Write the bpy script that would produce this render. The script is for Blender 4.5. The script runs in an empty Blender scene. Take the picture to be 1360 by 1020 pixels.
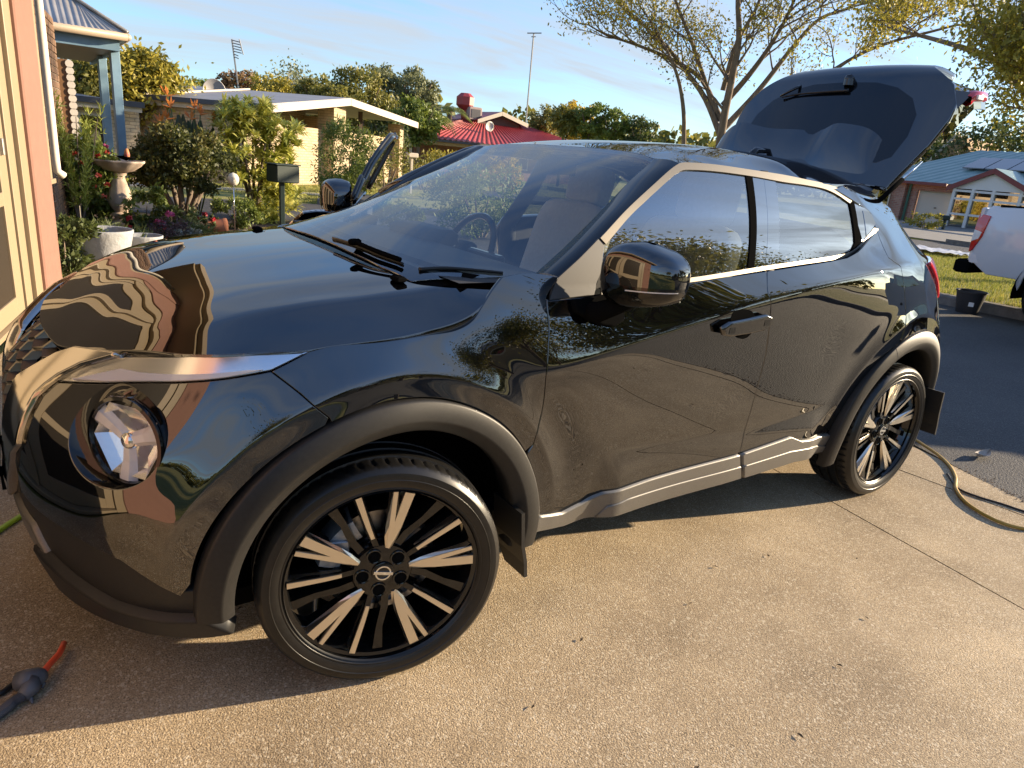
import bpy, math, random
import numpy as np
from mathutils import Vector, Matrix
from mathutils.geometry import delaunay_2d_cdt

# ------------------------------------------------------------------ camera, world, sun, exposure
SC = bpy.context.scene
COL = SC.collection
CAM_F, YAW, PITCH, ROLL = 924.08, 0.628593, 0.311763, 0.092028      # f in pixels of a 1360 wide frame
CAM_P = np.array([-0.667151, -2.334459, 1.40762])
_cy, _sy, _cp, _sp = math.cos(YAW), math.sin(YAW), math.cos(PITCH), math.sin(PITCH)
FWD = np.array([_sy*_cp, _cy*_cp, -_sp]); _r = np.array([_cy, -_sy, 0.]); _u = np.cross(_r, FWD)
RGT = math.cos(ROLL)*_r + math.sin(ROLL)*_u
UPV = -math.sin(ROLL)*_r + math.cos(ROLL)*_u
cd = bpy.data.cameras.new('camera'); cam = bpy.data.objects.new('camera', cd); COL.objects.link(cam)
cd.sensor_fit = 'HORIZONTAL'; cd.sensor_width = 36.0; cd.lens = CAM_F/1360*36.0
cd.clip_start = 0.05; cd.clip_end = 3000
cam.matrix_world = Matrix(((RGT[0], UPV[0], -FWD[0], CAM_P[0]), (RGT[1], UPV[1], -FWD[1], CAM_P[1]), (RGT[2], UPV[2], -FWD[2], CAM_P[2]), (0, 0, 0, 1)))
SC.camera = cam

SUN_DIR = np.array([0.93, -0.305, 0.0]); SUN_EL = math.radians(14.5)
SUN_DIR = SUN_DIR/np.linalg.norm(SUN_DIR)*math.cos(SUN_EL); SUN_DIR[2] = math.sin(SUN_EL)
W = bpy.data.worlds.new('World'); SC.world = W; W.use_nodes = True
nt = W.node_tree; nt.nodes.clear()
out = nt.nodes.new('ShaderNodeOutputWorld'); bg = nt.nodes.new('ShaderNodeBackground')
sky = nt.nodes.new('ShaderNodeTexSky'); sky.sky_type = 'NISHITA'; sky.sun_disc = False
sky.sun_elevation = SUN_EL; sky.sun_rotation = math.atan2(SUN_DIR[0], SUN_DIR[1])
sky.air_density = 1.0; sky.dust_density = 0.7; sky.ozone_density = 1.6
bg.inputs['Strength'].default_value = 0.085
# thin streaky cirrus, laid out on a flat cloud layer high above
tc = nt.nodes.new('ShaderNodeTexCoord'); sx = nt.nodes.new('ShaderNodeSeparateXYZ')
nt.links.new(tc.outputs['Generated'], sx.inputs[0])
zz = nt.nodes.new('ShaderNodeMath'); zz.operation = 'MAXIMUM'; zz.inputs[1].default_value = 0.0; nt.links.new(sx.outputs[2], zz.inputs[0])
za = nt.nodes.new('ShaderNodeMath'); za.operation = 'ADD'; za.inputs[1].default_value = 0.12; nt.links.new(zz.outputs[0], za.inputs[0])
dx = nt.nodes.new('ShaderNodeMath'); dx.operation = 'DIVIDE'; nt.links.new(sx.outputs[0], dx.inputs[0]); nt.links.new(za.outputs[0], dx.inputs[1])
dy = nt.nodes.new('ShaderNodeMath'); dy.operation = 'DIVIDE'; nt.links.new(sx.outputs[1], dy.inputs[0]); nt.links.new(za.outputs[0], dy.inputs[1])
cx = nt.nodes.new('ShaderNodeCombineXYZ'); nt.links.new(dx.outputs[0], cx.inputs[0]); nt.links.new(dy.outputs[0], cx.inputs[1])
mp = nt.nodes.new('ShaderNodeMapping'); mp.inputs['Rotation'].default_value = (0, 0, math.radians(25)); mp.inputs['Scale'].default_value = (0.35, 1.15, 1)
nt.links.new(cx.outputs[0], mp.inputs[0])
nz = nt.nodes.new('ShaderNodeTexNoise'); nz.inputs['Scale'].default_value = 1.6; nz.inputs['Detail'].default_value = 7; nz.inputs['Roughness'].default_value = 0.58; nz.inputs['Distortion'].default_value = 0.5
nt.links.new(mp.outputs[0], nz.inputs[0])
cr = nt.nodes.new('ShaderNodeValToRGB'); cr.color_ramp.elements[0].position = 0.38; cr.color_ramp.elements[1].position = 0.62
nt.links.new(nz.outputs[0], cr.inputs[0])
cm = nt.nodes.new('ShaderNodeMath'); cm.operation = 'MULTIPLY_ADD'; cm.inputs[1].default_value = 0.72; cm.inputs[2].default_value = 0.16; nt.links.new(cr.outputs[0], cm.inputs[0])
mx = nt.nodes.new('ShaderNodeMix'); mx.data_type = 'RGBA'
hz = nt.nodes.new('ShaderNodeMapRange'); hz.inputs[1].default_value = 0.0; hz.inputs[2].default_value = 0.10; nt.links.new(sx.outputs[2], hz.inputs[0])
ch = nt.nodes.new('ShaderNodeMath'); ch.operation = 'MULTIPLY'; nt.links.new(cm.outputs[0], ch.inputs[0]); nt.links.new(hz.outputs[0], ch.inputs[1])
tn = nt.nodes.new('ShaderNodeMix'); tn.data_type = 'RGBA'; tn.blend_type = 'MULTIPLY'; tn.inputs[0].default_value = 1.0; tn.inputs[7].default_value = (0.72, 0.95, 1.28, 1)
nt.links.new(sky.outputs[0], tn.inputs[6])
zn = nt.nodes.new('ShaderNodeMapRange'); zn.inputs[1].default_value = 0.30; zn.inputs[2].default_value = 0.75; zn.inputs[3].default_value = 1.0; zn.inputs[4].default_value = 0.30; nt.links.new(sx.outputs[2], zn.inputs[0])
ck_ = nt.nodes.new('ShaderNodeMath'); ck_.operation = 'MULTIPLY'; nt.links.new(ch.outputs[0], ck_.inputs[0]); nt.links.new(zn.outputs[0], ck_.inputs[1])
nt.links.new(ck_.outputs[0], mx.inputs[0]); nt.links.new(tn.outputs[2], mx.inputs[6])
mx.inputs[7].default_value = (2.5, 2.75, 3.05, 1)
nt.links.new(mx.outputs[2], bg.inputs['Color']); nt.links.new(bg.outputs[0], out.inputs['Surface'])
sl = bpy.data.lights.new('sun', 'SUN'); sun = bpy.data.objects.new('sun', sl); COL.objects.link(sun)
sl.energy = 4.6; sl.angle = math.radians(0.53); sl.color = (1.0, 0.80, 0.55)
sun.rotation_euler = Vector(-SUN_DIR).to_track_quat('-Z', 'Y').to_euler(); sun.location = (20, -8, 10)
vs = SC.view_settings; vs.view_transform = 'Standard'; vs.look = 'None'; vs.gamma = 1.0; vs.use_curve_mapping = False
vs.exposure = 1.6
SC.cycles.max_bounces = 8; SC.cycles.transparent_max_bounces = 12; SC.cycles.use_denoising = True

# ------------------------------------------------------------------ helpers
R = math.radians
rng = np.random.default_rng(7); random.seed(7)

def rays(px):
    px = np.atleast_2d(np.asarray(px, float))
    return (px[:, :1]-680)/CAM_F*RGT - (px[:, 1:2]-510)/CAM_F*UPV + FWD
def at(px, axis, val):
    "where the sight line of a point of the photograph meets the plane axis = val"
    d = rays(px); i = 'xyz'.index(axis); t = (val-CAM_P[i])/d[:, i]
    q = CAM_P+d*t[:, None]
    return q if len(q) > 1 else q[0]

class TPS:
    def __init__(s, pts, val, lam=0.0, sc=(1, 1)):
        s.sc = np.array(sc); P = np.asarray(pts, float)*s.sc; n = len(P)
        K = s.k(np.linalg.norm(P[:, None]-P[None], axis=2)) + lam*np.eye(n)
        Q = np.hstack([np.ones((n, 1)), P]); A = np.zeros((n+3, n+3)); A[:n, :n] = K; A[:n, n:] = Q; A[n:, :n] = Q.T
        b = np.zeros(n+3); b[:n] = val; w = np.linalg.solve(A, b); s.P, s.w, s.a = P, w[:n], w[n:]
    @staticmethod
    def k(r): return np.where(r > 1e-9, r*r*np.log(np.maximum(r, 1e-9)), 0)
    def __call__(s, q):
        q = np.asarray(q, float)*s.sc
        return s.k(np.linalg.norm(q[:, None]-s.P[None], axis=2))@s.w + s.a[0] + q@s.a[1:]

def softabs(t, w): return np.sqrt(t*t+w*w)-w

class Surf:
    "two-parameter surface with numeric normals"
    def __init__(s, f, sign=1): s.f, s.sign = f, sign
    def __call__(s, ab): return s.f(np.atleast_2d(ab))
    def nrm(s, ab, e=2e-3):
        ab = np.atleast_2d(ab); ex = np.array([e, 0]); ey = np.array([0, e])
        n = np.cross(s.f(ab+ex)-s.f(ab-ex), s.f(ab+ey)-s.f(ab-ey)); n /= np.linalg.norm(n, axis=1)[:, None]+1e-12
        return n*s.sign

MATS = {}
def new_mesh(name, V, F, mat, parent=None, smooth=True, normals=None):
    me = bpy.data.meshes.new(name); me.from_pydata([tuple(v) for v in V], [], [tuple(f) for f in F])
    me.validate(); me.update()
    if smooth is True: me.polygons.foreach_set('use_smooth', np.ones(len(me.polygons), bool))
    if mat is not None: me.materials.append(mat)
    if normals is not None: me.normals_split_custom_set_from_vertices([tuple(n) for n in normals])
    o = bpy.data.objects.new(name, me); COL.objects.link(o)
    if parent is not None: o.parent = parent
    return o
def fast_mesh(name, V, F, mat, parent=None, smooth=True, attr=None):
    "all faces of the same size, from numpy arrays"
    V = np.ascontiguousarray(V, np.float32); F = np.ascontiguousarray(F, np.int32); k = F.shape[1]
    me = bpy.data.meshes.new(name); me.vertices.add(len(V)); me.vertices.foreach_set('co', V.ravel())
    me.loops.add(F.size); me.loops.foreach_set('vertex_index', F.ravel())
    me.polygons.add(len(F)); me.polygons.foreach_set('loop_start', np.arange(0, F.size, k, dtype=np.int32)); me.polygons.foreach_set('loop_total', np.full(len(F), k, np.int32))
    me.update(calc_edges=True)
    if smooth: me.polygons.foreach_set('use_smooth', np.ones(len(F), bool))
    if mat is not None: me.materials.append(mat)
    if attr is not None:
        a = me.attributes.new('tint', 'FLOAT', 'FACE'); a.data.foreach_set('value', np.ascontiguousarray(attr, np.float32))
    o = bpy.data.objects.new(name, me); COL.objects.link(o)
    if parent is not None: o.parent = parent
    return o
def empty(name, loc=(0, 0, 0), rz=0.0, parent=None):
    o = bpy.data.objects.new(name, None); COL.objects.link(o); o.location = loc; o.rotation_euler = (0, 0, rz); o.empty_display_size = 0.1
    if parent is not None: o.parent = parent
    return o
def tag(o, label=None, cat=None, group=None, kind=None):
    if label: o['label'] = label
    if cat: o['category'] = cat
    if group: o['group'] = group
    if kind: o['kind'] = kind
    return o
def copy_tree(o, parent=None):
    c = o.copy(); COL.objects.link(c); c.parent = parent
    for ch in list(o.children): copy_tree(ch, c)
    return c

class MB:
    def __init__(s): s.V, s.F = [], []
    def add(s, V, F):
        n = len(s.V); s.V += [tuple(map(float, v)) for v in V]; s.F += [tuple(int(i)+n for i in f) for f in F]; return s
    def box(s, c, sz, rz=0.0, bev=0.0, M=None):
        hx, hy, hz = sz[0]/2, sz[1]/2, sz[2]/2
        if bev <= 0:
            V = [(x, y, z) for z in (-hz, hz) for x, y in ((-hx, -hy), (hx, -hy), (hx, hy), (-hx, hy))]
            F = [(0, 3, 2, 1), (4, 5, 6, 7), (0, 1, 5, 4), (1, 2, 6, 5), (2, 3, 7, 6), (3, 0, 4, 7)]
        else:
            b = min(bev, hx*.49, hy*.49, hz*.49); V = []; F = []
            def ring(ix, iy, z): return [(-hx+ix, -hy+iy+b, z), (-hx+ix+b, -hy+iy, z), (hx-ix-b, -hy+iy, z), (hx-ix, -hy+iy+b, z), (hx-ix, hy-iy-b, z), (hx-ix-b, hy-iy, z), (-hx+ix+b, hy-iy, z), (-hx+ix, hy-iy-b, z)]
            for (i, z) in ((b, -hz), (0, -hz+b), (0, hz-b), (b, hz)): V += ring(i, i, z)
            for k in range(3):
                for j in range(8): F.append((k*8+j, k*8+(j+1) % 8, (k+1)*8+(j+1) % 8, (k+1)*8+j))
            F.append(tuple(range(7, -1, -1))); F.append(tuple(range(24, 32)))
        V = np.array(V)
        if rz: cz, sz_ = math.cos(rz), math.sin(rz); V = V@np.array([[cz, sz_, 0], [-sz_, cz, 0], [0, 0, 1]])
        if M is not None: V = V@np.array(M).T
        return s.add(V+np.array(c), F)
    def tube(s, P, r, n=8, cap=True):
        P = np.asarray(P, float); m = len(P); r = np.broadcast_to(np.asarray(r, float), (m,))
        T = np.gradient(P, axis=0); T /= np.linalg.norm(T, axis=1)[:, None]+1e-12
        a = np.array([0, 0, 1.]) if abs(T[0][2]) < .9 else np.array([1., 0, 0]); V = []
        u = np.cross(T[0], a); u /= np.linalg.norm(u)
        for i in range(m):
            u = u-T[i]*(u@T[i]); u /= np.linalg.norm(u)+1e-12; w = np.cross(T[i], u)
            for k in range(n):
                t = 2*math.pi*k/n; V.append(P[i]+r[i]*(math.cos(t)*u+math.sin(t)*w))
        F = [(i*n+k, i*n+(k+1) % n, (i+1)*n+(k+1) % n, (i+1)*n+k) for i in range(m-1) for k in range(n)]
        if cap: F += [tuple(range(n-1, -1, -1)), tuple(range((m-1)*n, m*n))]
        return s.add(V, F)
    def lathe(s, prof, n=24, c=(0, 0, 0), axis='z', rad=None):
        V = []
        for (r, h) in prof:
            for k in range(n):
                t = 2*math.pi*k/n; rr = r*(rad(t, h) if rad else 1)
                p = (rr*math.cos(t), rr*math.sin(t), h)
                if axis == 'y': p = (p[0], -h, p[1])
                if axis == 'x': p = (h, p[0], p[1])
                V.append((p[0]+c[0], p[1]+c[1], p[2]+c[2]))
        m = len(prof)
        F = [(i*n+k, i*n+(k+1) % n, (i+1)*n+(k+1) % n, (i+1)*n+k) for i in range(m-1) for k in range(n)]
        return s.add(V, F)
    def prism(s, poly, h0, h1, axis='z'):
        n = len(poly); f = {'z': lambda a, b, h: (a, b, h), 'y': lambda a, b, h: (a, h, b), 'x': lambda a, b, h: (h, a, b)}[axis]
        V = [f(a, b, h0) for a, b in poly]+[f(a, b, h1) for a, b in poly]
        F = [tuple(range(n-1, -1, -1)), tuple(range(n, 2*n))]+[(i, (i+1) % n, n+(i+1) % n, n+i) for i in range(n)]
        return s.add(V, F)
    def grid(s, G, closed=False):
        G = np.asarray(G); a, b = G.shape[:2]
        F = [(i*b+j, i*b+(j+1) % b, (i+1)*b+(j+1) % b, (i+1)*b+j) for i in range(a-1) for j in range(b if closed else b-1)]
        return s.add(G.reshape(-1, 3), F)
    def build(s, name, mat, parent=None, smooth=False, angle=None):
        o = new_mesh(name, s.V, s.F, mat, parent, smooth=(smooth or angle is not None))
        if angle is not None:
            me = o.data; me.update()
            en = {}
            pn = [p.normal.copy() for p in me.polygons]
            for p in me.polygons:
                for ek in p.edge_keys: en.setdefault(ek, []).append(p.index)
            sharp = np.zeros(len(me.edges), bool); c = math.cos(R(angle))
            for e in me.edges:
                f = en.get(tuple(sorted(e.vertices)), [])
                if len(f) == 2 and pn[f[0]].dot(pn[f[1]]) < c: sharp[e.index] = True
            at_ = me.attributes.new('sharp_edge', 'BOOLEAN', 'EDGE'); at_.data.foreach_set('value', sharp)
        return o

def resample(P, step, closed=False):
    P = np.asarray(P, float)
    Q = np.vstack([P, P[:1]]) if closed else P
    L = np.linalg.norm(np.diff(Q, axis=0), axis=1); o = []
    for i in range(len(L)):
        k = max(1, int(round(L[i]/step)))
        for j in range(k): o.append(Q[i]+(Q[i+1]-Q[i])*j/k)
    if not closed: o.append(Q[-1])
    return np.array(o)
def smooth_line(P, n=40):
    "Catmull-Rom through points"
    P = np.asarray(P, float); m = len(P)
    d = np.r_[0, np.cumsum(np.linalg.norm(np.diff(P, axis=0), axis=1)**.5+1e-9)]
    T = np.zeros_like(P)
    for i in range(m):
        if i == 0: T[i] = (P[1]-P[0])/(d[1]-d[0])
        elif i == m-1: T[i] = (P[-1]-P[-2])/(d[-1]-d[-2])
        else:
            a = (P[i]-P[i-1])/(d[i]-d[i-1]); b = (P[i+1]-P[i])/(d[i+1]-d[i]); w = (d[i]-d[i-1])/(d[i+1]-d[i-1]); T[i] = a*(1-w)+b*w
    t = np.linspace(0, d[-1], n); i = np.clip(np.searchsorted(d, t, 'right')-1, 0, m-2); h = (d[i+1]-d[i]); s = ((t-d[i])/h)[:, None]; h = h[:, None]
    return (2*s**3-3*s**2+1)*P[i]+(s**3-2*s**2+s)*h*T[i]+(-2*s**3+3*s**2)*P[i+1]+(s**3-s**2)*h*T[i+1]
def area2(P): return 0.5*np.sum(P[:, 0]*np.roll(P[:, 1], -1)-np.roll(P[:, 0], -1)*P[:, 1])
def offset(P, d):
    "closed outline moved inwards by d"
    P = np.asarray(P, float); a = np.sign(area2(P)); E = np.roll(P, -1, 0)-P; E /= np.linalg.norm(E, axis=1)[:, None]+1e-12
    N = np.stack([-E[:, 1], E[:, 0]], 1)*a; M = N+np.roll(N, 1, 0); M /= np.maximum((M*N).sum(1), .6)[:, None]
    return P+M*d
def inside(Q, P):
    x, y = Q[:, 0], Q[:, 1]; c = np.zeros(len(Q), bool); n = len(P)
    for i in range(n):
        x1, y1 = P[i]; x2, y2 = P[(i+1) % n]
        m = ((y1 > y) != (y2 > y))
        if m.any():
            xx = (x2-x1)*(y[m]-y1)/(y2-y1+1e-15)+x1; c[np.where(m)[0]] ^= (x[m] < xx)
    return c
def seg_dist(Q, P):
    d = np.full(len(Q), 1e9); A = P; B = np.roll(P, -1, 0)
    for a, b in zip(A, B):
        ab = b-a; t = np.clip(((Q-a)@ab)/(ab@ab+1e-15), 0, 1); d = np.minimum(d, np.linalg.norm(Q-a-t[:, None]*ab, axis=1))
    return d
def panel(name, S, outline, mat, parent=None, gap=0.003, depth=0.02, step=0.016, lift=0.0, edge=0.0015, holes=(), mirror=False, feats=()):
    "a curved sheet cut to an outline on surface S with rolled edges going back into the body"
    O = offset(resample(outline, step, True), gap); rings = [O]+[resample(h, step, True) for h in holes]
    lo, hi = O.min(0), O.max(0)
    gx, gy = np.meshgrid(np.arange(lo[0], hi[0], step), np.arange(lo[1], hi[1], step)); gx[1::2] += step/2
    G = np.stack([gx.ravel(), gy.ravel()], 1); k = inside(G, O)
    for h in rings[1:]: k &= ~inside(G, h)
    G = G[k]
    X = np.vstack([np.asarray(f) for f in feats]) if len(feats) else np.zeros((0, 2))
    if len(X):
        k = inside(X, O)
        for h in rings[1:]: k &= ~inside(X, h)
        X = X[k]
        if len(X): G = G[np.array([np.min((X[:, 0]-q[0])**2+(X[:, 1]-q[1])**2) for q in G]) > (step*.5)**2]
    for r_ in rings:
        G = G[seg_dist(G, r_) > step*.55]
        if len(X): X = X[seg_dist(X, r_) > step*.3]
    G = np.vstack([G, X])
    pts = np.vstack(rings+[G]); ed = []; b = 0
    for r_ in rings:
        n = len(r_); ed += [(b+i, b+(i+1) % n) for i in range(n)]; b += n
    vo, _, fo, _, _, _ = delaunay_2d_cdt([Vector(q) for q in pts], ed, [], 0, 1e-7)
    V2 = np.array([tuple(v) for v in vo]); F = np.array([f for f in fo if len(f) == 3])
    C = V2[F].mean(1); k = inside(C, O)
    for h in rings[1:]: k &= ~inside(C, h)
    F = F[k]
    P3 = S(V2); N = S.nrm(V2); P3 = P3+N*lift
    fn = np.cross(P3[F[:, 1]]-P3[F[:, 0]], P3[F[:, 2]]-P3[F[:, 0]])
    fl = (fn*N[F[:, 0]]).sum(1) < 0; F[fl] = F[fl][:, ::-1]
    V = list(P3); NN = list(N); FF = [tuple(f) for f in F]
    for ri, r_ in enumerate(rings):
        o_ = -1 if ri == 0 else 1
        oo = offset(r_, o_*edge); p0 = S(r_); n0 = S.nrm(r_); p1 = S(oo)
        t = p1-p0; t /= np.linalg.norm(t, axis=1)[:, None]+1e-9
        p0 = p0+n0*lift; q1 = p1+n0*(lift-edge); q2 = q1-n0*depth
        m = len(r_); b = len(V)
        for P_, N_ in ((p0, n0), (q1, (n0+t*1.2)/np.linalg.norm(n0+t*1.2, axis=1)[:, None]), (q2, t)):
            V += list(P_); NN += list(N_)
        a_ = np.sign(area2(r_))*(1 if ri == 0 else -1)
        for i in range(m):
            j = (i+1) % m
            for L in (0, 1):
                f = (b+L*m+i, b+(L+1)*m+i, b+(L+1)*m+j, b+L*m+j)
                va, vb, vc = (np.array(V[q]) for q in f[:3])
                if np.cross(vb-va, vc-va)@(np.array(NN[f[0]])+np.array(NN[f[1]])+t[i]) < 0: f = f[::-1]
                FF.append(f)
    V = np.array(V); NN = np.array(NN)
    if mirror:
        V = V*[1, -1, 1]; NN = NN*[1, -1, 1]; FF = [f[::-1] for f in FF]
    return new_mesh(name, V, FF, mat, parent, True, NN)
def ruled(A, B, bulge=0.0, n=8, out=None):
    "grid between two polylines with a bulge along out"
    A, B = np.asarray(A), np.asarray(B); t = np.linspace(0, 1, n)[:, None, None]
    G = A[None]*(1-t)+B[None]*t
    if bulge:
        d = np.array(out, float) if out is not None else None
        G = G+(4*t*(1-t))*bulge*d
    return G
def thick(G, th, d):
    "closed shell from a grid: the sheet plus a copy moved by th along d"
    G = np.asarray(G); a, b = G.shape[:2]; H = G+np.asarray(d)*th
    m = MB(); m.grid(G); m.grid(H)
    n = a*b; ring = [(i, 0) for i in range(a)]+[(a-1, j) for j in range(1, b)]+[(i, b-1) for i in range(a-2, -1, -1)]+[(0, j) for j in range(b-2, 0, -1)]
    idx = [i*b+j for i, j in ring]
    m.F += [(idx[k], idx[(k+1) % len(idx)], n+idx[(k+1) % len(idx)], n+idx[k]) for k in range(len(idx))]
    return m

# ------------------------------------------------------------------ materials
def mat(name, col, rough=.5, metal=0.0, **kw):
    m = bpy.data.materials.new(name); m.use_nodes = True; b = m.node_tree.nodes['Principled BSDF']
    b.inputs['Base Color'].default_value = (*col, 1); b.inputs['Roughness'].default_value = rough; b.inputs['Metallic'].default_value = metal
    for k, v in kw.items(): b.inputs[k.replace('_', ' ')].default_value = v
    return m
def varied(name, cols, scale=8.0, detail=5, rough=.8, bump=0.0, bscale=None, stretch=(1, 1, 1), space='Object', pos=(.3, .7), metal=0.0, tint=False, spec=0.5, dist=0.01):
    m = mat(name, cols[0], rough, metal); t = m.node_tree; b = t.nodes['Principled BSDF']; b.inputs['Specular IOR Level'].default_value = spec
    c = t.nodes.new('ShaderNodeTexCoord'); mp_ = t.nodes.new('ShaderNodeMapping'); mp_.inputs['Scale'].default_value = stretch
    t.links.new(c.outputs[space], mp_.inputs[0])
    n = t.nodes.new('ShaderNodeTexNoise'); n.inputs['Scale'].default_value = scale; n.inputs['Detail'].default_value = detail; n.inputs['Roughness'].default_value = .6
    t.links.new(mp_.outputs[0], n.inputs[0]); r = t.nodes.new('ShaderNodeValToRGB')
    r.color_ramp.elements[0].position = pos[0]; r.color_ramp.elements[1].position = pos[1]
    r.color_ramp.elements[0].color = (*cols[0], 1); r.color_ramp.elements[1].color = (*cols[-1], 1)
    for i, cc in enumerate(cols[1:-1]):
        e = r.color_ramp.elements.new(pos[0]+(pos[1]-pos[0])*(i+1)/(len(cols)-1)); e.color = (*cc, 1)
    src = n.outputs[0]
    if tint:
        a = t.nodes.new('ShaderNodeAttribute'); a.attribute_name = 'tint'; a.attribute_type = 'GEOMETRY'; src = a.outputs['Fac']
    t.links.new(src, r.inputs[0]); t.links.new(r.outputs[0], b.inputs['Base Color'])
    if bump:
        bn = t.nodes.new('ShaderNodeTexNoise'); bn.inputs['Scale'].default_value = bscale or scale*4; bn.inputs['Detail'].default_value = 4
        t.links.new(mp_.outputs[0], bn.inputs[0]); bp = t.nodes.new('ShaderNodeBump'); bp.inputs['Strength'].default_value = bump; bp.inputs['Distance'].default_value = dist
        t.links.new(bn.outputs[0], bp.inputs['Height']); t.links.new(bp.outputs[0], b.inputs['Normal'])
    return m
def two_sided(t, f, ior):
    "the same reflectance from either side of a sheet"
    g = t.nodes.new('ShaderNodeNewGeometry'); mr = t.nodes.new('ShaderNodeMapRange'); mr.inputs[3].default_value = ior; mr.inputs[4].default_value = 1/ior
    t.links.new(g.outputs['Backfacing'], mr.inputs[0]); t.links.new(mr.outputs[0], f.inputs[0])
def glass_mat(name, tint, ior=1.6, rough=0.0):
    "thin pane: tinted see-through with mirror reflection by Fresnel"
    m = bpy.data.materials.new(name); m.use_nodes = True; t = m.node_tree; t.nodes.clear()
    o = t.nodes.new('ShaderNodeOutputMaterial'); x = t.nodes.new('ShaderNodeMixShader'); f = t.nodes.new('ShaderNodeFresnel'); two_sided(t, f, ior)
    a = t.nodes.new('ShaderNodeBsdfTransparent'); a.inputs[0].default_value = (*tint, 1); g = t.nodes.new('ShaderNodeBsdfGlossy'); g.inputs['Roughness'].default_value = rough
    t.links.new(f.outputs[0], x.inputs[0]); t.links.new(a.outputs[0], x.inputs[1]); t.links.new(g.outputs[0], x.inputs[2]); t.links.new(x.outputs[0], o.inputs[0])
    return m
def leaf_mat(name, cols, rough=.55, trans=0.35):
    "leaf colour ramp by per-face tint, with light passing through"
    m = varied(name, cols, rough=rough, tint=True, pos=(0, 1)); t = m.node_tree; b = t.nodes['Principled BSDF']; o = t.nodes['Material Output']
    tr = t.nodes.new('ShaderNodeBsdfTranslucent'); x = t.nodes.new('ShaderNodeMixShader'); x.inputs[0].default_value = trans
    src = b.inputs['Base Color'].links[0].from_socket; t.links.new(src, tr.inputs[0])
    t.links.new(b.outputs[0], x.inputs[1]); t.links.new(tr.outputs[0], x.inputs[2]); t.links.new(x.outputs[0], o.inputs[0])
    return m
M = MATS
def lacquer(name, col, ior, rough=.003):
    m = bpy.data.materials.new(name); m.use_nodes = True; t = m.node_tree; t.nodes.clear()
    o = t.nodes.new('ShaderNodeOutputMaterial'); x = t.nodes.new('ShaderNodeMixShader'); f = t.nodes.new('ShaderNodeFresnel'); two_sided(t, f, ior)
    a = t.nodes.new('ShaderNodeBsdfDiffuse'); a.inputs[0].default_value = (*col, 1); g = t.nodes.new('ShaderNodeBsdfGlossy'); g.inputs['Roughness'].default_value = rough
    t.links.new(f.outputs[0], x.inputs[0]); t.links.new(a.outputs[0], x.inputs[1]); t.links.new(g.outputs[0], x.inputs[2]); t.links.new(x.outputs[0], o.inputs[0])
    return m
M['paint'] = lacquer('black_paint', (.002, .002, .0025), 2.4)
M['gloss_black'] = mat('gloss_black_plastic', (.004, .004, .004), .06, IOR=1.6)
M['clad'] = varied('textured_black_cladding', [(.014, .0135, .013), (.020, .019, .018)], 90, rough=.48, bump=.25, bscale=900, dist=.0006, spec=.35)
M['rubber'] = varied('tyre_rubber', [(.005, .005, .005), (.011, .0105, .010)], 40, rough=.33, bump=.1, bscale=300, dist=.0008)
M['soft_black'] = mat('matt_black_plastic', (.006, .006, .006), .7, Specular_IOR_Level=.0)
M['trim_metal'] = mat('satin_window_trim', (.13, .12, .105), .45, 1.0)
M['machined'] = mat('machined_aluminium', (.80, .74, .64), .28, 1.0)
M['chrome'] = mat('chrome', (.8, .8, .8), .06, 1.0)
M['steel'] = varied('brake_steel', [(.35, .34, .33), (.5, .48, .46)], 30, rough=.35, metal=1.0)
M['caliper'] = varied('cast_alloy', [(.25, .27, .30), (.42, .43, .45)], 40, rough=.45, metal=.7)
M['windscreen'] = glass_mat('windscreen_glass', (.62, .70, .70), 2.9)
M['side_glass'] = glass_mat('side_window_glass', (.34, .37, .37), 3.8)
M['lens'] = glass_mat('clear_lens', (.95, .95, .95), 1.5)
M['red_lens'] = mat('red_tail_lens', (.55, .012, .015), .08, Coat_Weight=1.0)
M['white_lens'] = mat('frosted_lens', (.75, .72, .70), .15)
M['interior'] = varied('dark_trim', [(.010, .011, .013), (.018, .019, .021)], 30, rough=.7)
M['seat_light'] = varied('pale_seat_fabric', [(.66, .64, .57), (.76, .74, .67)], 60, rough=.8)
M['silver_trim'] = varied('silver_sill_plastic', [(.15, .145, .135), (.20, .19, .175)], 300, rough=.42, metal=.55, bump=.2, bscale=1500, dist=.0004)
M['dark_trim'] = mat('dark_door_sail', (.035, .034, .034), .5)
# ------------------------------------------------------------------ the car: surfaces
AX, BX, R0 = 0.10, 2.70, 0.9
def to_udz(P):
    P = np.atleast_2d(P); x, y, z = P[:, 0], P[:, 1], P[:, 2]
    u = x-AX; d = -y.copy()
    f = x < AX; d[f] = np.hypot(AX-x[f], y[f]); u[f] = -np.arctan2(AX-x[f], -y[f])*R0
    r = x > BX; d[r] = np.hypot(x[r]-BX, y[r]); u[r] = (BX-AX)+np.arctan2(x[r]-BX, -y[r])*R0
    return u, d, z
def from_udz(u, d, z):
    x = u+AX; y = -d.copy()
    f = u < 0; th = -u[f]/R0; x[f] = AX-d[f]*np.sin(th); y[f] = -d[f]*np.cos(th)
    r = u > BX-AX; th = (u[r]-(BX-AX))/R0; x[r] = BX+d[r]*np.sin(th); y[r] = -d[r]*np.cos(th)
    return np.stack([x, y, z], 1)
FA, RA = (0.065, 0.335), (2.64, 0.335)              # wheel arch centres (x, z)
CRX = np.array([-.2, .30, .55, .94, 1.36, 1.70, 1.98, 2.22, 2.50, 2.9, 3.4])
CRZ = np.array([.84, .84, .862, .931, 1.006, 1.055, 1.088, 1.112, 1.120, 1.112, 1.10])
CRA = np.array([0, .0, .12, .17, .25, .30, .32, .30, .22, .12, .0])
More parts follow.
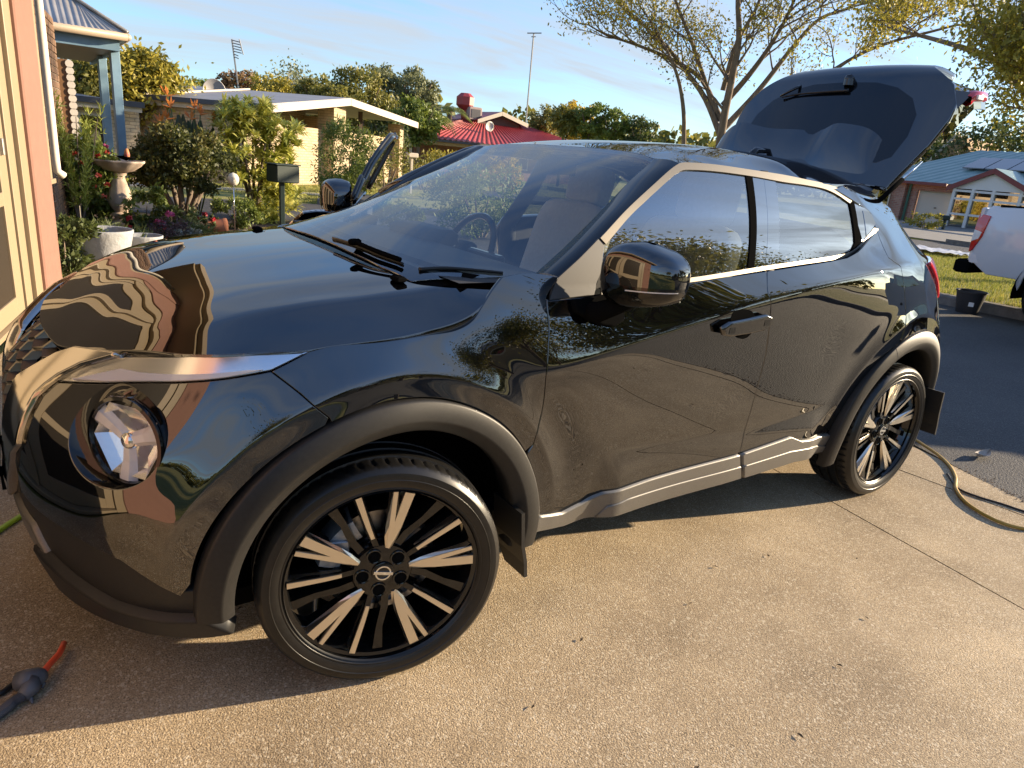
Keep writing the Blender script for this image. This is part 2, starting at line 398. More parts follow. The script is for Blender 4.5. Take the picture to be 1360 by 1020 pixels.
_cz = smooth_line(np.stack([CRX, CRZ], 1), 400); _ca = smooth_line(np.stack([CRX, CRA], 1), 400)
def features(u, z):
    x = u+AX
    zc = np.interp(x, _cz[:, 0], _cz[:, 1]); a = np.maximum(np.interp(x, _ca[:, 0], _ca[:, 1]), 0)
    t = z-zc
    f = -a*softabs(t, .010)
    for (c, r0, am) in ((FA, .545, .20), (RA, .565, .16)):
        r = np.hypot(x-c[0], z-c[1]); s = r-r0
        f += -am*softabs(s, .006)*np.exp(-(s/.09)**2)*np.clip((z-.30)/.25, 0, 1)
    # scooped panel low on the doors
    k = np.clip((x-.76)/.12, 0, 1)*np.clip((2.10-x)/.16, 0, 1); k = k*k*(3-2*k)
    zt = .545-.06*np.clip((x-.9)/1.1, 0, 1)+.05*np.clip((x-1.5)/.5, 0, 1)
    f += k*.20*.005*np.logaddexp(0, (zt-z)/.005)
    return f
_sd = [  # x, y, z points of the body side, front and rear
 (-.700, 0, .20), (-.742, 0, .32), (-.765, 0, .45), (-.765, 0, .58), (-.752, 0, .72), (-.71, 0, .84), (-.62, 0, .95),
 (-.668, -.35, .20), (-.708, -.35, .32), (-.728, -.35, .45), (-.728, -.35, .58), (-.71, -.35, .72), (-.63, -.35, .84), (-.545, -.35, .95),
 (-.555, -.60, .20), (-.600, -.60, .32), (-.622, -.61, .45), (-.625, -.62, .58), (-.60, -.61, .72), (-.515, -.58, .84), (-.46, -.555, .95),
 (-.43, -.745, .20), (-.462, -.765, .32), (-.482, -.785, .45), (-.485, -.79, .58), (-.465, -.775, .72), (-.415, -.745, .84), (-.37, -.71, .95),
 (-.27, -.825, .20), (-.29, -.848, .32), (-.30, -.862, .45), (-.30, -.864, .58), (-.29, -.856, .72), (-.27, -.832, .84), (-.25, -.79, .94), (-.24, -.755, .99),
 (.1, -.84, .20), (.1, -.872, .35), (.1, -.882, .5), (.1, -.885, .65), (.1, -.882, .78), (.1, -.865, .88), (.1, -.828, .965), (.1, -.785, 1.03),
 (.5, -.83, .20), (.5, -.862, .35), (.5, -.866, .5), (.5, -.872, .66), (.5, -.880, .80), (.5, -.876, .90), (.5, -.852, 1.0), (.5, -.822, 1.085),
 (.9, -.83, .20), (.9, -.862, .35), (.9, -.862, .5), (.9, -.871, .66), (.9, -.882, .82), (.9, -.886, .92), (.9, -.861, 1.0), (.9, -.835, 1.08), (.9, -.80, 1.16),
 (1.4, -.83, .20), (1.4, -.862, .35), (1.4, -.862, .5), (1.4, -.870, .66), (1.4, -.881, .83), (1.4, -.888, .98), (1.4, -.868, 1.05), (1.4, -.842, 1.1), (1.4, -.79, 1.2),
 (1.95, -.83, .20), (1.95, -.862, .35), (1.95, -.866, .5), (1.95, -.876, .66), (1.95, -.886, .83), (1.95, -.890, 1.0), (1.95, -.880, 1.085), (1.95, -.850, 1.13), (1.95, -.82, 1.17), (1.95, -.775, 1.26),
 (2.6, -.83, .20), (2.6, -.868, .35), (2.6, -.880, .5), (2.6, -.889, .66), (2.6, -.890, .80), (2.6, -.876, .90), (2.6, -.843, 1.0), (2.6, -.795, 1.12), (2.6, -.718, 1.2), (2.6, -.640, 1.3), (2.6, -.575, 1.375), (2.6, -.51, 1.44),
 (2.25, -.890, .83), (2.25, -.887, .98), (2.25, -.862, 1.115), (2.25, -.785, 1.19), (2.25, -.738, 1.27), (2.25, -.685, 1.36), (2.25, -.628, 1.43),
 (2.9, -.80, .20), (2.9, -.84, .35), (2.9, -.856, .5), (2.9, -.857, .66), (2.9, -.838, .8), (2.9, -.805, .9), (2.9, -.765, 1.0), (2.9, -.715, 1.11), (2.9, -.615, 1.2), (2.88, -.535, 1.3), (2.85, -.45, 1.4),
 (3.1, -.74, .20), (3.1, -.775, .35), (3.1, -.79, .5), (3.1, -.785, .66), (3.1, -.755, .8), (3.1, -.70, .95), (3.1, -.63, 1.1), (3.05, -.53, 1.22),
 (3.25, -.62, .20), (3.26, -.66, .35), (3.27, -.675, .5), (3.26, -.67, .66), (3.23, -.63, .83), (3.19, -.58, 1.0), (3.16, -.53, 1.12),
 (3.33, -.35, .2), (3.40, -.35, .4), (3.42, -.35, .6), (3.38, -.35, .83), (3.30, -.35, 1.0), (3.22, -.35, 1.13), (3.1, -.33, 1.3),
 (3.36, 0, .2), (3.43, 0, .4), (3.45, 0, .6), (3.41, 0, .83), (3.33, 0, 1.0), (3.25, 0, 1.13), (3.13, 0, 1.3)]
_sd = np.array(_sd, float); _u0, _d0, _z0 = to_udz(_sd)
_m = (_sd[:, 1] < -.01)
_uF = -math.pi/2*R0; _uR = (BX-AX)+math.pi/2*R0
_ex = [(2*_uF-u if u < 0 else 2*_uR-u, d, z) for u, d, z in zip(_u0[_m], _d0[_m], _z0[_m]) if (u < -.55 or u > 2.6+.55)]
_u1 = np.r_[_u0, [e[0] for e in _ex]]; _d1 = np.r_[_d0, [e[1] for e in _ex]]; _z1 = np.r_[_z0, [e[2] for e in _ex]]
_tps = TPS(np.stack([_u1, _z1], 1), _d1-features(_u1, _z1), lam=5e-3, sc=(1.0, 1.8))
def dside(u, z): return _tps(np.stack([u, z], 1))+features(u, z)
SIDE = Surf(lambda q: from_udz(q[:, 0], dside(q[:, 0], q[:, 1]), q[:, 1]))
def side_y(x, z):
    q = np.array([[x-AX, z]]); return float(SIDE(q)[0][1])
if (lambda n: n[1] > 0)(SIDE.nrm(np.array([[1.2, .7]]))[0]): SIDE.sign = -1
def hit_side(px, t0=1.2, t1=6.5, n=330):
    d = rays(px); m = len(d); T = np.linspace(t0, t1, n); o = []
    P = CAM_P+d[:, None]*T[None, :, None]; Q = P.reshape(-1, 3)
    u, dd, z = to_udz(Q); F = np.full(len(Q), 1.0); k = (z > .05) & (z < 1.55)
    F[k] = dd[k]-dside(u[k], z[k]); F = F.reshape(m, n)
    for i in range(m):
        c = np.where((F[i, :-1] > 0) & (F[i, 1:] <= 0))[0]
        j = c[0] if len(c) else int(np.argmin(F[i]))
        if len(c): t = T[j]+(T[j+1]-T[j])*F[i, j]/(F[i, j]-F[i, j+1]+1e-12)
        else: t = T[j]
        q = CAM_P+d[i]*t; uu, _, z_ = to_udz(q); o.append((uu[0], z_[0]))
    return np.array(o)
def S3(uz): return SIDE(np.atleast_2d(uz))

# hood, windscreen, roof: z over (x, y)
HS_PX = [(412, 466), (440, 459), (506, 453.5), (562, 445), (605, 438), (626, 426.5), (640, 406.5), (654, 384), (667, 367)]
HS = hit_side(HS_PX); HS3 = S3(HS)
_h = [(-.66, 0, .83), (-.64, 0, .862), (-.56, 0, .917), (-.45, 0, .962), (-.3, 0, 1.006), (-.1, 0, 1.045), (.08, 0, 1.067), (.2, 0, 1.078),
      (-.605, -.3, .858), (-.5, -.3, .930), (-.3, -.3, 1.003), (-.1, -.3, 1.038), (.1, -.3, 1.062), (.22, -.3, 1.075),
      (-.42, -.5, .962), (-.2, -.5, 1.016), (0, -.5, 1.043), (.2, -.5, 1.066), (.35, -.52, 1.080),
      (-.40, -.60, .965), (-.25, -.64, .998), (-.05, -.66, 1.030), (.15, -.67, 1.054), (.35, -.69, 1.078), (.5, -.70, 1.096), (.62, -.72, 1.105),
      (-.30, -.70, .962), (0, -.735, 1.005), (.2, -.75, 1.032)]
_h += [(p[0], p[1], p[2]) for p in HS3[:6]]
_h = np.array(_h); _hm = _h[_h[:, 1] < -.01]*[1, -1, 1]
_hood = TPS(np.vstack([_h, _hm])[:, :2], np.vstack([_h, _hm])[:, 2], lam=2e-3, sc=(1, 1.2))
def hood_z(x, y):
    q = np.stack([x, y], 1)
    # raised wing crests along both sides
    yc = .655+.05*np.clip(x/.5, -1, 1); a = .16*np.clip((x+.42)/.35, 0, 1)
    return _hood(q)-a*softabs(np.abs(y)-yc, .012)*np.exp(-((np.abs(y)-yc)/.09)**2)
HOOD = Surf(lambda q: np.stack([q[:, 0], q[:, 1], hood_z(q[:, 0], q[:, 1])], 1))
_w = [(.14, 0, 1.08), (.16, -.3, 1.078), (.25, -.55, 1.08), (.45, -.645, 1.086), (.575, -.70, 1.098), (.6, 0, 1.262), (.62, -.3, 1.262), (.70, -.48, 1.262), (.84, -.635, 1.266),
      (1.17, 0, 1.475), (1.168, -.3, 1.472), (1.155, -.46, 1.463), (1.145, -.545, 1.451), (.35, 0, 1.165), (.38, -.3, 1.163), (.9, 0, 1.378), (.91, -.3, 1.376), (.93, -.46, 1.367)]
_w = np.array(_w); _wm = _w[_w[:, 1] < -.01]*[1, -1, 1]
_wind = TPS(np.vstack([_w, _wm])[:, :2], np.vstack([_w, _wm])[:, 2], lam=1e-3)
WIND = Surf(lambda q: np.stack([q[:, 0], q[:, 1], _wind(q)], 1))
_rf = [(1.17, 0, 1.475), (1.168, -.3, 1.472), (1.155, -.46, 1.463), (1.145, -.545, 1.451), (1.17, -.645, 1.432),
       (1.4, 0, 1.512), (1.4, -.3, 1.508), (1.4, -.5, 1.490), (1.4, -.6, 1.468), (1.42, -.655, 1.441),
       (1.8, 0, 1.528), (1.8, -.3, 1.524), (1.8, -.5, 1.503), (1.8, -.6, 1.474), (1.82, -.655, 1.436),
       (2.2, 0, 1.515), (2.2, -.3, 1.510), (2.2, -.5, 1.484), (2.2, -.6, 1.450), (2.18, -.685, 1.375),
       (2.65, 0, 1.475), (2.65, -.3, 1.468), (2.65, -.5, 1.435), (2.65, -.58, 1.405), (2.5, -.66, 1.37), (2.8, 0, 1.455), (2.8, -.3, 1.447), (2.8, -.5, 1.405)]
_rf = np.array(_rf); _rm = _rf[_rf[:, 1] < -.01]*[1, -1, 1]
_roof = TPS(np.vstack([_rf, _rm])[:, :2], np.vstack([_rf, _rm])[:, 2], lam=1e-3)
ROOF = Surf(lambda q: np.stack([q[:, 0], q[:, 1], _roof(q)], 1))
def glass_y(x, z):
    s = np.clip((z-1.08)/.37, 0, 1)
    return -.818+.030*((x-1.2))**2+.47*(z-1.10)-.035*np.sin(np.pi*s)*0.6
GL = Surf(lambda q: np.stack([q[:, 0], glass_y(q[:, 0], q[:, 1]), q[:, 1]], 1))
if GL.nrm(np.array([[1.2, 1.2]]))[0][1] > 0: GL.sign = -1
for s_ in (HOOD, WIND, ROOF):
    if s_.nrm(np.array([[.5, .1]]))[0][2] < 0: s_.sign = -1
def hit_fn(px, f, t0=1.0, t1=7, n=300):
    d = rays(px); T = np.linspace(t0, t1, n); P = CAM_P+d[:, None]*T[None, :, None]; F = f(P.reshape(-1, 3)).reshape(len(d), n); o = []
    for i in range(len(d)):
        c = np.where((F[i, :-1] > 0) & (F[i, 1:] <= 0))[0]
        if len(c): j = c[0]; t = T[j]+(T[j+1]-T[j])*F[i, j]/(F[i, j]-F[i, j+1]+1e-12)
        else: t = T[int(np.argmin(np.abs(F[i])))]
        o.append(CAM_P+d[i]*t)
    return np.array(o)
def hit_glass(px): return hit_fn(px, lambda P: glass_y(P[:, 0], P[:, 2])-P[:, 1])[:, [0, 2]]

car = tag(empty('parked_car'), 'glossy black compact crossover car with open tailgate and open far door', 'car')
def part(name, parent=None, label=None):
    e = empty(name, parent=parent or car)
    if label: e['label'] = label
    return e
P_ = M['paint']
# --- seams traced on the body
S2 = hit_side([(743.5, 367.6), (727, 393.5), (726, 403), (729, 431), (728, 462), (726, 495), (721, 542), (715, 568), (708.4, 591)])
S2b = hit_side([(713, 610), (715.5, 635), (714, 655), (711, 672), (708, 690)])
S3s = hit_side([(1018.8, 362), (1019.7, 388), (1024, 403), (1022, 432), (1017, 471), (1007.5, 508), (996.7, 546.7), (986.7, 583.3), (981.7, 604)])
S4 = hit_side([(1164.7, 306), (1171, 323), (1180, 342), (1196, 353.7), (1199, 370), (1202, 397), (1203.5, 421)])
BELT = hit_side([(729.4, 399), (788, 393), (840, 386.5), (917.6, 375.6), (1014.7, 360.5), (1018.8, 360)])
BELTR = hit_side([(1018.8, 360), (1060, 353.5), (1103.5, 346.6), (1125.5, 342), (1139.6, 334), (1155, 317), (1164.7, 306)])
def arc(c, r, a0, a1, n=40, rz=None):
    t = np.radians(np.linspace(a0, a1, n)); rz = rz or r
    return np.stack([c[0]-AX-r*np.cos(t), c[1]+rz*np.sin(t)], 1)   # a=0 points forward, 90 up
FR, RR = .488, .498
FEATS = []
_xs = np.arange(.35, 3.0, .014)
for o_ in (-.016, -.008, -.003, .003, .008, .016): FEATS.append(np.stack([_xs-AX, np.interp(_xs, _cz[:, 0], _cz[:, 1])+o_], 1))
for (c, r0) in ((FA, .545), (RA, .565)):
    for o_ in (-.012, -.005, .0, .005, .012): FEATS.append(arc(c, r0+o_, -5, 185, 130))
_xs = np.arange(.70, 2.14, .014); _zt = .545-.06*np.clip((_xs-.9)/1.1, 0, 1)+.05*np.clip((_xs-1.5)/.5, 0, 1)
for o_ in (-.018, -.008, 0, .008, .018): FEATS.append(np.stack([_xs-AX, _zt+o_], 1))
# fender: angle where door seam meets arch
_sm = hit_side([(360, 493), (400, 524), (437, 555)])
fa_door = math.degrees(math.atan2(S2[-1][1]-FA[1], -(S2[-1][0]+AX-FA[0])))
fa_bump = math.degrees(math.atan2(_sm[-1][1]-FA[1], -(_sm[-1][0]+AX-FA[0])))
tipF = hit_side([(412, 466)])[0]
top_f = hit_side([(668, 365), (688, 362.5), (708, 361.5), (728, 364.5), (743.5, 367.6)])
hs_s = smooth_line(HS, 60)
fend = np.vstack([_sm[:1], [tipF], hs_s[1:], top_f[1:-1], smooth_line(S2, 40), arc(FA, FR, fa_door, fa_bump, 50)[0:], _sm[::-1][0:2]])
panel('front_fender', SIDE, fend, P_, car, feats=FEATS, step=.011)
panel('front_fender', SIDE, fend, P_, car, mirror=True, step=.03)
# doors
zs = hit_side([(981.7, 604), (900, 627), (800, 655), (770, 668), (745, 682), (725, 688), (708, 691)])
fd_out = np.vstack([smooth_line(S2, 40)[6:], arc(FA, FR, fa_door, 172, 16)[1:], zs[::-1][0:], S3s[::-1], BELT[::-1]])
fdoor = panel('front_door', SIDE, fd_out, P_, car, feats=FEATS, step=.012)
ra0 = 20
rd_arc = arc(RA, RR, 8, 66, 26)
rd_out = np.vstack([smooth_line(S3s, 30), hit_side([(1040, 585), (1090, 578)]), rd_arc, S4[::-1][0:], BELTR[::-1][1:]])
rdoor = panel('rear_door', SIDE, rd_out, P_, car, feats=FEATS, step=.012)
rd_m = panel('rear_door', SIDE, rd_out, P_, car, mirror=True, step=.035)
# hood: front edge along the light strip, rear edge at the cowl
drl_top = hit_side([(104, 463.5), (130, 467), (155, 470), (250, 471), (340, 469), (412, 466)])
DT3 = S3(smooth_line(drl_top, 30))
_h2 = np.vstack([_h, DT3[::3], HS3[6:]]); _hm2 = _h2[_h2[:, 1] < -.01]*[1, -1, 1]
_hood = TPS(np.vstack([_h2, _hm2])[:, :2], np.vstack([_h2, _hm2])[:, 2], lam=5e-2, sc=(1, 1.2))
hs3 = S3(hs_s)
side_h = np.vstack([DT3[:, :2], hs3[1:, :2]])                                    # lip corner -> cowl end, left side
cowl_l = smooth_line([side_h[-1], (.33, -.735), (.250, -.672), (.212, -.61), (.195, -.46), (.188, -.243), (.187, 0)], 40)
lip_l = smooth_line([(-.648, 0), (-.638, -.16), (-.618, -.30), side_h[0]], 24)
half = np.vstack([lip_l[:-1], side_h, cowl_l[1:]])
hood_o = np.vstack([half, (half*[1, -1])[::-1][1:-1]])
panel('hood', HOOD, hood_o, P_, car, step=.02, depth=.03)
# front bumper
FRONT_U = -math.pi/2*R0
def fu(y, z):
    "u of the nose surface at a given y"
    us = np.linspace(FRONT_U, .2, 300); P = SIDE(np.stack([us, np.full(300, z)], 1)); return us[int(np.argmin(np.abs(P[:, 1]-y)))]
drl_bot = hit_side([(75, 507), (140, 509), (200, 508), (300, 503), (360, 493)])
cl_top = math.degrees(math.atan2(_sm[-1][1]-FA[1], -(_sm[-1][0]+AX-FA[0])))
bl = hit_side([(288, 790), (240, 793), (160, 745), (120, 725), (80, 700), (52, 680)])
b_out = np.vstack([drl_bot, smooth_line(_sm, 10)[1:], arc(FA, FR, cl_top, 8, 40)[1:], bl[1:], [(fu(-.34, .49), .49), (fu(-.30, .62), .62), (fu(-.33, .70), .70), (fu(-.42, .79), .79)]])
lamp = hit_side([(161, 588)])[0]
_t = np.linspace(0, 2*math.pi, 49)[:-1]
ring = np.stack([lamp[0]-.030+.126*np.cos(_t), lamp[1]+.001+.106*np.sin(_t)], 1)
for mir in (False, True):
    bump = panel('front_bumper', SIDE, b_out, P_, car, holes=[ring], depth=.012, mirror=mir, step=.012, feats=[] if mir else FEATS[6:11])
    if mir: continue
LC = S3(lamp)[0]; LA = np.array([-.80, -.60, .06]); LA /= np.linalg.norm(LA)
LU = np.cross(np.array([0, 0, 1.]), LA); LU /= np.linalg.norm(LU); LV = np.cross(LA, LU)
LC = LC-LA*.012+LU*.008
def disc(r, h, n=48): t = np.linspace(0, 2*math.pi, n+1)[:-1]; return LC+LA*h+r*(np.cos(t)[:, None]*LU+np.sin(t)[:, None]*LV)
LC = LC+LU*(-.006)
def headlamp(sy):
    s = np.array([1, sy, 1]); h = part('headlight')
    m = MB(); r0 = S3(ring); r1 = disc(.102, -.004); k = int(np.argmin(np.linalg.norm(r1-r0[0], axis=1))); r1 = np.roll(r1, -k, 0)
    if np.linalg.norm(r1[5]-r0[5]) > np.linalg.norm(r1[-5]-r0[5]): r1 = np.roll(r1[::-1], 1, 0)
    mid = (r0*.55+r1*.45)-LA*.018
    m.grid(np.stack([r0*s, mid*s, r1*s]), closed=True); m.build('lamp_bowl', M['gloss_black'], h, smooth=True)
    m = MB(); m.grid(np.stack([disc(.104, 0)*s, disc(.104, .008)*s, disc(.096, .010)*s, disc(.094, 0)*s]), closed=True); m.build('lamp_bezel', M['gloss_black'], h, angle=40)
    m = MB(); m.grid(np.stack([disc(r, .004+.022*(1-(r/.096)**2))*s for r in (.096, .085, .065, .04, .02, .002)]), closed=True); m.build('lamp_lens', M['lens'], h, smooth=True)
    m = MB()                                                         # faceted mirror bowls either side of a Y shaped bar
    m.grid(np.stack([disc(.095, -.002, 6)*s, disc(.075, -.022, 6)*s, disc(.05, -.034, 6)*s, disc(.002, -.038, 6)*s]), closed=True); m.build('reflector', M['lamp_mirror'], h)
    for a in (20, 150, 265):
        a = R(a); d = math.cos(a)*LU+math.sin(a)*LV; e = np.cross(LA, d)
        V = []
        for (q, w, hh) in ((.008, .016, .0), (.05, .020, -.002), (.094, .028, .002)):
            for (sg, dz) in ((-1, -.012), (-.45, 0), (.45, 0), (1, -.012)): V.append((LC+LA*(hh+dz)+d*q+e*w*sg)*s)
        mm = MB(); mm.grid(np.array(V).reshape(3, 4, 3)); mm.build('lamp_bar', M['white_lens'], h)
    m = MB(); m.grid(np.stack([(disc(r, hh)*s+LU*s*.02*0) for r, hh in ((.022, -.012), (.02, -.002), (.012, .004), (.001, .006))]), closed=True); m.build('projector', M['chrome'], h, smooth=True)
M['lamp_mirror'] = mat('lamp_mirror', (.86, .87, .90), .22, 1.0)
headlamp(1); headlamp(-1)
# light strip above it
drl_o = np.vstack([drl_top, [drl_top[-1]+[-.01, -.006]], drl_bot[::-1]])
drl_o = np.vstack([hit_side([(75, 506), (110, 482), (158, 472)]), drl_top[3:], hit_side([(360, 492), (300, 502.5), (200, 507.5), (140, 508)])])
dbot2 = hit_side([(95, 503), (160, 489), (185, 494), (330, 491), (350, 491), (300, 501), (200, 506), (140, 506.5)])
for mir in (False, True):
    d = panel('daytime_light', SIDE, drl_o, M['lamp_mirror'], car, lift=-.006, gap=.004, depth=.01, mirror=mir)
    panel('light_guide', SIDE, dbot2, M['white_lens'], d, lift=.001, gap=.002, depth=.006, step=.012, mirror=mir)
    panel('light_lens', SIDE, drl_o, M['lens'], d, lift=.006, gap=.001, depth=.008, mirror=mir)
# V shaped arms, grille, plate
va = [(104, 463.5), (80, 471), (64, 480), (46, 490), (30, 500), (22, 520), (19, 540), (16, 560)]
vb = [(158, 471), (112, 484), (84, 498), (66, 511), (52, 524), (42, 542), (34, 562), (28, 590)]
A_ = hit_side(va); B_ = hit_side(vb)
dn = [(fu(-.27, .62), .62), (fu(-.245, .56), .56), (fu(-.20, .50), .50), (fu(-.17, .455), .455)]; dnB = [(fu(-.335, .60), .60), (fu(-.30, .54), .54), (fu(-.25, .48), .48), (fu(-.21, .43), .43)]
v_o = np.vstack([A_[:5], dn[::1], dnB[::-1], B_[::-1]])
for mir in (False, True): panel('grille_arm', SIDE, v_o, M['v_arm'] if 'v_arm' in M else MATS.setdefault('v_arm', mat('dark_chrome', (.50, .48, .45), .10, 1.0)), car, lift=.014, gap=.001, depth=.03, edge=.004, mirror=mir)
# honeycomb grille: hexagonal cells as tubes over a dark back
def gx(y, z): return float(SIDE(np.array([[fu(-abs(y), z), z]]))[0][0])+max(0, z-.70)*.42
gm = MB(); hx = .030
zc_, k = .47, 0
while zc_ < .86:
    hw = np.interp(zc_, [.44, .55, .67, .8, .90], [.16, .23, .29, .40, .54])
    for j in range(-14, 15):
        y = (j+.5*(k % 2))*hx*math.sqrt(3)*2.0
        if abs(y) > hw or zc_ > .832+.05*abs(y)/.5: continue
        ring_o, ring_i, ring_b = [], [], []
        xx = gx(y, zc_)+.010
        for a in range(6):
            t = R(60*a+30); ry, rz_ = math.cos(t)*hx*2.0, math.sin(t)*hx
            xo = gx(y+ry, zc_+rz_)+.012
            ring_o.append((xo, y+ry, zc_+rz_)); ring_i.append((xo-.004, y+ry*.80, zc_+rz_*.80)); ring_b.append((xo+.03, y+ry*.72, zc_+rz_*.72))
        gm.grid(np.array([ring_o, ring_i, ring_b]), closed=True)
    zc_ += hx*1.5; k += 1
gr_ = part('grille')
gm.build('honeycomb', mat('grille_black_chrome', (.20, .19, .175), .3, 1.0), gr_)
m = MB(); zs_ = np.linspace(.40, .85, 10); m.grid([[(gx(y, z)+.045, y, z) for y in np.linspace(-.6, .6, 25)] for z in zs_]); m.build('grille_back', M['soft_black'], gr_)
pl = part('number_plate')
m = MB(); m.box((-.792, 0, .515), (.004, .372, .108), bev=.003); m.build('plate', mat('plate_white', (.70, .70, .66), .4), pl)
m = MB(); m.box((-.786, 0, .515), (.012, .39, .126), bev=.005); m.box((-.765, -.12, .44), (.03, .03, .06)); m.box((-.765, .12, .44), (.03, .03, .06)); m.build('plate_frame', M['soft_black'], pl)
# lower bumper in textured black, with the silver skid piece
lo_o = np.vstack([bl[1:] if False else bl[0:], [(fu(-.34, .49), .49), (fu(-.15, .46), .46), (FRONT_U, .46), (FRONT_U, .22), (fu(-.35, .225), .225), (fu(-.55, .235), .235), (fu(-.70, .25), .25), (fu(-.80, .262), .262)], arc(FA, FR, -6, 8, 6)])
for mir in (False, True): panel('lower_bumper', SIDE, lo_o, M['clad'], car, lift=-.012, gap=-.004, depth=.05, mirror=mir)
chin = np.array([(fu(-.36, .335), .335), (fu(-.50, .30), .30), (fu(-.62, .278), .278), (fu(-.74, .284), .284), (fu(-.80, .295), .295), (fu(-.815, .255), .255), (fu(-.79, .245), .245), (fu(-.70, .232), .232), (fu(-.55, .22), .22), (fu(-.36, .21), .21)])
for mir in (False, True): panel('bumper_lip', SIDE, chin, M['clad'], car, lift=.016, gap=0, depth=.05, edge=.006, mirror=mir)
skid = np.array([(fu(-.36, .40), .40), (FRONT_U, .40), (FRONT_U, .20), (fu(-.32, .20), .20), (fu(-.44, .215), .215)])
for mir in (False, True): panel('skid_plate', SIDE, skid, M['silver_trim'], car, lift=.004, gap=0, depth=.03, edge=.004, mirror=mir)
# fold and vent low in the bumper corner
m = MB(); vv = S3(hit_side([(118, 700), (152, 706), (166, 722), (180, 745), (160, 738), (140, 722)])); 
# ------------------------------------------------------------------ wheel arch cladding
def cladding(name, c, prof, a0, a1, sy=1, n=72, tail=None):
    G = []
    for a in np.linspace(a0, a1, n):
        t = R(a); row = []
        for (r, off) in prof:
            rr = r
            x = c[0]-rr*math.cos(t); z = c[1]+rr*math.sin(t); z = max(z, .20)
            y = side_base(x, z)-off; row.append((x, y*sy, z))
        G.append(row)
    m = MB(); m.grid(G); return m.build(name, M['clad'], car, angle=50)
_tb = TPS(np.stack([_u1, _z1], 1), _d1, lam=2e-2, sc=(1, 1.8))
def side_base(x, z):
    u, _, _ = to_udz(np.array([[x, -.86, z]])); d = _tb(np.array([[u[0], z]]))[0]
    return float(from_udz(np.array([u[0]]), np.array([d]), np.array([z]))[0][1])
prof = [(.484, -.03), (.484, .004), (.4825, .008), (.478, .0105), (.455, .015), (.436, .017), (.431, .0165), (.428, .0145), (.415, .005), (.405, -.004), (.401, -.008), (.399, -.013), (.400, -.05), (.42, -.12)]
profR = [(r+.012 if r > .43 else r+.006, o) for r, o in prof]
for sy in (1, -1):
    cladding('arch_cladding', FA, prof, -5, 187, sy)
    cladding('arch_cladding', RA, profR, -12, 62, sy, 30)
    cladding('arch_cladding', RA, profR, 62.4, 186, sy, 50)
# wheel wells
for sy in (1, -1):
    for c in (FA, RA):
        m = MB(); tt = np.linspace(R(-4), R(190), 40); G = []
        for (r, y) in ((.43, -.80), (.435, -.62), (.43, -.50), (.05, -.495)):
            G.append([(c[0]-r*math.cos(t), y*sy, c[1]+r*math.sin(t)) for t in tt])
        m.grid(G); m.build('wheel_well', M['soft_black'], car, smooth=True)
# mud flaps behind the wheels
def flap(name, x, zt, zb, sy, w=.20):
    m = MB(); pts = []
    for (dx, z, wi) in ((.0, zt, w), (.012, (zt+zb)/2, w), (.028, zb+.05, w*.96), (.034, zb, w*.72)): pts.append([(x+dx, -.905*sy, z), (x+dx, (-.905+wi)*sy, z)])
    m = thick(np.array(pts), .012, (1, 0, 0)); return m.build(name, M['clad'], car)
for sy in (1, -1): flap('mud_flap', .450, .43, .205, sy, .15); flap('mud_flap', 3.0, .50, .27, sy, .12)
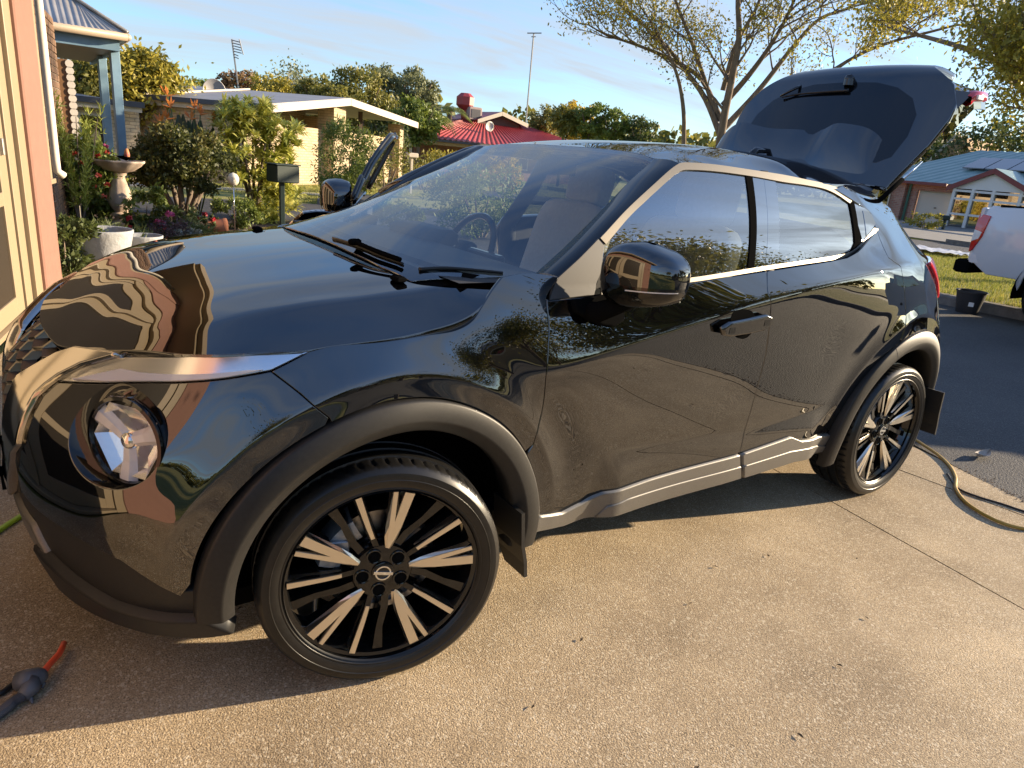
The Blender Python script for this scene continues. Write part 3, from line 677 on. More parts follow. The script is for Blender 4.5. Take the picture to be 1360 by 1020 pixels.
# ------------------------------------------------------------------ wheels
def wheel(name, pos, steer, spin):
    w = empty(name, parent=car); w.location = pos; w.rotation_euler = (0, 0, steer)
    if abs(steer) > 2: pass
    # tyre, axis y, outer side at -y
    prof = [(.255, -.100), (.262, -.106), (.280, -.113), (.300, -.1155), (.318, -.112), (.330, -.104), (.3375, -.094), (.3400, -.080),
            (.3412, -.058), (.3335, -.056), (.3335, -.048), (.3420, -.046), (.3425, -.012), (.3345, -.010), (.3345, .000), (.3425, .002),
            (.3420, .036), (.3335, .038), (.3335, .046), (.3412, .048), (.340, .080), (.334, .098), (.318, .112), (.29, .113), (.255, .100)]
    prof = [(.255+(r-.255)*.84, y) for r, y in prof]; n = 300; V = []
    for i, (r, y) in enumerate(prof):
        for k in range(n):
            t = 2*math.pi*k/n + (.012*math.sin((y+.1)*16))
            rr = r-(.0045 if (k % 5 == 0 and r > .3225 and .05 < abs(y) < .085) else 0)
            V.append((rr*math.cos(t), y, rr*math.sin(t)))
    F = [(i*n+k, (i+1)*n+k, (i+1)*n+(k+1) % n, i*n+(k+1) % n) for i in range(len(prof)-1) for k in range(n)]
    t_ = MB(); t_.add(V, F); t_.build('tyre', M['rubber'], w, angle=24)
    m = MB()                                                        # rim: flange, barrel
    m.lathe([(.256, .108), (.262, .100), (.258, .088), (.246, .084), (.236, .060), (.226, .0), (.222, -.09)], 72, axis='y')
    # raised rib and sidewall line
    m.build('rim', M['gloss_black'], w, angle=35)
    m = MB(); m.lathe([(.262, .107), (.2635, .1095), (.2665, .1095), (.268, .107)], 90, axis='y'); m.lathe([(.288, .1145), (.2893, .1165), (.2912, .1165), (.2925, .1145)], 90, axis='y'); m.build('sidewall_ring', M['rubber'], w, smooth=True)
    m = MB(); m.lathe([(.0, .070), (.060, .071), (.078, .068), (.086, .056), (.088, .02), (.0, .02)], 60, axis='y'); m.build('wheel_hub', M['gloss_black'], w, angle=35)
    # spokes: polygons (r, half width) extruded along y
    def bar(path, wid, y0, y1, mt, nm, cap=None):
        "path in polar (r, degrees); y as depth along it (outer face), y1 back"
        P = np.array([(r*math.cos(R(a)), r*math.sin(R(a))) for r, a in path]); T = np.gradient(P, axis=0); T /= np.linalg.norm(T, axis=1)[:, None]; N = np.stack([-T[:, 1], T[:, 0]], 1)
        wv = np.array(wid)[:, None]; Lf, Rt = P+N*wv, P-N*wv; Lb, Rb = P+N*(wv+.006), P-N*(wv+.006); yf = np.array(y0)
        G = []
        for i in range(len(P)): G.append([(Lb[i][0], y1, Lb[i][1]), (Lf[i][0], yf[i]+.002, Lf[i][1]), (Lf[i][0]*.99+P[i][0]*.01, yf[i], Lf[i][1]*.99+P[i][1]*.01), (Rt[i][0], yf[i], Rt[i][1]), (Rb[i][0], y1, Rb[i][1])])
        G = np.array(G); mm = MB(); mm.grid(G); a_ = 0; b_ = len(P)-1
        mm.F.append(tuple(b_*5+q for q in range(5))); mm.F.append(tuple(q for q in range(4, -1, -1)))
        return mm.build(nm, mt, w)
    for s in range(5):
        a = spin+s*72
        # black body of the double spoke, machined faces on it
        bar([(.07, a), (.15, a), (.247, a+4.6)], [.008, .010, .008], [-.070, -.080, -.090], -.03, M['gloss_black'], 'spoke')
        bar([(.09, a), (.15, a), (.247, a-4.4)], [.008, .012, .012], [-.070, -.080, -.090], -.03, M['gloss_black'], 'spoke')
        bar([(.072, a+.5), (.105, a+1.6), (.14, a+2.8), (.2465, a+4.6)], [.001, .0074, .0070, .0060], [-.0735, -.0765, -.081, -.0925], -.07, M['machined'], 'spoke_face')
        bar([(.072, a-.5), (.105, a-2.0), (.14, a-3.3), (.2465, a-4.2)], [.001, .0085, .0110, .0132], [-.0735, -.0765, -.081, -.0925], -.07, M['machined'], 'spoke_face')
        b = a+27
        bar([(.06, b-6), (.12, b-1), (.247, b)], [.007, .008, .009], [-.064, -.074, -.088], -.03, M['gloss_black'], 'spoke')
        bar([(.108, b-1.5), (.15, b-.4), (.2465, b)], [.0050, .0062, .0080], [-.0745, -.0795, -.0905], -.06, M['machined'], 'spoke_face')
        c_ = a+48
        bar([(.06, c_+8), (.12, c_+3), (.18, c_-3), (.245, c_-4)], [.010, .010, .009, .014], [-.060, -.060, -.064, -.075], -.02, M['gloss_black'], 'spoke')
        al = a+36
        m = MB(); m.lathe([(.0175, .0712), (.0, .0714)], 20, (.055*math.cos(R(al)), 0, .055*math.sin(R(al))), axis='y'); m.build('lug_hole', M['soft_black'], w)
        m = MB(); m.lathe([(.0215, .0690), (.0215, .0735), (.0195, .0745), (.0170, .0735), (.0165, .069)], 20, (.055*math.cos(R(al)), 0, .055*math.sin(R(al))), axis='y'); m.build('lug_recess', M['gloss_black'], w, angle=35)
        m = MB(); m.lathe([(.010, .071), (.010, .0722), (.007, .0726), (.0, .0726)], 6, (.055*math.cos(R(al)), 0, .055*math.sin(R(al))), axis='y'); m.build('lug_nut', M['soft_black'], w)
    m = MB(); m.lathe([(.031, .070), (.030, .075), (.026, .077), (.0, .0775)], 36, axis='y'); cap = m.build('centre_cap', M['gloss_black'], w, angle=35)
    m = MB(); m.lathe([(.0215, .0765), (.0215, .0795), (.0175, .0795), (.0175, .0765)], 36, axis='y'); m.box((0, -.0790, 0), (.052, .0035, .0085), M=[[math.cos(.17), 0, math.sin(.17)], [0, 1, 0], [-math.sin(.17), 0, math.cos(.17)]]); m.build('cap_emblem', M['chrome'], w, angle=35)
    m = MB(); m.lathe([(.0, .0), (.140, .0), (.140, .012), (.155, .014), (.155, -.012), (.10, -.012), (.0, -.012)], 48, axis='y'); m.build('brake_disc', M['steel'], w, angle=35)
    m = MB()
    ca = [R(t) for t in np.linspace(118, 172, 9)]
    m.grid([[(r*math.cos(t), y, r*math.sin(t)) for r, y in ((.105, -.03), (.110, -.045), (.135, -.052), (.165, -.045), (.172, -.02), (.172, .03))] for t in ca]); m.box((.137*math.cos(R(145)), -.052, .137*math.sin(R(145))), (.05, .012, .035), bev=.005)
    m.build('brake_caliper', M['caliper'], w, angle=30)
    return w
wf = wheel('wheel', (.056, -.785, .328), -0.239, 8)
wr = wheel('wheel', (2.636, -.755, .328), 0, 15)
wfr = wheel('wheel', (.056,   .785, .328), math.pi-0.239, 40)
wrr = wheel('wheel', (2.636, .755, .328), math.pi, 60)
# ------------------------------------------------------------------ cowl, windscreen, pillars, roof, windows
T_OUT = [(795.6, 316.8), (830, 280), (870, 243), (893, 223), (903, 217.6), (920, 217.5), (950, 220), (998, 227), (1040, 233.5), (1069, 239.5), (1095.7, 245.5), (1114.5, 253), (1131, 266)]
T_IN = [(803, 325), (834, 289), (874, 251.5), (896, 232.5), (905, 227.5), (920, 227), (950, 229), (998, 235.5), (1040, 243), (1069, 247), (1095, 252.5), (1110, 259.5), (1127, 271)]
to2 = hit_glass(T_OUT); ti2 = hit_glass(T_IN); TO3 = GL(to2); TI3 = GL(ti2)
def strip(name, A, B, off, m_, par, sy=1, th=.006, surf=GL):
    a = smooth_line(A, 60); b = smooth_line(B, 60); G = np.stack([surf(a), surf(a*.5+b*.5), surf(b)], 0)*[1, sy, 1]
    n = surf.nrm(a)[None]*[1, sy, 1]; G = G+n*off
    mb = thick(G, 1.0, -n*th); return mb.build(name, m_, par, angle=40)
for sy in (1, -1):
    if sy == 1: strip('window_trim', to2, ti2, .007, M['trim_metal'], car, sy)
# waist trim under the windows: on the glass plane just above the door tops
b_lo = [(797, 392), (840, 386), (917.6, 375), (1018, 358.5), (1060, 352), (1103.5, 345.6), (1125.5, 341), (1139.6, 333), (1155, 316), (1164.7, 305)]
b_up = [(797, 386), (840, 379.5), (917.6, 369), (1018, 353), (1060, 347), (1103.5, 340.5), (1123, 336.5), (1134, 330.5), (1150, 314.5), (1159, 303.5)]
bl2 = hit_glass(b_lo); bu2 = hit_glass(b_up)
strip('waist_trim', bl2, bu2, .007, M['trim_metal'], fdoor)
M['rear_glass'] = mat('rear_window_glass', (.004, .005, .007), .0, IOR=1.6)
M['dark_glass'] = mat('privacy_glass', (.006, .007, .007), .0, IOR=3.4)
fg = hit_glass([(799, 384), (801, 340), (803, 325), (834, 289), (874, 251.5), (896, 232.5), (905, 227.5), (950, 229), (991, 234.5), (993, 356.5), (917, 368.5)])
panel('window_glass', GL, fg, M['side_glass'], fdoor, lift=.001, gap=0, depth=.004, step=.03)
bp1 = hit_glass([(989.5, 234), (998, 235.5), (1000, 356), (992, 357)]); panel('window_divider', GL, bp1, M['soft_black'], fdoor, lift=.005, gap=0, depth=.01, step=.02)
bp2 = hit_glass([(998, 235.5), (1013.5, 237.5), (1015, 353.5), (1000, 356)]); panel('pillar_cover', GL, bp2, M['dark_glass'], fdoor, lift=.003, gap=.001, depth=.01, step=.02)
bp3 = hit_glass([(1013.5, 237.5), (1029, 240), (1032, 350.5), (1015, 353.5)]); panel('pillar_cover', GL, bp3, M['dark_glass'], rdoor, lift=.003, gap=.001, depth=.01, step=.02)
rg = hit_glass([(1029, 240), (1069, 246), (1095, 252), (1110, 258.5), (1127, 270), (1131, 300), (1134, 323), (1130, 332), (1111, 339), (1080, 344.5), (1032, 351)])
panel('window_glass', GL, rg, M['side_glass'], rdoor, lift=.001, gap=0, depth=.004, step=.03)
dv = hit_glass([(1126, 268), (1132, 266.5), (1138, 300), (1144, 322), (1138, 331), (1129, 334), (1134, 323)]); panel('window_divider', GL, dv, M['soft_black'], rdoor, lift=.006, gap=0, depth=.012, step=.015)
qt = hit_glass([(1133, 267), (1145, 275), (1156.5, 285), (1162, 297), (1157, 306), (1147, 319), (1143, 324), (1137, 298)]); panel('pillar_trim', GL, qt, M['dark_glass'], rdoor, lift=.004, gap=.001, depth=.01, step=.015)
qg = hit_glass([(1144.5, 281), (1154, 286), (1157, 303), (1149, 314)]); panel('quarter_glass', GL, qg, M['dark_glass'], rdoor, lift=.006, gap=0, depth=.004, step=.015)
# windscreen with black border
ws_out = np.array([(.175, 0), (.178, -.243), (.19, -.46), (.22, -.59), (.33, -.625), (.50, -.675), (.572, -.70), (.84, -.634), (1.142, -.545), (1.153, -.46), (1.165, -.3), (1.167, 0)])
ws_o = np.vstack([ws_out, (ws_out*[1, -1])[::-1][1:-1]])
panel('windscreen', WIND, ws_o, M['windscreen'], car, gap=.001, depth=.004, step=.03)
# A pillar, both sides
inn = np.array([(.568, -.702), (.70, -.671), (.84, -.636), (1.0, -.588), (1.142, -.547)]); I3 = WIND(inn)
out2 = hit_glass([(742, 368), (768, 344), (795.6, 316.8), (830, 280), (870, 243), (893, 223), (903, 217.6)]); O3 = GL(smooth_line(out2, 24)); I3 = smooth_line(I3, 24)
for sy in (1, -1):
    G = ruled(I3, O3, .012, 7, (-.45, -.75, .5)); mb = MB(); mb.grid(G*[1, sy, 1]); mb.build('front_pillar', M.setdefault('pillar_black', lacquer('pillar_black', (.003, .003, .004), 1.6, .015)), car, smooth=True)
# roof
ro_s = smooth_line(np.vstack([TO3[4:10, :], [(2.02, -.662, 1.424), (2.25, -.628, 1.43), (2.45, -.588, 1.41), (2.60, -.57, 1.377), (2.70, -.555, 1.345)]]), 30)
_r2 = np.vstack([_rf[[0, 1, 2, 3, 5, 6, 7, 8, 10, 11, 12, 13, 15, 16, 17]], ro_s[::2], [(2.65, 0, 1.455), (2.65, -.3, 1.443), (2.65, -.5, 1.395), (2.8, 0, 1.425), (2.8, -.3, 1.41), (2.8, -.5, 1.35)]])
_r2m = _r2[_r2[:, 1] < -.01]*[1, -1, 1]
_roof = TPS(np.vstack([_r2, _r2m])[:, :2], np.vstack([_r2, _r2m])[:, 2], lam=6e-4)
rh = np.vstack([[(1.170, 0), (1.168, -.3), (1.156, -.46), (1.145, -.548)], ro_s[:, :2], [(2.745, -.45), (2.765, -.25), (2.77, 0)]])
panel('roof', ROOF, np.vstack([rh, (rh*[1, -1])[::-1][1:-1]]), P_, car, gap=.002, depth=.03, step=.025, edge=.003)
# sail panel at the mirror
sail = hit_glass([(741, 369), (768, 344.5), (794, 318), (801, 324), (797, 360), (788, 391), (730, 398)])
panel('mirror_sail', GL, sail, M['dark_trim'], fdoor, lift=.004, gap=0, depth=.01, step=.02)
# quarter panel and rear bumper
quo = np.vstack([S4[0:], arc(RA, RR, 66, 139, 30), [(2.93-AX+.02, .70), (2.86, .80), (2.84, .92)]])
rq = hit_side([(1203.5, 421)])
seamB = [(3.0-AX, .67), (2.99-AX, .80), (2.97-AX, .95), (2.975-AX, 1.06)]
def su(x, z):
    us = np.linspace(.5, 4.2, 400); P = SIDE(np.stack([us, np.full(400, z)], 1)); return us[int(np.argmin(np.abs(P[:, 0]-x)+ (P[:, 1] > -.02)*9))]
seamB = np.array([(su(x, z), z) for x, z in ((3.02, .64), (3.0, .80), (2.98, .95), (2.97, 1.04))])
ang_b = math.degrees(math.atan2(seamB[0][1]-RA[1], -(seamB[0][0]+AX-RA[0])))
dpil = np.array([(su(x, z), z) for x, z in ((3.02, 1.10), (2.96, 1.155), (2.85, 1.22), (2.76, 1.28), (2.705, 1.335))])
C3 = np.vstack([ro_s[::-1][0:1, [0, 2]], ro_s[::-1][3:16, [0, 2]]])-[AX, 0]
tr_s = hit_side([(1108, 251), (1131, 265), (1145, 274), (1157, 284), (1165, 305)])
C3 = C3[C3[:, 0] > tr_s[0][0]+.06]
quo = np.vstack([S4, arc(RA, RR, 68, ang_b, 40), seamB, dpil, C3, tr_s[:-1]])
for mir in (False, True): panel('rear_quarter', SIDE, quo, P_, car, feats=[] if mir else FEATS, mirror=mir, step=.03 if mir else .016)
RU = (BX-AX)+math.pi/2*R0
rb_o = np.vstack([arc(RA, RR, ang_b, 188, 24), [(su(3.15, .27), .27), (su(3.30, .26), .26), (RU, .26), (RU, .98), (su(3.20, 1.02), 1.02)], seamB[::-1]])
for mir in (False, True): panel('rear_bumper', SIDE, rb_o, P_, car, mirror=mir, step=.03, depth=.01)
rl_o = np.array([(su(3.05, .42), .42), (su(3.2, .48), .48), (RU, .48), (RU, .24), (su(3.28, .24), .24), (su(3.05, .26), .26)])
for mir in (False, True): panel('lower_rear_bumper', SIDE, rl_o, M['clad'], car, lift=.012, gap=0, depth=.03, mirror=mir, step=.03)
# tail lights on the body
tl = np.array([(su(2.90, 1.105), 1.105), (su(3.0, 1.115), 1.115), (su(3.12, 1.115), 1.115), (su(3.14, .97), .97), (su(3.10, .935), .935), (su(3.04, 1.0), 1.0)])
tlw = np.array([(su(3.07, 1.045), 1.045), (su(3.125, 1.05), 1.05), (su(3.135, .98), .98), (su(3.11, .955), .955)])
for mir in (False, True):
    t_ = panel('tail_light', SIDE, tl, M['red_lens'], car, lift=.014, gap=0, depth=.03, step=.012, edge=.005, mirror=mir)
    panel('reverse_lens', SIDE, tlw, M['white_lens'], t_, lift=.016, gap=0, depth=.01, step=.012, mirror=mir)
# sill trims
sa = [(712, 686), (745, 681), (772, 667), (800, 654), (860, 637), (979, 604.5)]; sb = [(709, 703), (745, 695), (790, 683), (860, 665), (979, 632.5), (979, 632.5)]
def sill(A, B, par, name='sill_trim'):
    a, b = hit_side(A), hit_side(B); o = np.vstack([a, b[::-1]]); t = panel(name, SIDE, o, M['silver_trim'], par, lift=.014, gap=.0005, depth=.03, edge=.004); return t
s1_ = sill(sa, sb[:-1], fdoor)
sa2 = [(984, 603), (1030, 587), (1048, 580.5), (1062, 586), (1090, 578.5), (1104, 577)]; sb2 = [(984, 631.5), (1050, 611), (1090, 597), (1107, 588)]
s2_ = sill(sa2, sb2, rdoor)
# fold line standing proud on the trims
l1 = hit_side([(790, 682), (805, 669), (830, 660), (979, 618), (979, 632), (900, 654)]); panel('sill_rib', SIDE, l1, M['silver_trim'], s1_, lift=.020, gap=.001, depth=.012, edge=.003)
l2 = hit_side([(984, 617), (1045, 598), (1075, 592), (1092, 590), (1090, 596.5), (1050, 610.5), (984, 631)]); panel('sill_rib', SIDE, l2, M['silver_trim'], s2_, lift=.020, gap=.001, depth=.012, edge=.003)
# black sills and floor under the doors
for sy in (1, -1):
    m = MB(); m.box((1.30, -.70*sy, .30), (1.66, .10, .14), bev=.02); m.build('sill', M['clad'], car)
m = MB(); m.box((1.3, 0, .26), (3.5, 1.40, .05)); m.box((-.2, 0, .24), (.7, 1.1, .06)); m.box((1.6, .0, .20), (2.2, .3, .06)); m.build('underbody', M['soft_black'], car)
# door handle
hh = hit_side([(953, 434), (962, 428.5), (990, 423), (1010, 418.5), (1016, 421), (1015, 428), (1006, 433.5), (985, 438), (962, 441.5), (954, 440)])
hw_ = panel('door_handle', SIDE, hh, M['chrome_dark'] if 'chrome_dark' in M else MATS.setdefault('chrome_dark', mat('black_chrome', (.14, .135, .13), .08, 1.0)), fdoor, lift=.034, gap=0, depth=.012, edge=.007, step=.008)
m = MB(); hp = S3(hit_side([(962, 436), (1008, 426)])); m.box(hp[0]-[0, .015, 0], (.03, .04, .02)); m.box(hp[1]-[0, .015, 0], (.03, .04, .02)); m.build('handle_mount', M['gloss_black'], hw_)
hc = hit_side([(970, 424), (974, 415), (985, 411.5), (997, 413), (1002, 420), (1000, 438), (992, 448), (982, 449), (974, 443)]); panel('handle_cup', SIDE, smooth_line(np.vstack([hc, hc[:1]]), 40)[:-1], M['soft_black'], fdoor, lift=.0015, gap=0, depth=.006, step=.01)
hr = hit_side([(985, 437)])[0]
# wing mirror
def superq(c, ax, ay, az, e1, e2, n=28, m_=16, z0=-1, z1=1, warp=None):
    G = []
    for i in range(m_+1):
        s = z0+(z1-z0)*i/m_; ph = math.asin(max(-1, min(1, s))); row = []
        for k in range(n):
            t = 2*math.pi*k/n; f = lambda v, e: math.copysign(abs(v)**e, v)
            p = np.array([f(math.cos(ph), e1)*f(math.cos(t), e2), f(math.cos(ph), e1)*f(math.sin(t), e2), f(math.sin(ph), e1)])
            if warp: p = warp(p)
            row.append(np.array(c)+ax*p[0]+ay*p[1]+az*p[2])
        G.append(row)
    return np.array(G)
def mirror(C, yaw, par, sy=1):
    w = part('wing_mirror', par if par is None else None) if False else empty('wing_mirror', parent=car)
    c, s = math.cos(yaw), math.sin(yaw)
    fw = np.array([-c, -s*sy, 0.]); lat = np.array([s, -c*sy, 0.])       # forward and outboard directions
    def warp(p):
        x, y, z = p                                                     # x forward, y outboard
        if x < -.45: x = -.45
        x *= 1.0-.28*max(y, 0)**2; z = z*(1-.22*max(y, -.2))+.06*y
        if z > 0: z *= 1.08-.10*abs(y)
        return np.array([x, y, z])
    G = superq(C, fw*.085, lat*.125, np.array([0, 0, .085]), .62, .62, 36, 22, -.999, .999, warp)
    k = 10
    m = MB(); m.grid(G[k:], closed=True); m.build('mirror_cap', P_, w, smooth=True)
    m = MB(); H = C+(G[:k+1]-C)*.985; m.grid(H, closed=True); m.build('mirror_shell', M['gloss_black'], w, smooth=True)
    i1 = C+(G[k-2]-C)*1.006; i0 = C+(G[k-1]-C)*1.006; sel = [q for q in range(36) if (G[k-1][q]-C)@fw > .005 and (G[k-1][q]-C)@lat > -.02]
    m = MB(); sel = sorted(sel, key=lambda q: (G[k-1][q]-C)@lat); m.grid(np.stack([i1[sel]*.4+i0[sel]*.6, i0[sel]])); m.build('indicator', M['lens'] if False else M['white_lens'], w, smooth=True)
    m = MB(); m.box(C-fw*.037, (.004, .19, .11), rz=yaw*sy, bev=.002); m.build('mirror_glass', M['chrome'], w)
    return w, fw, lat
MC = at((858, 368), 'y', -1.0)
mw, fw_, lat_ = mirror(MC, R(8), fdoor)
m = MB()
bz = at((785, 412), 'y', -.875); bt = MC-np.array([0, 0, .065])+lat_*-.035
m.tube([bz+[0.01, .03, -.01], bz+[.008, -.02, -.002], bz*.5+bt*.5+[0, -.012, -.004], bt, bt+[0, 0, .03]], [.030, .030, .026, .030, .030], 12)
bq = hit_side([(760, 401), (823, 391), (822, 424), (812, 431), (795, 429), (762, 412)]); m.build('mirror_arm', M['soft_black'], mw, smooth=True)
panel('mirror_foot', SIDE, bq, M['soft_black'], mw, lift=.022, gap=0, depth=.02, edge=.006)
# far door, swung open, with its mirror
HNG = np.array([.545, .86, 0]); OA = R(-62)
fdv = np.array([tuple(v.co) for v in fdoor.data.vertices])
def swing(P):
    P = np.asarray(P)*[1, -1, 1]-HNG; c, s = math.cos(-OA), math.sin(-OA)
    return P@np.array([[c, s, 0], [-s, c, 0], [0, 0, 1]])+HNG
def swing_obj(src, name, mt, par):
    V = swing(np.array([tuple(v.co) for v in src.data.vertices])); F = [tuple(p.vertices)[::-1] for p in src.data.polygons]
    return new_mesh(name, V, F, mt, par, smooth=True)
fdo = swing_obj(fdoor, 'open_door', P_, car); fdo.location = (.035, 0, .045)
inn_ = MB(); a = hit_glass(b_lo[:4]); top = GL(np.array([(.78, 1.08), (1.42, 1.10)])); 
V = [(.56, -.80, .40), (1.46, -.80, .40), (1.44, -.78, 1.08), (.60, -.78, 1.06), (.56, -.86, .40), (1.46, -.86, .40), (1.44, -.83, 1.09), (.60, -.81, 1.08)]
inn_.add(swing(np.array(V)), [(0, 1, 2, 3), (4, 7, 6, 5), (0, 4, 5, 1), (1, 5, 6, 2), (2, 6, 7, 3), (3, 7, 4, 0)]); inn_.build('door_lining', M['interior'], fdo)
fr = smooth_line(np.vstack([GL(hit_glass([(745, 366), (795.6, 320)])), TI3[0:8]-[0, 0, .01], GL(hit_glass([(1005, 235)])), GL(hit_glass([(1005, 355)]))]), 60)
m = MB(); m.tube(swing(fr), .016, 8); m.build('window_frame', M['gloss_black'], fdo, smooth=True)
m = MB(); m.tube(swing(fr+[-.012, -.004, .018]), .010, 8); m.build('door_seal', M['rubber'], fdo, smooth=True)
gv = swing(GL(fg)); fc = gv.mean(0); m = MB(); m.add(list(gv), [tuple(range(len(gv)))]); m.build('window_glass', M['side_glass'], fdo)
mw2, f2, l2_ = mirror(np.array([0, 0, 0.]), R(8), None, sy=-1)
_mc = at((449, 263), 'y', 1.05)
mw2.location = at((449, 262), 'y', .98) if False else _mc; mw2.rotation_euler = (0, 0, OA*-1*0 + (-R(0)))
mw2.name = 'wing_mirror'
m = MB(); ba = swing(np.array([bz+[.01, .03, -.01], bz, bz*.5+bt*.5, bt+[0, 0, .03]])); m.tube(np.array([[.16, -.10, -.10], [.10, -.06, -.09], [.05, -.02, -.075], [0, 0, -.03]]), [.03, .03, .026, .03], 10); m.build('mirror_arm', M['soft_black'], mw2, smooth=True)
# ------------------------------------------------------------------ raised tailgate
def proj_px(P):
    d = np.atleast_2d(P)-CAM_P; z = d@FWD
    return np.stack([680+CAM_F*(d@RGT)/z, 510-CAM_F*(d@UPV)/z], 1)
GC = smooth_line([(2.72, 1.45), (2.79, 1.565), (2.90, 1.745), (3.0, 1.905), (3.065, 1.995), (3.14, 2.04), (3.28, 2.055), (3.52, 2.03)], 300)
_gs = np.r_[0, np.cumsum(np.linalg.norm(np.diff(GC, axis=0), axis=1))]; _gt = np.gradient(GC, axis=0); _gt /= np.linalg.norm(_gt, axis=1)[:, None]
def gatef(q):
    s, t = q[:, 0], q[:, 1]
    x = np.interp(s, _gs, GC[:, 0]); z = np.interp(s, _gs, GC[:, 1]); tx = np.interp(s, _gs, _gt[:, 0]); tz = np.interp(s, _gs, _gt[:, 1])
    w = np.abs(t)/.62; drop = .045*w**2.2
    return np.stack([x+tz*drop, t, z-tx*drop], 1)
GATE = Surf(gatef)
if GATE.nrm(np.array([[.4, 0]]))[0][2] < 0: GATE.sign = -1
_ga = np.stack(np.meshgrid(np.linspace(0, 1.25, 260), np.linspace(-.72, .72, 260), indexing='ij'), -1).reshape(-1, 2); _gp = proj_px(GATE(_ga))
def hit_gate(px): return np.array([_ga[np.argmin(((_gp-np.array(p))**2).sum(1))] for p in px])
tg = part('tailgate')
gl_h = np.array([(.0, 0), (.0, -.50), (.12, -.535), (.25, -.575), (.40, -.60), (.48, -.595), (.58, -.54), (.66, -.455), (.72, -.39), (.80, -.36), (1.02, -.36), (1.08, -.3), (1.09, 0)])
def sym(H): return np.vstack([H, (H*[1, -1])[::-1][1:-1]])
win_h = np.array([(.12, 0), (.12, -.40), (.16, -.455), (.28, -.475), (.40, -.46), (.49, -.40), (.55, -.30), (.58, -.18), (.585, 0)])
panel('gate_panel', GATE, sym(gl_h), P_, tg, gap=0, depth=.03, step=.024, edge=.006, holes=[resample(sym(win_h), .03, True)])
wh2 = sym(win_h)
panel('rear_window', GATE, wh2, M['rear_glass'], tg, lift=.001, gap=.001, depth=.008, step=.03)
# dark inner lining so the gate has depth
li = offset(resample(sym(gl_h), .05, True), .03); panel('gate_lining', GATE, li, M['interior'], tg, lift=-.06, gap=0, depth=.02, step=.05)
for sy in (-1, 1):
    # shoulder of the gate behind the window frame, carrying the lamp
    sh = [(.38, .585, -.035), (.50, .595, -.06), (.64, .61, -.085), (.80, .615, -.10), (.90, .60, -.10), (.95, .38, -.05), (.76, .38, -.03), (.58, .48, -.03)]
    C0 = []
    for s0, t0, l0 in sh: q = np.array([[s0, t0*sy]]); C0.append((GATE(q)+GATE.nrm(q)*l0)[0])
    C0 = np.array(C0); mm = MB(); mm.add(list(C0)+list(C0+[.05, -.02*sy*-1*0, -.07]), [tuple(range(8)), tuple(range(15, 7, -1))]+[(i, (i+1) % 8, 8+(i+1) % 8, 8+i) for i in range(8)]); mm.build('gate_shoulder', P_, tg)
    e = np.array([C0[1]*.3+C0[2]*.7, C0[2], C0[3], C0[4]]); G = np.stack([e+[0, -.02*sy, .008], e+[0, .014*sy, .002], e+[0, .018*sy, -.035], e+[0, -.01*sy, -.045]])
    mm = MB(); mm.grid(G); l_ = mm.build('tail_light', M['red_lens'], tg, smooth=True)
    mm = MB(); mm.box(C0[3]*.55+C0[2]*.45+np.array([0, .018*sy, -.025]), (.06, .012, .022), bev=.004); mm.build('reverse_lens', M['white_lens'], l_)
# spoiler standing at the hinge
tpx = [(953, 196), (958, 184), (970, 170), (985, 162.5), (1003, 166), (1022, 170), (1056, 171.5), (1090, 172.5), (1109, 164), (1130, 165), (1152, 170), (1168, 181), (1177, 198), (1182, 222), (1184, 236)]
top = np.array([at(q, 'x', 2.86) for q in tpx]); yb = top[:, 1]*.97
bot = np.stack([np.full(len(top), 2.735), yb, 1.395+.045*(1-(yb/.55)**2)], 1)
cen = np.array([.0, 0, 0, .0, .3, 1, 1, 1, .3, 0, 0, 0, 0, 0, 0])
G = []
for k in np.linspace(0, 1, 8):
    row = bot*(1-k)+top*k; row = row+np.outer(np.full(len(top), .014*math.sin(math.pi*k)), (-1, 0, .2)); row[:, 0] += cen*.007*(.3+.7*k)
    G.append(row)
G = np.array(G)
def dens(G, n):
    return np.array([smooth_line(r, n) for r in G])
GG = dens(G, 60); mb = thick(GG, .045, (.9, 0, -.25)); mb.build('spoiler', P_, tg, angle=45)
# rear wiper lying along the far edge of the glass
wp = hit_gate([(1039, 131), (1060, 120), (1085, 112), (1110, 107), (1131, 109)])
W3 = GATE(wp)+GATE.nrm(wp)*.022
m = MB(); m.tube(smooth_line(W3, 24), np.linspace(.006, .024, 24), 8); m.build('wiper_arm', M['gloss_black'], tg, smooth=True)
w4 = hit_gate([(1040, 131), (1065, 127), (1095, 124), (1128, 122)]); W4 = GATE(w4)+GATE.nrm(w4)*.012; m = MB(); m.tube(smooth_line(W4, 20), np.linspace(.004, .010, 20), 6); m.build('wiper_blade', M['rubber'], tg, smooth=True)
m = MB(); e0 = W3[-1]; m.lathe([(0, .0), (.03, .0), (.028, .03), (0, .034)], 16, tuple(e0-[0, 0, .03])); m.build('wiper_pivot', M['gloss_black'], tg, angle=40)
# gas strut
a, b = at((1166, 268), 'y', -.585), at((1224, 215), 'y', -.585); c = a+(b-a)*.55
m = MB(); m.tube([a, c], .011, 10); st = m.build('gas_strut', M['soft_black'], tg, smooth=True)
m = MB(); m.tube([c, b], .006, 10); m.build('strut_rod', M['chrome'], st, smooth=True)
# aerial on the roof
ap = at((996, 201), 'y', .0); m = MB(); zr = float(_roof(np.array([[2.2, 0]]))[0])
rp = hit_fn([(996, 199.5)], lambda P: P[:, 2]-_roof(P[:, :2]), 2, 6)[0]
m = MB(); m.tube([(2.38, .02, 1.50), (2.42, .02, 1.555), (2.52, .02, 1.56), (2.56, .02, 1.50)], [.035, .018, .012, .02], 8); m.build('roof_aerial', M['gloss_black'], car, smooth=True)
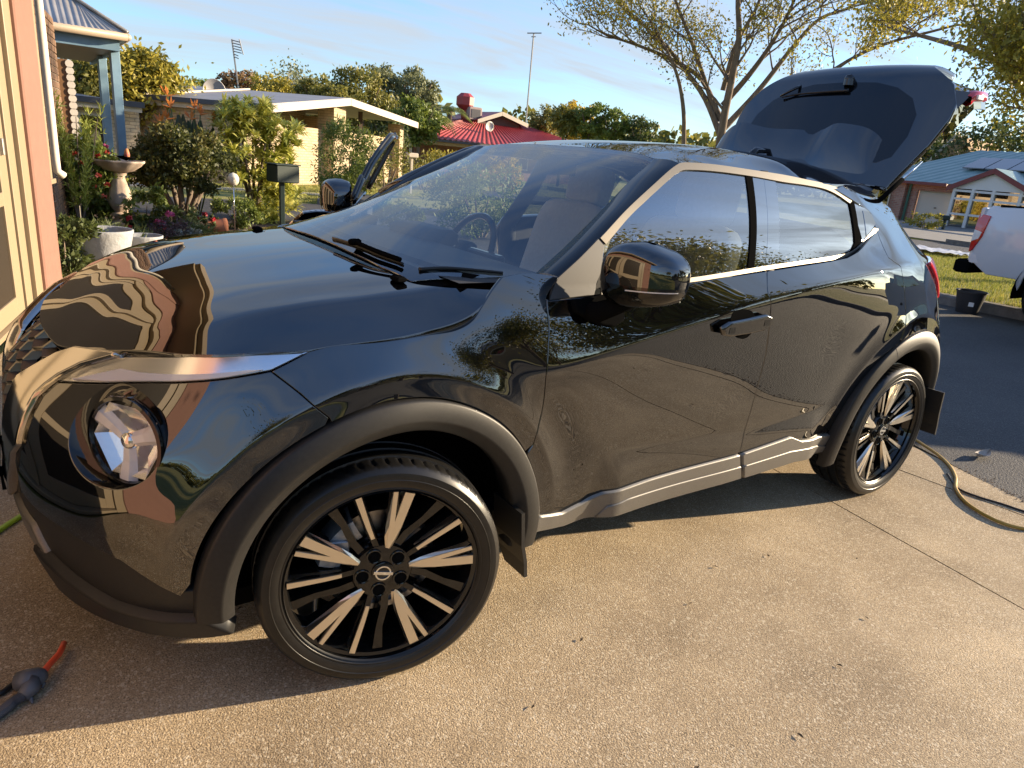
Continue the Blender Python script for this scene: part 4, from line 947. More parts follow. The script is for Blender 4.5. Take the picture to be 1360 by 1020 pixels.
# ------------------------------------------------------------------ front wipers and cowl
m = MB(); cw = []
for y in np.linspace(-.66, .66, 30):
    xh = np.interp(abs(y), [0, .243, .46, .61, .672], [.187, .188, .195, .212, .25]); cw.append([(xh-.02, y, 1.045), (xh+.02, y, 1.052), (xh+.10, y, 1.062), (xh+.16, y, 1.085)])
m.grid(cw); m.build('cowl_panel', M['soft_black'], car, smooth=True)
def hit_wind(px): return hit_fn(px, lambda P: P[:, 2]-_wind(P[:, :2]), 1, 5)
for pts, lo in (([(443, 318), (475, 328), (505, 341), (535, 352)], 0), ([(556, 360), (590, 358), (630, 360.5), (668, 364)], 1)):
    q = hit_wind(pts); q[:, 2] += .004; wp_ = part('front_wiper')
    m = MB(); m.tube(smooth_line(q, 16), np.linspace(.0065, .004, 16), 8); m.build('wiper_blade', M['rubber'], wp_, smooth=True)
    if lo == 1: continue
    q2 = q+[[-.01, 0, .012]]; m = MB(); m.tube(smooth_line(q2[1:] if lo == 0 else q2[:3], 10), [.0075]*10, 8); m.box(q2[1], (.04, .028, .018), rz=.5, bev=.006); m.build('wiper_arm', M['soft_black'], wp_, smooth=True)
jp = hit_fn([(529, 372)], lambda P: P[:, 2]-_hood(P[:, :2]), 1, 4)[0]; m = MB(); m.box(jp+[0, 0, .004], (.03, .05, .014), bev=.005); m.build('washer_jet', M['soft_black'], car)
for yy in (.50, ):
    m = MB(); m.box((.10, yy, float(_hood(np.array([[.10, yy]]))[0])+.004), (.03, .05, .014), bev=.005); m.build('washer_jet', M['soft_black'], car)
# ------------------------------------------------------------------ cabin
I = M['interior']
m = MB(); m.grid([[(x, y, z) for y in np.linspace(-.72, .72, 9)] for x, z in ((.30, 1.075), (.50, 1.075), (.72, 1.06), (.80, 1.02), (.82, .80), (.70, .50))]); m.build('dashboard', I, car, smooth=True)
m = MB(); m.box((.83, -.02, .98), (.03, .24, .15), rz=0, bev=.01); m.build('centre_screen', M['gloss_black'], car)
m = MB(); m.box((.76, .38, 1.07), (.16, .36, .07), bev=.03); m.build('instrument_hood', I, car, smooth=True)
sw = part('steering_wheel'); m = MB(); t = np.linspace(0, 2*math.pi, 40); cw_ = np.array([.98, .38, .985]); ax1 = np.array([0, 1., 0]); ax2 = np.array([.42, 0, .907])
m.tube([cw_+.185*(math.cos(a)*ax1+math.sin(a)*ax2) for a in t], .015, 8, cap=False); m.build('wheel_ring', M['gloss_black'], sw, smooth=True)
m = MB(); m.tube([cw_+.18*ax1, cw_-.18*ax1], .018, 6); m.tube([cw_, cw_-.18*ax2], .02, 6); m.box(cw_, (.05, .13, .11), bev=.02); m.tube([cw_, cw_+np.array([-.25, 0, -.12])], .04, 8); m.build('wheel_spokes', I, sw, smooth=True)
def seat(x, y, mt, w=.50):
    s_ = part('front_seat')
    def pad(name, c, sz, tilt, par):
        G = superq(np.array(c), np.array([math.cos(tilt), 0, -math.sin(tilt)])*sz[0]/2, np.array([0, sz[1]/2, 0]), np.array([math.sin(tilt), 0, math.cos(tilt)])*sz[2]/2, .35, .35, 24, 14, -.999, .999)
        m = MB(); m.grid(G, closed=True); return m.build(name, mt, par, smooth=True)
    pad('seat_cushion', (x, y, .60), (.50, w, .18), -.1, s_); pad('seat_back', (x+.30, y, .93), (.15, w*.96, .64), .30, s_); pad('headrest', (x+.44, y, 1.315), (.10, .26, .18), .2, s_)
    return s_
seat(1.22, -.37, M['seat_light']); seat(1.22, .37, M['seat_light'])
rs = part('rear_seat'); G = superq(np.array([2.35, 0, .92]), np.array([.08, 0, -.03]), np.array([0, .62, 0]), np.array([.10, 0, .32]), .4, .3, 24, 12, -.999, .999); m = MB(); m.grid(G, closed=True); m.build('seat_back', I, rs, smooth=True)
m = MB(); m.box((2.05, 0, .62), (.5, 1.2, .16), bev=.05); m.build('seat_cushion', I, rs, smooth=True)
m = MB(); m.grid([[(x, y, .42) for y in (-.74, .74)] for x in (.55, 3.0)]); m.grid([[(x, sy*.79, z) for z in (.42, 1.06)] for x in (.60, 1.0, 1.5, 2.0, 2.3) for sy in (-1,)]); 
m.build('cabin_floor', I, car)
m = MB(); m.grid([[(x, .785, z) for z in (.42, 1.06)] for x in (1.50, 2.0, 2.4)]); m.build('door_lining', I, car)
# far side: centre pillar, rear pillar, roof frame, head lining
def fp(p): return np.asarray(p)*[1, -1, 1]
m = MB(); m.tube([(1.50, .80, .45), (1.50, .815, 1.08), (1.58, .735, 1.28), (1.60, .655, 1.43)], [.05, .045, .04, .04], 8); m.build('centre_pillar', I, car, smooth=True)
m = MB(); m.tube([(1.50, -.76, .45), (1.52, -.79, 1.08), (1.60, -.70, 1.28), (1.62, -.62, 1.43)], [.05, .045, .04, .04], 8); m.build('centre_pillar', I, car, smooth=True)
m = MB(); m.tube(fp(TO3-[0, -.02, .01]), .022, 8); m.build('roof_rail', P_, car, smooth=True)
# far side glass behind the open door
panel('rear_side_glass', GL, rg, M['side_glass'], car, gap=0, depth=.004, step=.04, mirror=True)
hl = np.array([(1.20, 0), (1.20, -.45), (1.25, -.56), (1.8, -.58), (2.3, -.56), (2.55, -.5), (2.6, 0)]); panel('head_lining', ROOF, sym(hl), mat('head_lining', (.35, .34, .32), .9), car, lift=-.035, gap=0, depth=.002, step=.06)
m = MB(); m.box((1.16, 0, 1.395), (.012, .22, .06), bev=.005); m.tube([(1.15, 0, 1.40), (1.10, 0, 1.44)], .01, 6); m.build('rear_view_mirror', M['soft_black'], car)
# ------------------------------------------------------------------ ground, driveway, road
EN = np.array([.976, -.216]); EB = np.array([.216, .976])                # house frame: out towards the road, along the wall
def hf(a, b, z=0.0): q = EN*a+EB*b; return (q[0], q[1], z)
HR = math.atan2(EN[1], EN[0])
def bump_chain(m, specs):
    "stack of bump textures on a material: (kind, scale, strength, distance)"
    t = m.node_tree; b = t.nodes['Principled BSDF']; c = t.nodes.new('ShaderNodeTexCoord'); prev = None
    for kind, sc, st, di in specs:
        n = t.nodes.new('ShaderNodeTexNoise' if kind == 'n' else 'ShaderNodeTexVoronoi'); n.inputs['Scale'].default_value = sc
        if kind == 'n': n.inputs['Detail'].default_value = 5
        t.links.new(c.outputs['Object'], n.inputs['Vector']); bp = t.nodes.new('ShaderNodeBump'); bp.inputs['Strength'].default_value = st; bp.inputs['Distance'].default_value = di
        if kind == 'v': bp.invert = True
        t.links.new(n.outputs[0], bp.inputs['Height'])
        if prev: t.links.new(prev.outputs[0], bp.inputs['Normal'])
        prev = bp
    t.links.new(prev.outputs[0], b.inputs['Normal']); return m
def speckled(name, cols, fine, broad, specks, rough=.85, amp=.5):
    "aggregate surface: broad stain noise times fine grain plus scattered dark pits and pale stones"
    m = mat(name, cols[0], rough); t = m.node_tree; b = t.nodes['Principled BSDF']; b.inputs['Specular IOR Level'].default_value = .3; c = t.nodes.new('ShaderNodeTexCoord')
    def noise(sc, det=5, ro=.6):
        n = t.nodes.new('ShaderNodeTexNoise'); n.inputs['Scale'].default_value = sc; n.inputs['Detail'].default_value = det; n.inputs['Roughness'].default_value = ro; t.links.new(c.outputs['Object'], n.inputs['Vector']); return n
    def ramp(src, p0, c0, p1, c1):
        r = t.nodes.new('ShaderNodeValToRGB'); r.color_ramp.elements[0].position = p0; r.color_ramp.elements[0].color = (*c0, 1); r.color_ramp.elements[1].position = p1; r.color_ramp.elements[1].color = (*c1, 1); t.links.new(src, r.inputs[0]); return r.outputs[0]
    def mixc(kind, f, a, bb):
        x = t.nodes.new('ShaderNodeMix'); x.data_type = 'RGBA'; x.blend_type = kind
        if isinstance(f, float): x.inputs[0].default_value = f
        else: t.links.new(f, x.inputs[0])
        for i, v in ((6, a), (7, bb)):
            if isinstance(v, tuple): x.inputs[i].default_value = (*v, 1)
            else: t.links.new(v, x.inputs[i])
        return x.outputs[2]
    base = ramp(noise(broad, 6, .65).outputs[0], .32, cols[0], .68, cols[1])
    st = ramp(noise(broad*.35, 4, .55).outputs[0], .35, (.66, .64, .62), .60, (1.08, 1.05, 1.0)); base = mixc('MULTIPLY', 1.0, base, st)
    g = ramp(noise(fine, 3, .7).outputs[0], .34, (1-amp,)*3, .66, (1+amp*.6,)*3); base = mixc('MULTIPLY', 1.0, base, g)
    v = t.nodes.new('ShaderNodeTexVoronoi'); v.inputs['Scale'].default_value = specks; t.links.new(c.outputs['Object'], v.inputs['Vector'])
    pit = ramp(v.outputs['Distance'], .13, (1, 1, 1), .22, (0, 0, 0)); sel = ramp(noise(specks*.23, 2).outputs[0], .50, (0, 0, 0), .58, (1, 1, 1))
    x = t.nodes.new('ShaderNodeMath'); x.operation = 'MULTIPLY'; t.links.new(pit, x.inputs[0]); t.links.new(sel, x.inputs[1]); base = mixc('MIX', x.outputs[0], base, cols[2])
    v2 = t.nodes.new('ShaderNodeTexVoronoi'); v2.inputs['Scale'].default_value = specks*1.7; t.links.new(c.outputs['Object'], v2.inputs['Vector'])
    pale = ramp(v2.outputs['Color'], .70, (0, 0, 0), .86, (1, 1, 1)); x = t.nodes.new('ShaderNodeMath'); x.operation = 'MULTIPLY'; x.inputs[1].default_value = .55; t.links.new(pale, x.inputs[0]); base = mixc('MIX', x.outputs[0], base, cols[3])
    t.links.new(base, b.inputs['Base Color']); return m
M['concrete'] = bump_chain(speckled('aggregate_concrete', [(.345, .268, .172), (.53, .425, .285), (.045, .034, .024), (.70, .61, .46)], 240, 2.0, 105, amp=.62), [('n', 190, .45, .0028), ('v', 230, .42, .0022), ('n', 9, .2, .005)])
M['asphalt'] = bump_chain(speckled('asphalt', [(.056, .057, .062), (.085, .085, .088), (.025, .025, .028), (.16, .158, .155)], 120, .8, 90, rough=.8), [('n', 90, .7, .006), ('v', 120, .5, .004)])
M['kerb'] = varied('kerb_concrete', [(.12, .11, .10), (.22, .20, .18)], 9, rough=.9, bump=.3, bscale=80)
M['grass_ground'] = varied('lawn_ground', [(.17, .18, .04), (.26, .24, .06), (.32, .26, .09)], 1.6, 8, rough=.95, bump=.5, bscale=60, dist=.03)
M['soil'] = varied('garden_mulch', [(.045, .026, .016), (.10, .06, .04)], 14, rough=.95, bump=.6, bscale=70, dist=.02)
M['paving'] = varied('tan_paving', [(.30, .21, .14), (.38, .28, .19)], 5, rough=.85, bump=.2, bscale=70)

m = MB(); N_ = 40; xs = np.sign(np.linspace(-1, 1, N_))*np.abs(np.linspace(-1, 1, N_))**2.2*1400
m.grid([[(x+5, y+5, -.03-.000004*(x*x+y*y)) for x in xs] for y in xs]); o = m.build('ground', M['grass_ground'], smooth=True); tag(o, kind='structure')
def sheet(name, poly, z, mt, kind='structure', th=.05):
    m = MB(); m.prism([(x, y) for x, y in poly], z-th, z); o = m.build(name, mt); tag(o, kind=kind); return o
road_edge = [(-1.9, -40), (2.0, -8), (2.55, -4.6), (3.02, -2.6), (3.36, -1.26), (3.63, -.55), (3.86, .6), (3.95, 2.5), (3.85, 5.5), (3.45, 8.4), (2.6, 10.3), (.5, 11.6), (-14, 12.6)]
road = sheet('road', road_edge+[(-14, 15.4), (2.0, 14.6), (5.2, 14.2), (7.8, 12.0), (9.2, 8.0), (9.85, 4.0), (9.95, 1.0), (9.6, -3), (8.2, -10), (5, -40)], -.008, M['asphalt'])
kl = [(5.2, 14.2), (7.8, 12.0), (9.2, 8.0), (9.85, 4.0), (9.95, 1.0), (9.6, -3), (8.2, -10), (5, -40)]
ks = smooth_line(kl, 40); kn = np.gradient(ks, axis=0); kn /= np.linalg.norm(kn, axis=1)[:, None]; kn = np.stack([-kn[:, 1], kn[:, 0]], 1)
if kn[20][0] < 0: kn = -kn
G = []
for off, z in ((0, -.02), (0.01, .10), (.05, .125), (.16, .13), (.16, .0)): G.append([(p[0]+n_[0]*off, p[1]+n_[1]*off, z) for p, n_ in zip(ks, kn)])
m = MB(); m.grid(G); k_ = m.build('kerb', M['kerb']); tag(k_, kind='structure')
# verge between the two streets, second street, lawn of the far house
vo = [(p[0]+n_[0]*.16, p[1]+n_[1]*.16) for p, n_ in zip(ks, kn)]
sheet('verge', vo+[(14, -40), (18.4, -10), (18.6, 7), (17.5, 14), (8, 17)], .115, M['grass_ground'], th=.2)
sheet('side_street', [(18.75, -30), (18.75, 7), (17.7, 14), (12, 19.6), (14.5, 22.5), (21.5, 16), (22.8, 8), (22.8, -30)], .10, M['asphalt'])
m = MB(); m.box((22.95, -11, .14), (.25, 38, .2)); tag(m.build('kerb', M['kerb']), kind='structure')
sheet('front_lawn', [(23.1, -30), (23.1, 8), (22, 16), (24, 30), (60, 40), (60, -30)], .13, M['grass_ground'], th=.2)
sheet('far_driveway', [(23.0, 7.2), (38, 13.2), (38, 17.4), (23.0, 11.2)], .145, varied('grey_concrete', [(.12, .115, .11), (.18, .172, .16)], 3, rough=.9))
sheet('footpath', [(-2, 17.2), (5.0, 17.4), (8.4, 15.8), (8.8, 16.5), (5.4, 18.2), (-2, 18.1)], .0, varied('path_concrete', [(.30, .28, .25), (.38, .36, .32)], 4, rough=.9))
# driveway of cast slabs with open joints
drv = tag(empty('driveway'), kind='structure')
def road_a(b): # where the driveway ends, in the house frame
    for (p, q) in zip(road_edge[:-1], road_edge[1:]):
        b0, b1 = np.dot(p, EB), np.dot(q, EB)
        if b0 <= b <= b1: t = (b-b0)/(b1-b0); return (np.dot(p, EN)*(1-t)+np.dot(q, EN)*t)-.03
    return 3.6
bl_ = [-6.2, -3.6, 2.05, 4.0, 6.1]
for i in range(len(bl_)-1):
    b0, b1 = bl_[i], bl_[i+1]
    def c2(b): return 2.465-.06*(b-.1)
    def c3(b): return 3.19-.42*(b+.06)*(1 if b < 0 else .1)
    cols_ = [(lambda b: -1.42, c2), (c2, lambda b: min(c3(b), road_a(b)-.1)), (lambda b: min(c3(b), road_a(b)-.1), road_a)]
    for j, (f0, f1) in enumerate(cols_):
        g_ = .004; gb = .0018
        lo_ = b0
        bs = np.linspace(lo_+gb, b1-gb, 9); poly = [hf(f0(b)+g_, b)[:2] for b in bs]+[hf(f1(b)-(g_ if j < 2 else 0), b)[:2] for b in bs[::-1]]
        if abs(area2(np.array(poly))) < .02: continue
        m = MB(); m.prism(poly[::-1] if area2(np.array(poly)) < 0 else poly, -.14, rng.uniform(-.0012, .0012)); m.build('concrete_slab', M['concrete'], drv)
m = MB(); m.prism([hf(-1.42, -6.2)[:2], hf(2.5, -6.2)[:2], hf(3.1, -3)[:2], hf(3.35, 0)[:2], hf(3.5, 3)[:2], hf(3.3, 6.1)[:2], hf(-1.42, 6.1)[:2]], -.2, -.03); m.build('joint_bed', M['soil'], drv)
m = MB()
for i in range(260):                                                       # coarse loose gravel where road meets slab
    b = rng.uniform(-1.6, -.1); a = road_a(b)+abs(rng.normal(0, .05)); p = hf(a, b, .004); s = rng.uniform(.002, .006)
    m.add(np.array([(1, 0, -.5), (-.5, .8, -.5), (-.5, -.8, -.5), (.1, .1, .9)])*s*rng.uniform(.7, 1.3, (4, 3))+np.array(p), [(0, 1, 3), (1, 2, 3), (2, 0, 3), (0, 2, 1)])
g_ = m.build('gravel', varied('gravel', [(.16, .12, .08), (.36, .28, .19)], 30, rough=.9)); tag(g_, kind='stuff')
# garden bed and paving beside it
sheet('paving', [hf(-.9, 6.12)[:2], hf(2.1, 6.12)[:2], hf(2.0, 6.9)[:2], hf(-.9, 6.9)[:2]], .0, M['paving'], th=.1)
gp = [hf(-3.2, 6.92)[:2], hf(1.2, 6.92)[:2], hf(1.55, 7.6)[:2], hf(1.3, 8.8)[:2], hf(.8, 9.7)[:2], hf(-.4, 10.6)[:2], hf(-3.2, 11.2)[:2]]
sheet('garden_bed', gp, .03, M['soil'], th=.15)

# ------------------------------------------------------------------ foliage and tree makers
def leaves(C, size, n=None, aspect=.55, droop=.0, up=.3, fold=True):
    "leaf quads at points C, random facing"
    n = len(C); d = rng.normal(size=(n, 3)); d[:, 2] -= droop; d /= np.linalg.norm(d, axis=1)[:, None]
    r = rng.normal(size=(n, 3)); r[:, 2] += up*2; s = np.cross(d, r); s /= np.linalg.norm(s, axis=1)[:, None]+1e-9
    L = np.asarray(size)*rng.uniform(.6, 1.3, n); L = L[:, None]; w = L*aspect*.5
    V = np.stack([C, C+d*L*.45+s*w, C+d*L, C+d*L*.45-s*w], 1)
    return V.reshape(-1, 3)
def leaf_mesh(name, C, size, mt, parent, tint, **kw):
    V = leaves(np.asarray(C), size, **kw); F = np.arange(len(V)).reshape(-1, 4)
    return fast_mesh(name, V, F, mt, parent, smooth=False, attr=np.clip(tint, 0, 1))
def clumps(n, k, rad, squash=(1, 1, 1), cl=.28, shell=.55, base=None):
    "points in k clumps spread through an ellipsoid"
    d = rng.normal(size=(k, 3)); d /= np.linalg.norm(d, axis=1)[:, None]; rr = (shell+(1-shell)*rng.random(k))[:, None]
    c = d*rr*np.array(squash)*rad
    i = rng.integers(0, k, n); off = rng.normal(size=(n, 3)); off /= np.linalg.norm(off, axis=1)[:, None]; off *= (rng.random(n)**.45)[:, None]*cl*rad
    ct = rng.uniform(.1, .9, k)
    return c[i]+off*np.array([1, 1, .8]), np.clip(ct[i]*.6+rng.random(n)*.4, 0, 1)
def branchy(base, h, levels=4, spread=.6, r0=.12, kids=(3, 5), lean=(0, 0, 0), first=.35, up=.25, wob=.10, shrink=.68):
    "trunk and limbs as tubes; returns builder and twig points"
    mb = MB(); tips = []
    def grow(p, d, L, r, lv):
        n = 6; P = [p]; q = p.copy(); dd = d.copy()
        for i in range(n-1):
            dd = dd+rng.normal(size=3)*wob+np.array([0, 0, up*.12]); dd /= np.linalg.norm(dd); q = q+dd*L/(n-1); P.append(q.copy())
        mb.tube(P, np.linspace(r, r*.55, n), 8 if lv == 0 else (6 if lv == 1 else 4), cap=False)
        if lv >= levels-1:
            for t in (2, 3, 4, 5): tips.append(P[t])
            return
        if lv >= levels-2: tips.append(P[4]); tips.append(P[5])
        for k in range(rng.integers(*kids)+(1 if lv == 0 else 0)):
            t = rng.uniform(first if lv == 0 else .35, 1.0); i = t*(n-1); j = min(int(i), n-2); s = P[j]+(P[j+1]-P[j])*(i-j)
            a = rng.normal(size=3); a -= dd*(a@dd); a /= np.linalg.norm(a); nd = dd*rng.uniform(.5, .9)+a*spread*rng.uniform(.7, 1.4)+np.array([0, 0, up]); nd /= np.linalg.norm(nd)
            grow(s, nd, L*shrink*rng.uniform(.8, 1.15), r*.55*(1-.25*t), lv+1)
        grow(P[-1], dd, L*shrink, r*.55, lv+1)
    d0 = np.array([0, 0, 1.])+np.array(lean, float); d0 /= np.linalg.norm(d0)
    grow(np.array(base, float), d0, h*.36, r0, 0)
    return mb, np.array(tips)
M['bark'] = varied('grey_bark', [(.10, .075, .055), (.22, .17, .13)], 9, rough=.95, bump=.5, bscale=25, stretch=(1, 1, .25))
M['bark_pale'] = varied('pale_gum_bark', [(.30, .26, .21), (.48, .43, .36)], 6, rough=.9, bump=.3, bscale=20, stretch=(1, 1, .2))
M['lf_olive'] = leaf_mat('olive_leaves', [(.10, .11, .022), (.19, .185, .036), (.30, .26, .055)])
M['lf_yellow'] = leaf_mat('yellow_green_leaves', [(.17, .16, .022), (.31, .27, .036), (.46, .36, .055)])
M['lf_dark'] = leaf_mat('dark_green_leaves', [(.034, .052, .015), (.070, .095, .024), (.12, .14, .036)])
M['lf_mid'] = leaf_mat('mid_green_leaves', [(.075, .11, .020), (.14, .185, .032), (.23, .26, .05)])
M['lf_gum'] = leaf_mat('grey_green_gum_leaves', [(.12, .14, .065), (.20, .215, .10), (.30, .29, .14)])
M['lf_red'] = leaf_mat('russet_leaves', [(.18, .09, .05), (.26, .15, .07), (.28, .22, .09)])
M['lf_gold'] = leaf_mat('golden_leaves', [(.32, .22, .025), (.50, .36, .04), (.60, .44, .07)])
def tree(name, loc, h, label, mt, group=None, r0=None, levels=4, nleaf=9000, size=.12, spread=.6, jit=.35, bark='bark', kids=(3, 5), first=.35, cat='tree', up=.25, droop=.2, lean=(0, 0, 0), shrink=.68, aspect=.5, wob=.10):
    t = tag(empty(name, loc), label, cat, group)
    mb, tips = branchy((0, 0, -.1), h, levels, spread, r0 or h*.022, kids, first=first, up=up, lean=lean, shrink=shrink, wob=wob)
    mb.build('trunk', M[bark], t, smooth=True)
    i = rng.integers(0, len(tips), nleaf); ct = rng.random(len(tips))
    C = tips[i]+rng.normal(size=(nleaf, 3))*jit*np.array([1, 1, .8])
    leaf_mesh('crown', C, size, mt, t, ct[i]*.6+rng.random(nleaf)*.4, droop=droop, aspect=aspect)
    return t
def bush(name, loc, rad, squash, label, mt, n=6000, k=40, size=.05, cl=.28, shell=.5, group=None, cat='shrub', zc=None, stems=5, aspect=.5, droop=0.0, up=.3):
    t = tag(empty(name, loc), label, cat, group)
    C, tint = clumps(n, k, rad, squash, cl, shell); zc = zc if zc is not None else rad*squash[2]*.95
    C[:, 2] += zc; C = C[C[:, 2] > .01]; tint = tint[:len(C)]
    leaf_mesh('crown', C, size, mt, t, tint, aspect=aspect, droop=droop, up=up)
    mb = MB()
    for s in range(stems):
        a = rng.uniform(0, 6.28); e = np.array([math.cos(a)*squash[0], math.sin(a)*squash[1], 0])*rad*.5
        mb.tube([np.array([0, 0, -.05])+e*.15, np.array([0, 0, zc*.5])+e*.5, np.array([0, 0, zc*1.1])+e], [rad*.035, rad*.03, rad*.012], 5, cap=False)
    mb.build('stems', M['bark'], t, smooth=True)
    return t
def pd(px, dist):
    "point on the sight line of a picture point at a horizontal distance"
    d = rays(px)[0]; return CAM_P+d*dist/math.hypot(d[0], d[1])
def gpt(px, z=0.0):
    d = rays(px)[0]; return CAM_P+d*(z-CAM_P[2])/d[2]
def span(w, _, dist): "metres covered by w picture pixels at a distance"; return w/CAM_F*dist
# ------------------------------------------------------------------ the house at the left: garage front, brick wall, porch
M['cream'] = mat('cream_powdercoat', (.28, .215, .135), .5)
M['cream_line'] = mat('frame_gap', (.10, .075, .05), .6)
M['salmon'] = varied('salmon_render', [(.215, .110, .082), (.24, .125, .092)], 12, rough=.8, bump=.12, bscale=160)
M['screen'] = varied('bronze_mesh_screen', [(.026, .020, .014), (.036, .028, .020)], 200, rough=.5, spec=.15)
M['brick_red'] = varied('brown_brick', [(.15, .085, .05), (.22, .13, .075), (.12, .07, .045)], 5, rough=.9, bump=.35, bscale=90)
M['mortar'] = varied('mortar', [(.30, .26, .21), (.36, .32, .27)], 30, rough=.95)
M['blue_paint'] = varied('faded_blue_paint', [(.13, .235, .33), (.19, .31, .41)], 4, rough=.6)
M['zinc'] = varied('corrugated_zinc', [(.40, .38, .36), (.52, .49, .45)], 3, rough=.35, metal=.55)
W0 = np.array([-.34, 5.03, 0.0])
house = tag(empty('brick_house', tuple(W0), 0.0), 'brick house with salmon rendered piers, cream framed screen doors and a blue porch', 'house')
def wbox(name, s0, s1, z0, z1, th, off, mt, par=None, bev=0.004):
    "box on the garage wall: s along the wall, off outwards from it"
    c = EB*(s0+s1)/2+EN*(off-th/2); m = MB(); m.box((c[0], c[1], (z0+z1)/2), (th, abs(s1-s0), z1-z0), rz=HR, bev=bev); return m.build(name, mt, par or house)
wbox('pier', -.86, -.27, -.02, 2.62, .30, .0, M['salmon'], bev=.012)
wbox('pier', -6.75, -6.1, -.02, 2.62, .30, .0, M['salmon'], bev=.012)
wbox('lintel', -6.1, -.86, 2.22, 2.62, .26, -.02, M['salmon'])
gd_ = part('screen_door', house)
for (a, b) in ((-1.06, -.862), (-6.1, -5.92)): wbox('jamb', a, b, .0, 2.22, .14, -.03, M['cream'], gd_)
wbox('jamb', -1.25, -1.075, .0, 2.22, .10, -.06, M['cream'], gd_); wbox('head', -5.92, -1.06, 2.12, 2.22, .12, -.04, M['cream'], gd_); wbox('track', -5.92, -1.06, .0, .035, .14, -.04, M['cream'], gd_)
for k in range(4):
    s1 = -1.265-k*1.163; s0 = s1-1.155; of = -.075-.03*(k % 2)
    pn = wbox('door_frame', s0, s0+.16, .04, 2.11, .04, of, M['cream'], gd_)
    for (a, b, z0, z1) in ((s1-.19, s1, .04, 2.11), (s0+.16, s1-.19, .04, .17), (s0+.16, s1-.19, .80, .89), (s0+.16, s1-.19, 1.98, 2.11)): wbox('door_frame', a, b, z0, z1, .04, of, M['cream'], gd_)
    wbox('mesh', s0+.15, s1-.18, .16, 1.99, .012, of-.014, M['screen'], gd_, bev=0)
wbox('door_handle', -1.40, -1.365, 1.13, 1.24, .03, -.05, mat('grey_latch', (.30, .29, .27), .4, .5), gd_)
wbox('inner_wall', -6.1, -.9, 0, 2.5, .05, -1.6, M['cream_line'])
wbox('cover_strip', -.262, -.05, .90, 2.6, .10, -.03, M['cream']); wbox('strip_foot', -.262, .06, .86, .90, .12, -.025, M['cream'])
m = MB(); pc = lambda s, z, o=-.02: tuple(np.append(EB*s+EN*o, z)); m.tube([pc(.10, 2.62), pc(.10, 1.05), pc(.11, .96), pc(.15, .92, .02)], .032, 10); m.build('downpipe', mat('white_pipe', (.62, .58, .50), .4), house, smooth=True)
wbox('eave', -7.2, 1.6, 2.62, 2.70, .75, .42, M['cream']); wbox('gutter', -7.2, 1.6, 2.68, 2.84, .12, .50, M['cream'])
# brick wall set further back: single bricks in running courses on a mortar core
B0 = at((56, 110), 'y', 7.6)[:2]; B1 = at((79, 110), 'y', 9.4)[:2]; BD = (B1-B0)/np.linalg.norm(B1-B0); BL = np.linalg.norm(B1-B0); BN = np.array([BD[1], -BD[0]]); BR = math.atan2(BN[1], BN[0])
c = (B0+B1)/2-BN*.09-W0[:2]; m = MB(); m.box((c[0], c[1], 1.3), (.16, BL, 2.64), rz=BR); m.build('wall_core', M['mortar'], house)
bm_ = None
for r_ in range(30):
    z = .04+r_*.086
    if z > 2.58: break
    s = 0-(.12 if r_ % 2 else 0)
    while s < BL:
        s0, s1 = max(s, 0), min(s+.23, BL)
        if s1-s0 > .04:
            c = B0+BD*(s0+s1)/2+BN*(-.006+rng.normal(0, .0015))-W0[:2]
            if s1-s0 > .225 and bm_ is not None:
                o = bm_.copy(); COL.objects.link(o); o.parent = house
            else:
                mm = MB(); mm.box((0, 0, 0), (.02, s1-s0, .076), bev=.004); o = mm.build('brick', M['brick_red'], house)
                if s1-s0 > .225: bm_ = o
            o.location = (c[0], c[1], z+.038); o.rotation_euler = (0, 0, BR+rng.normal(0, .004))
        s += .24
wbox('side_wall', .1, 6.5, -.02, 2.6, .2, -1.6, M['brick_red'])
# roof over the garage
def wp_(s, off, z): q = EB*s+EN*off; return (q[0], q[1], z)
m = MB(); m.grid([[wp_(s, .46, 2.82), wp_(s, -4.5, 4.3)] for s in (-7.2, 1.6)]); m.build('roof', M['zinc'], house)
# porch
p1 = at((158, 150), 'y', 10.8); p2 = at((141, 150), 'y', 12.4)
corner = at((159, 60), 'y', 10.5)
L0 = lambda P: (P[0]-W0[0], P[1]-W0[1])
for (p, wd) in ((p1, .125), (p2, .125)):
    m = MB(); m.box((p[0]-W0[0], p[1]-W0[1], (corner[2]-.05)/2), (wd, wd, corner[2]-.05), rz=.1, bev=.006); m.build('porch_post', M['blue_paint'], house)
cz = corner[2]; cx0 = corner[0]-W0[0]; cy0 = corner[1]-W0[1]
m = MB(); m.box((cx0-1.3, cy0+.05, cz-.005), (2.6, .05, .155)); m.build('porch_beam', M['blue_paint'], house)
m = MB(); m.box((cx0-.03, cy0+2.08, cz-.005), (.05, 4.0, .155)); m.build('porch_beam', M['blue_paint'], house)
m = MB(); m.box((cx0-1.3, cy0+2.0, cz-.03), (2.5, 3.9, .02)); m.build('soffit', M['cream'], house)
g0 = at((165, 46), 'y', 10.3); gz = g0[2]
m = MB(); m.tube([(cx0+.10, cy0-.10, gz-.02), (cx0-2.7, cy0-.10, gz-.02)], .055, 8); m.tube([(cx0+.10, cy0-.10, gz-.02), (cx0+.10, cy0+4.1, gz-.02)], .055, 8); m.build('porch_gutter', mat('tan_gutter', (.34, .27, .20), .5), house, smooth=True)
G = []; nx = 120
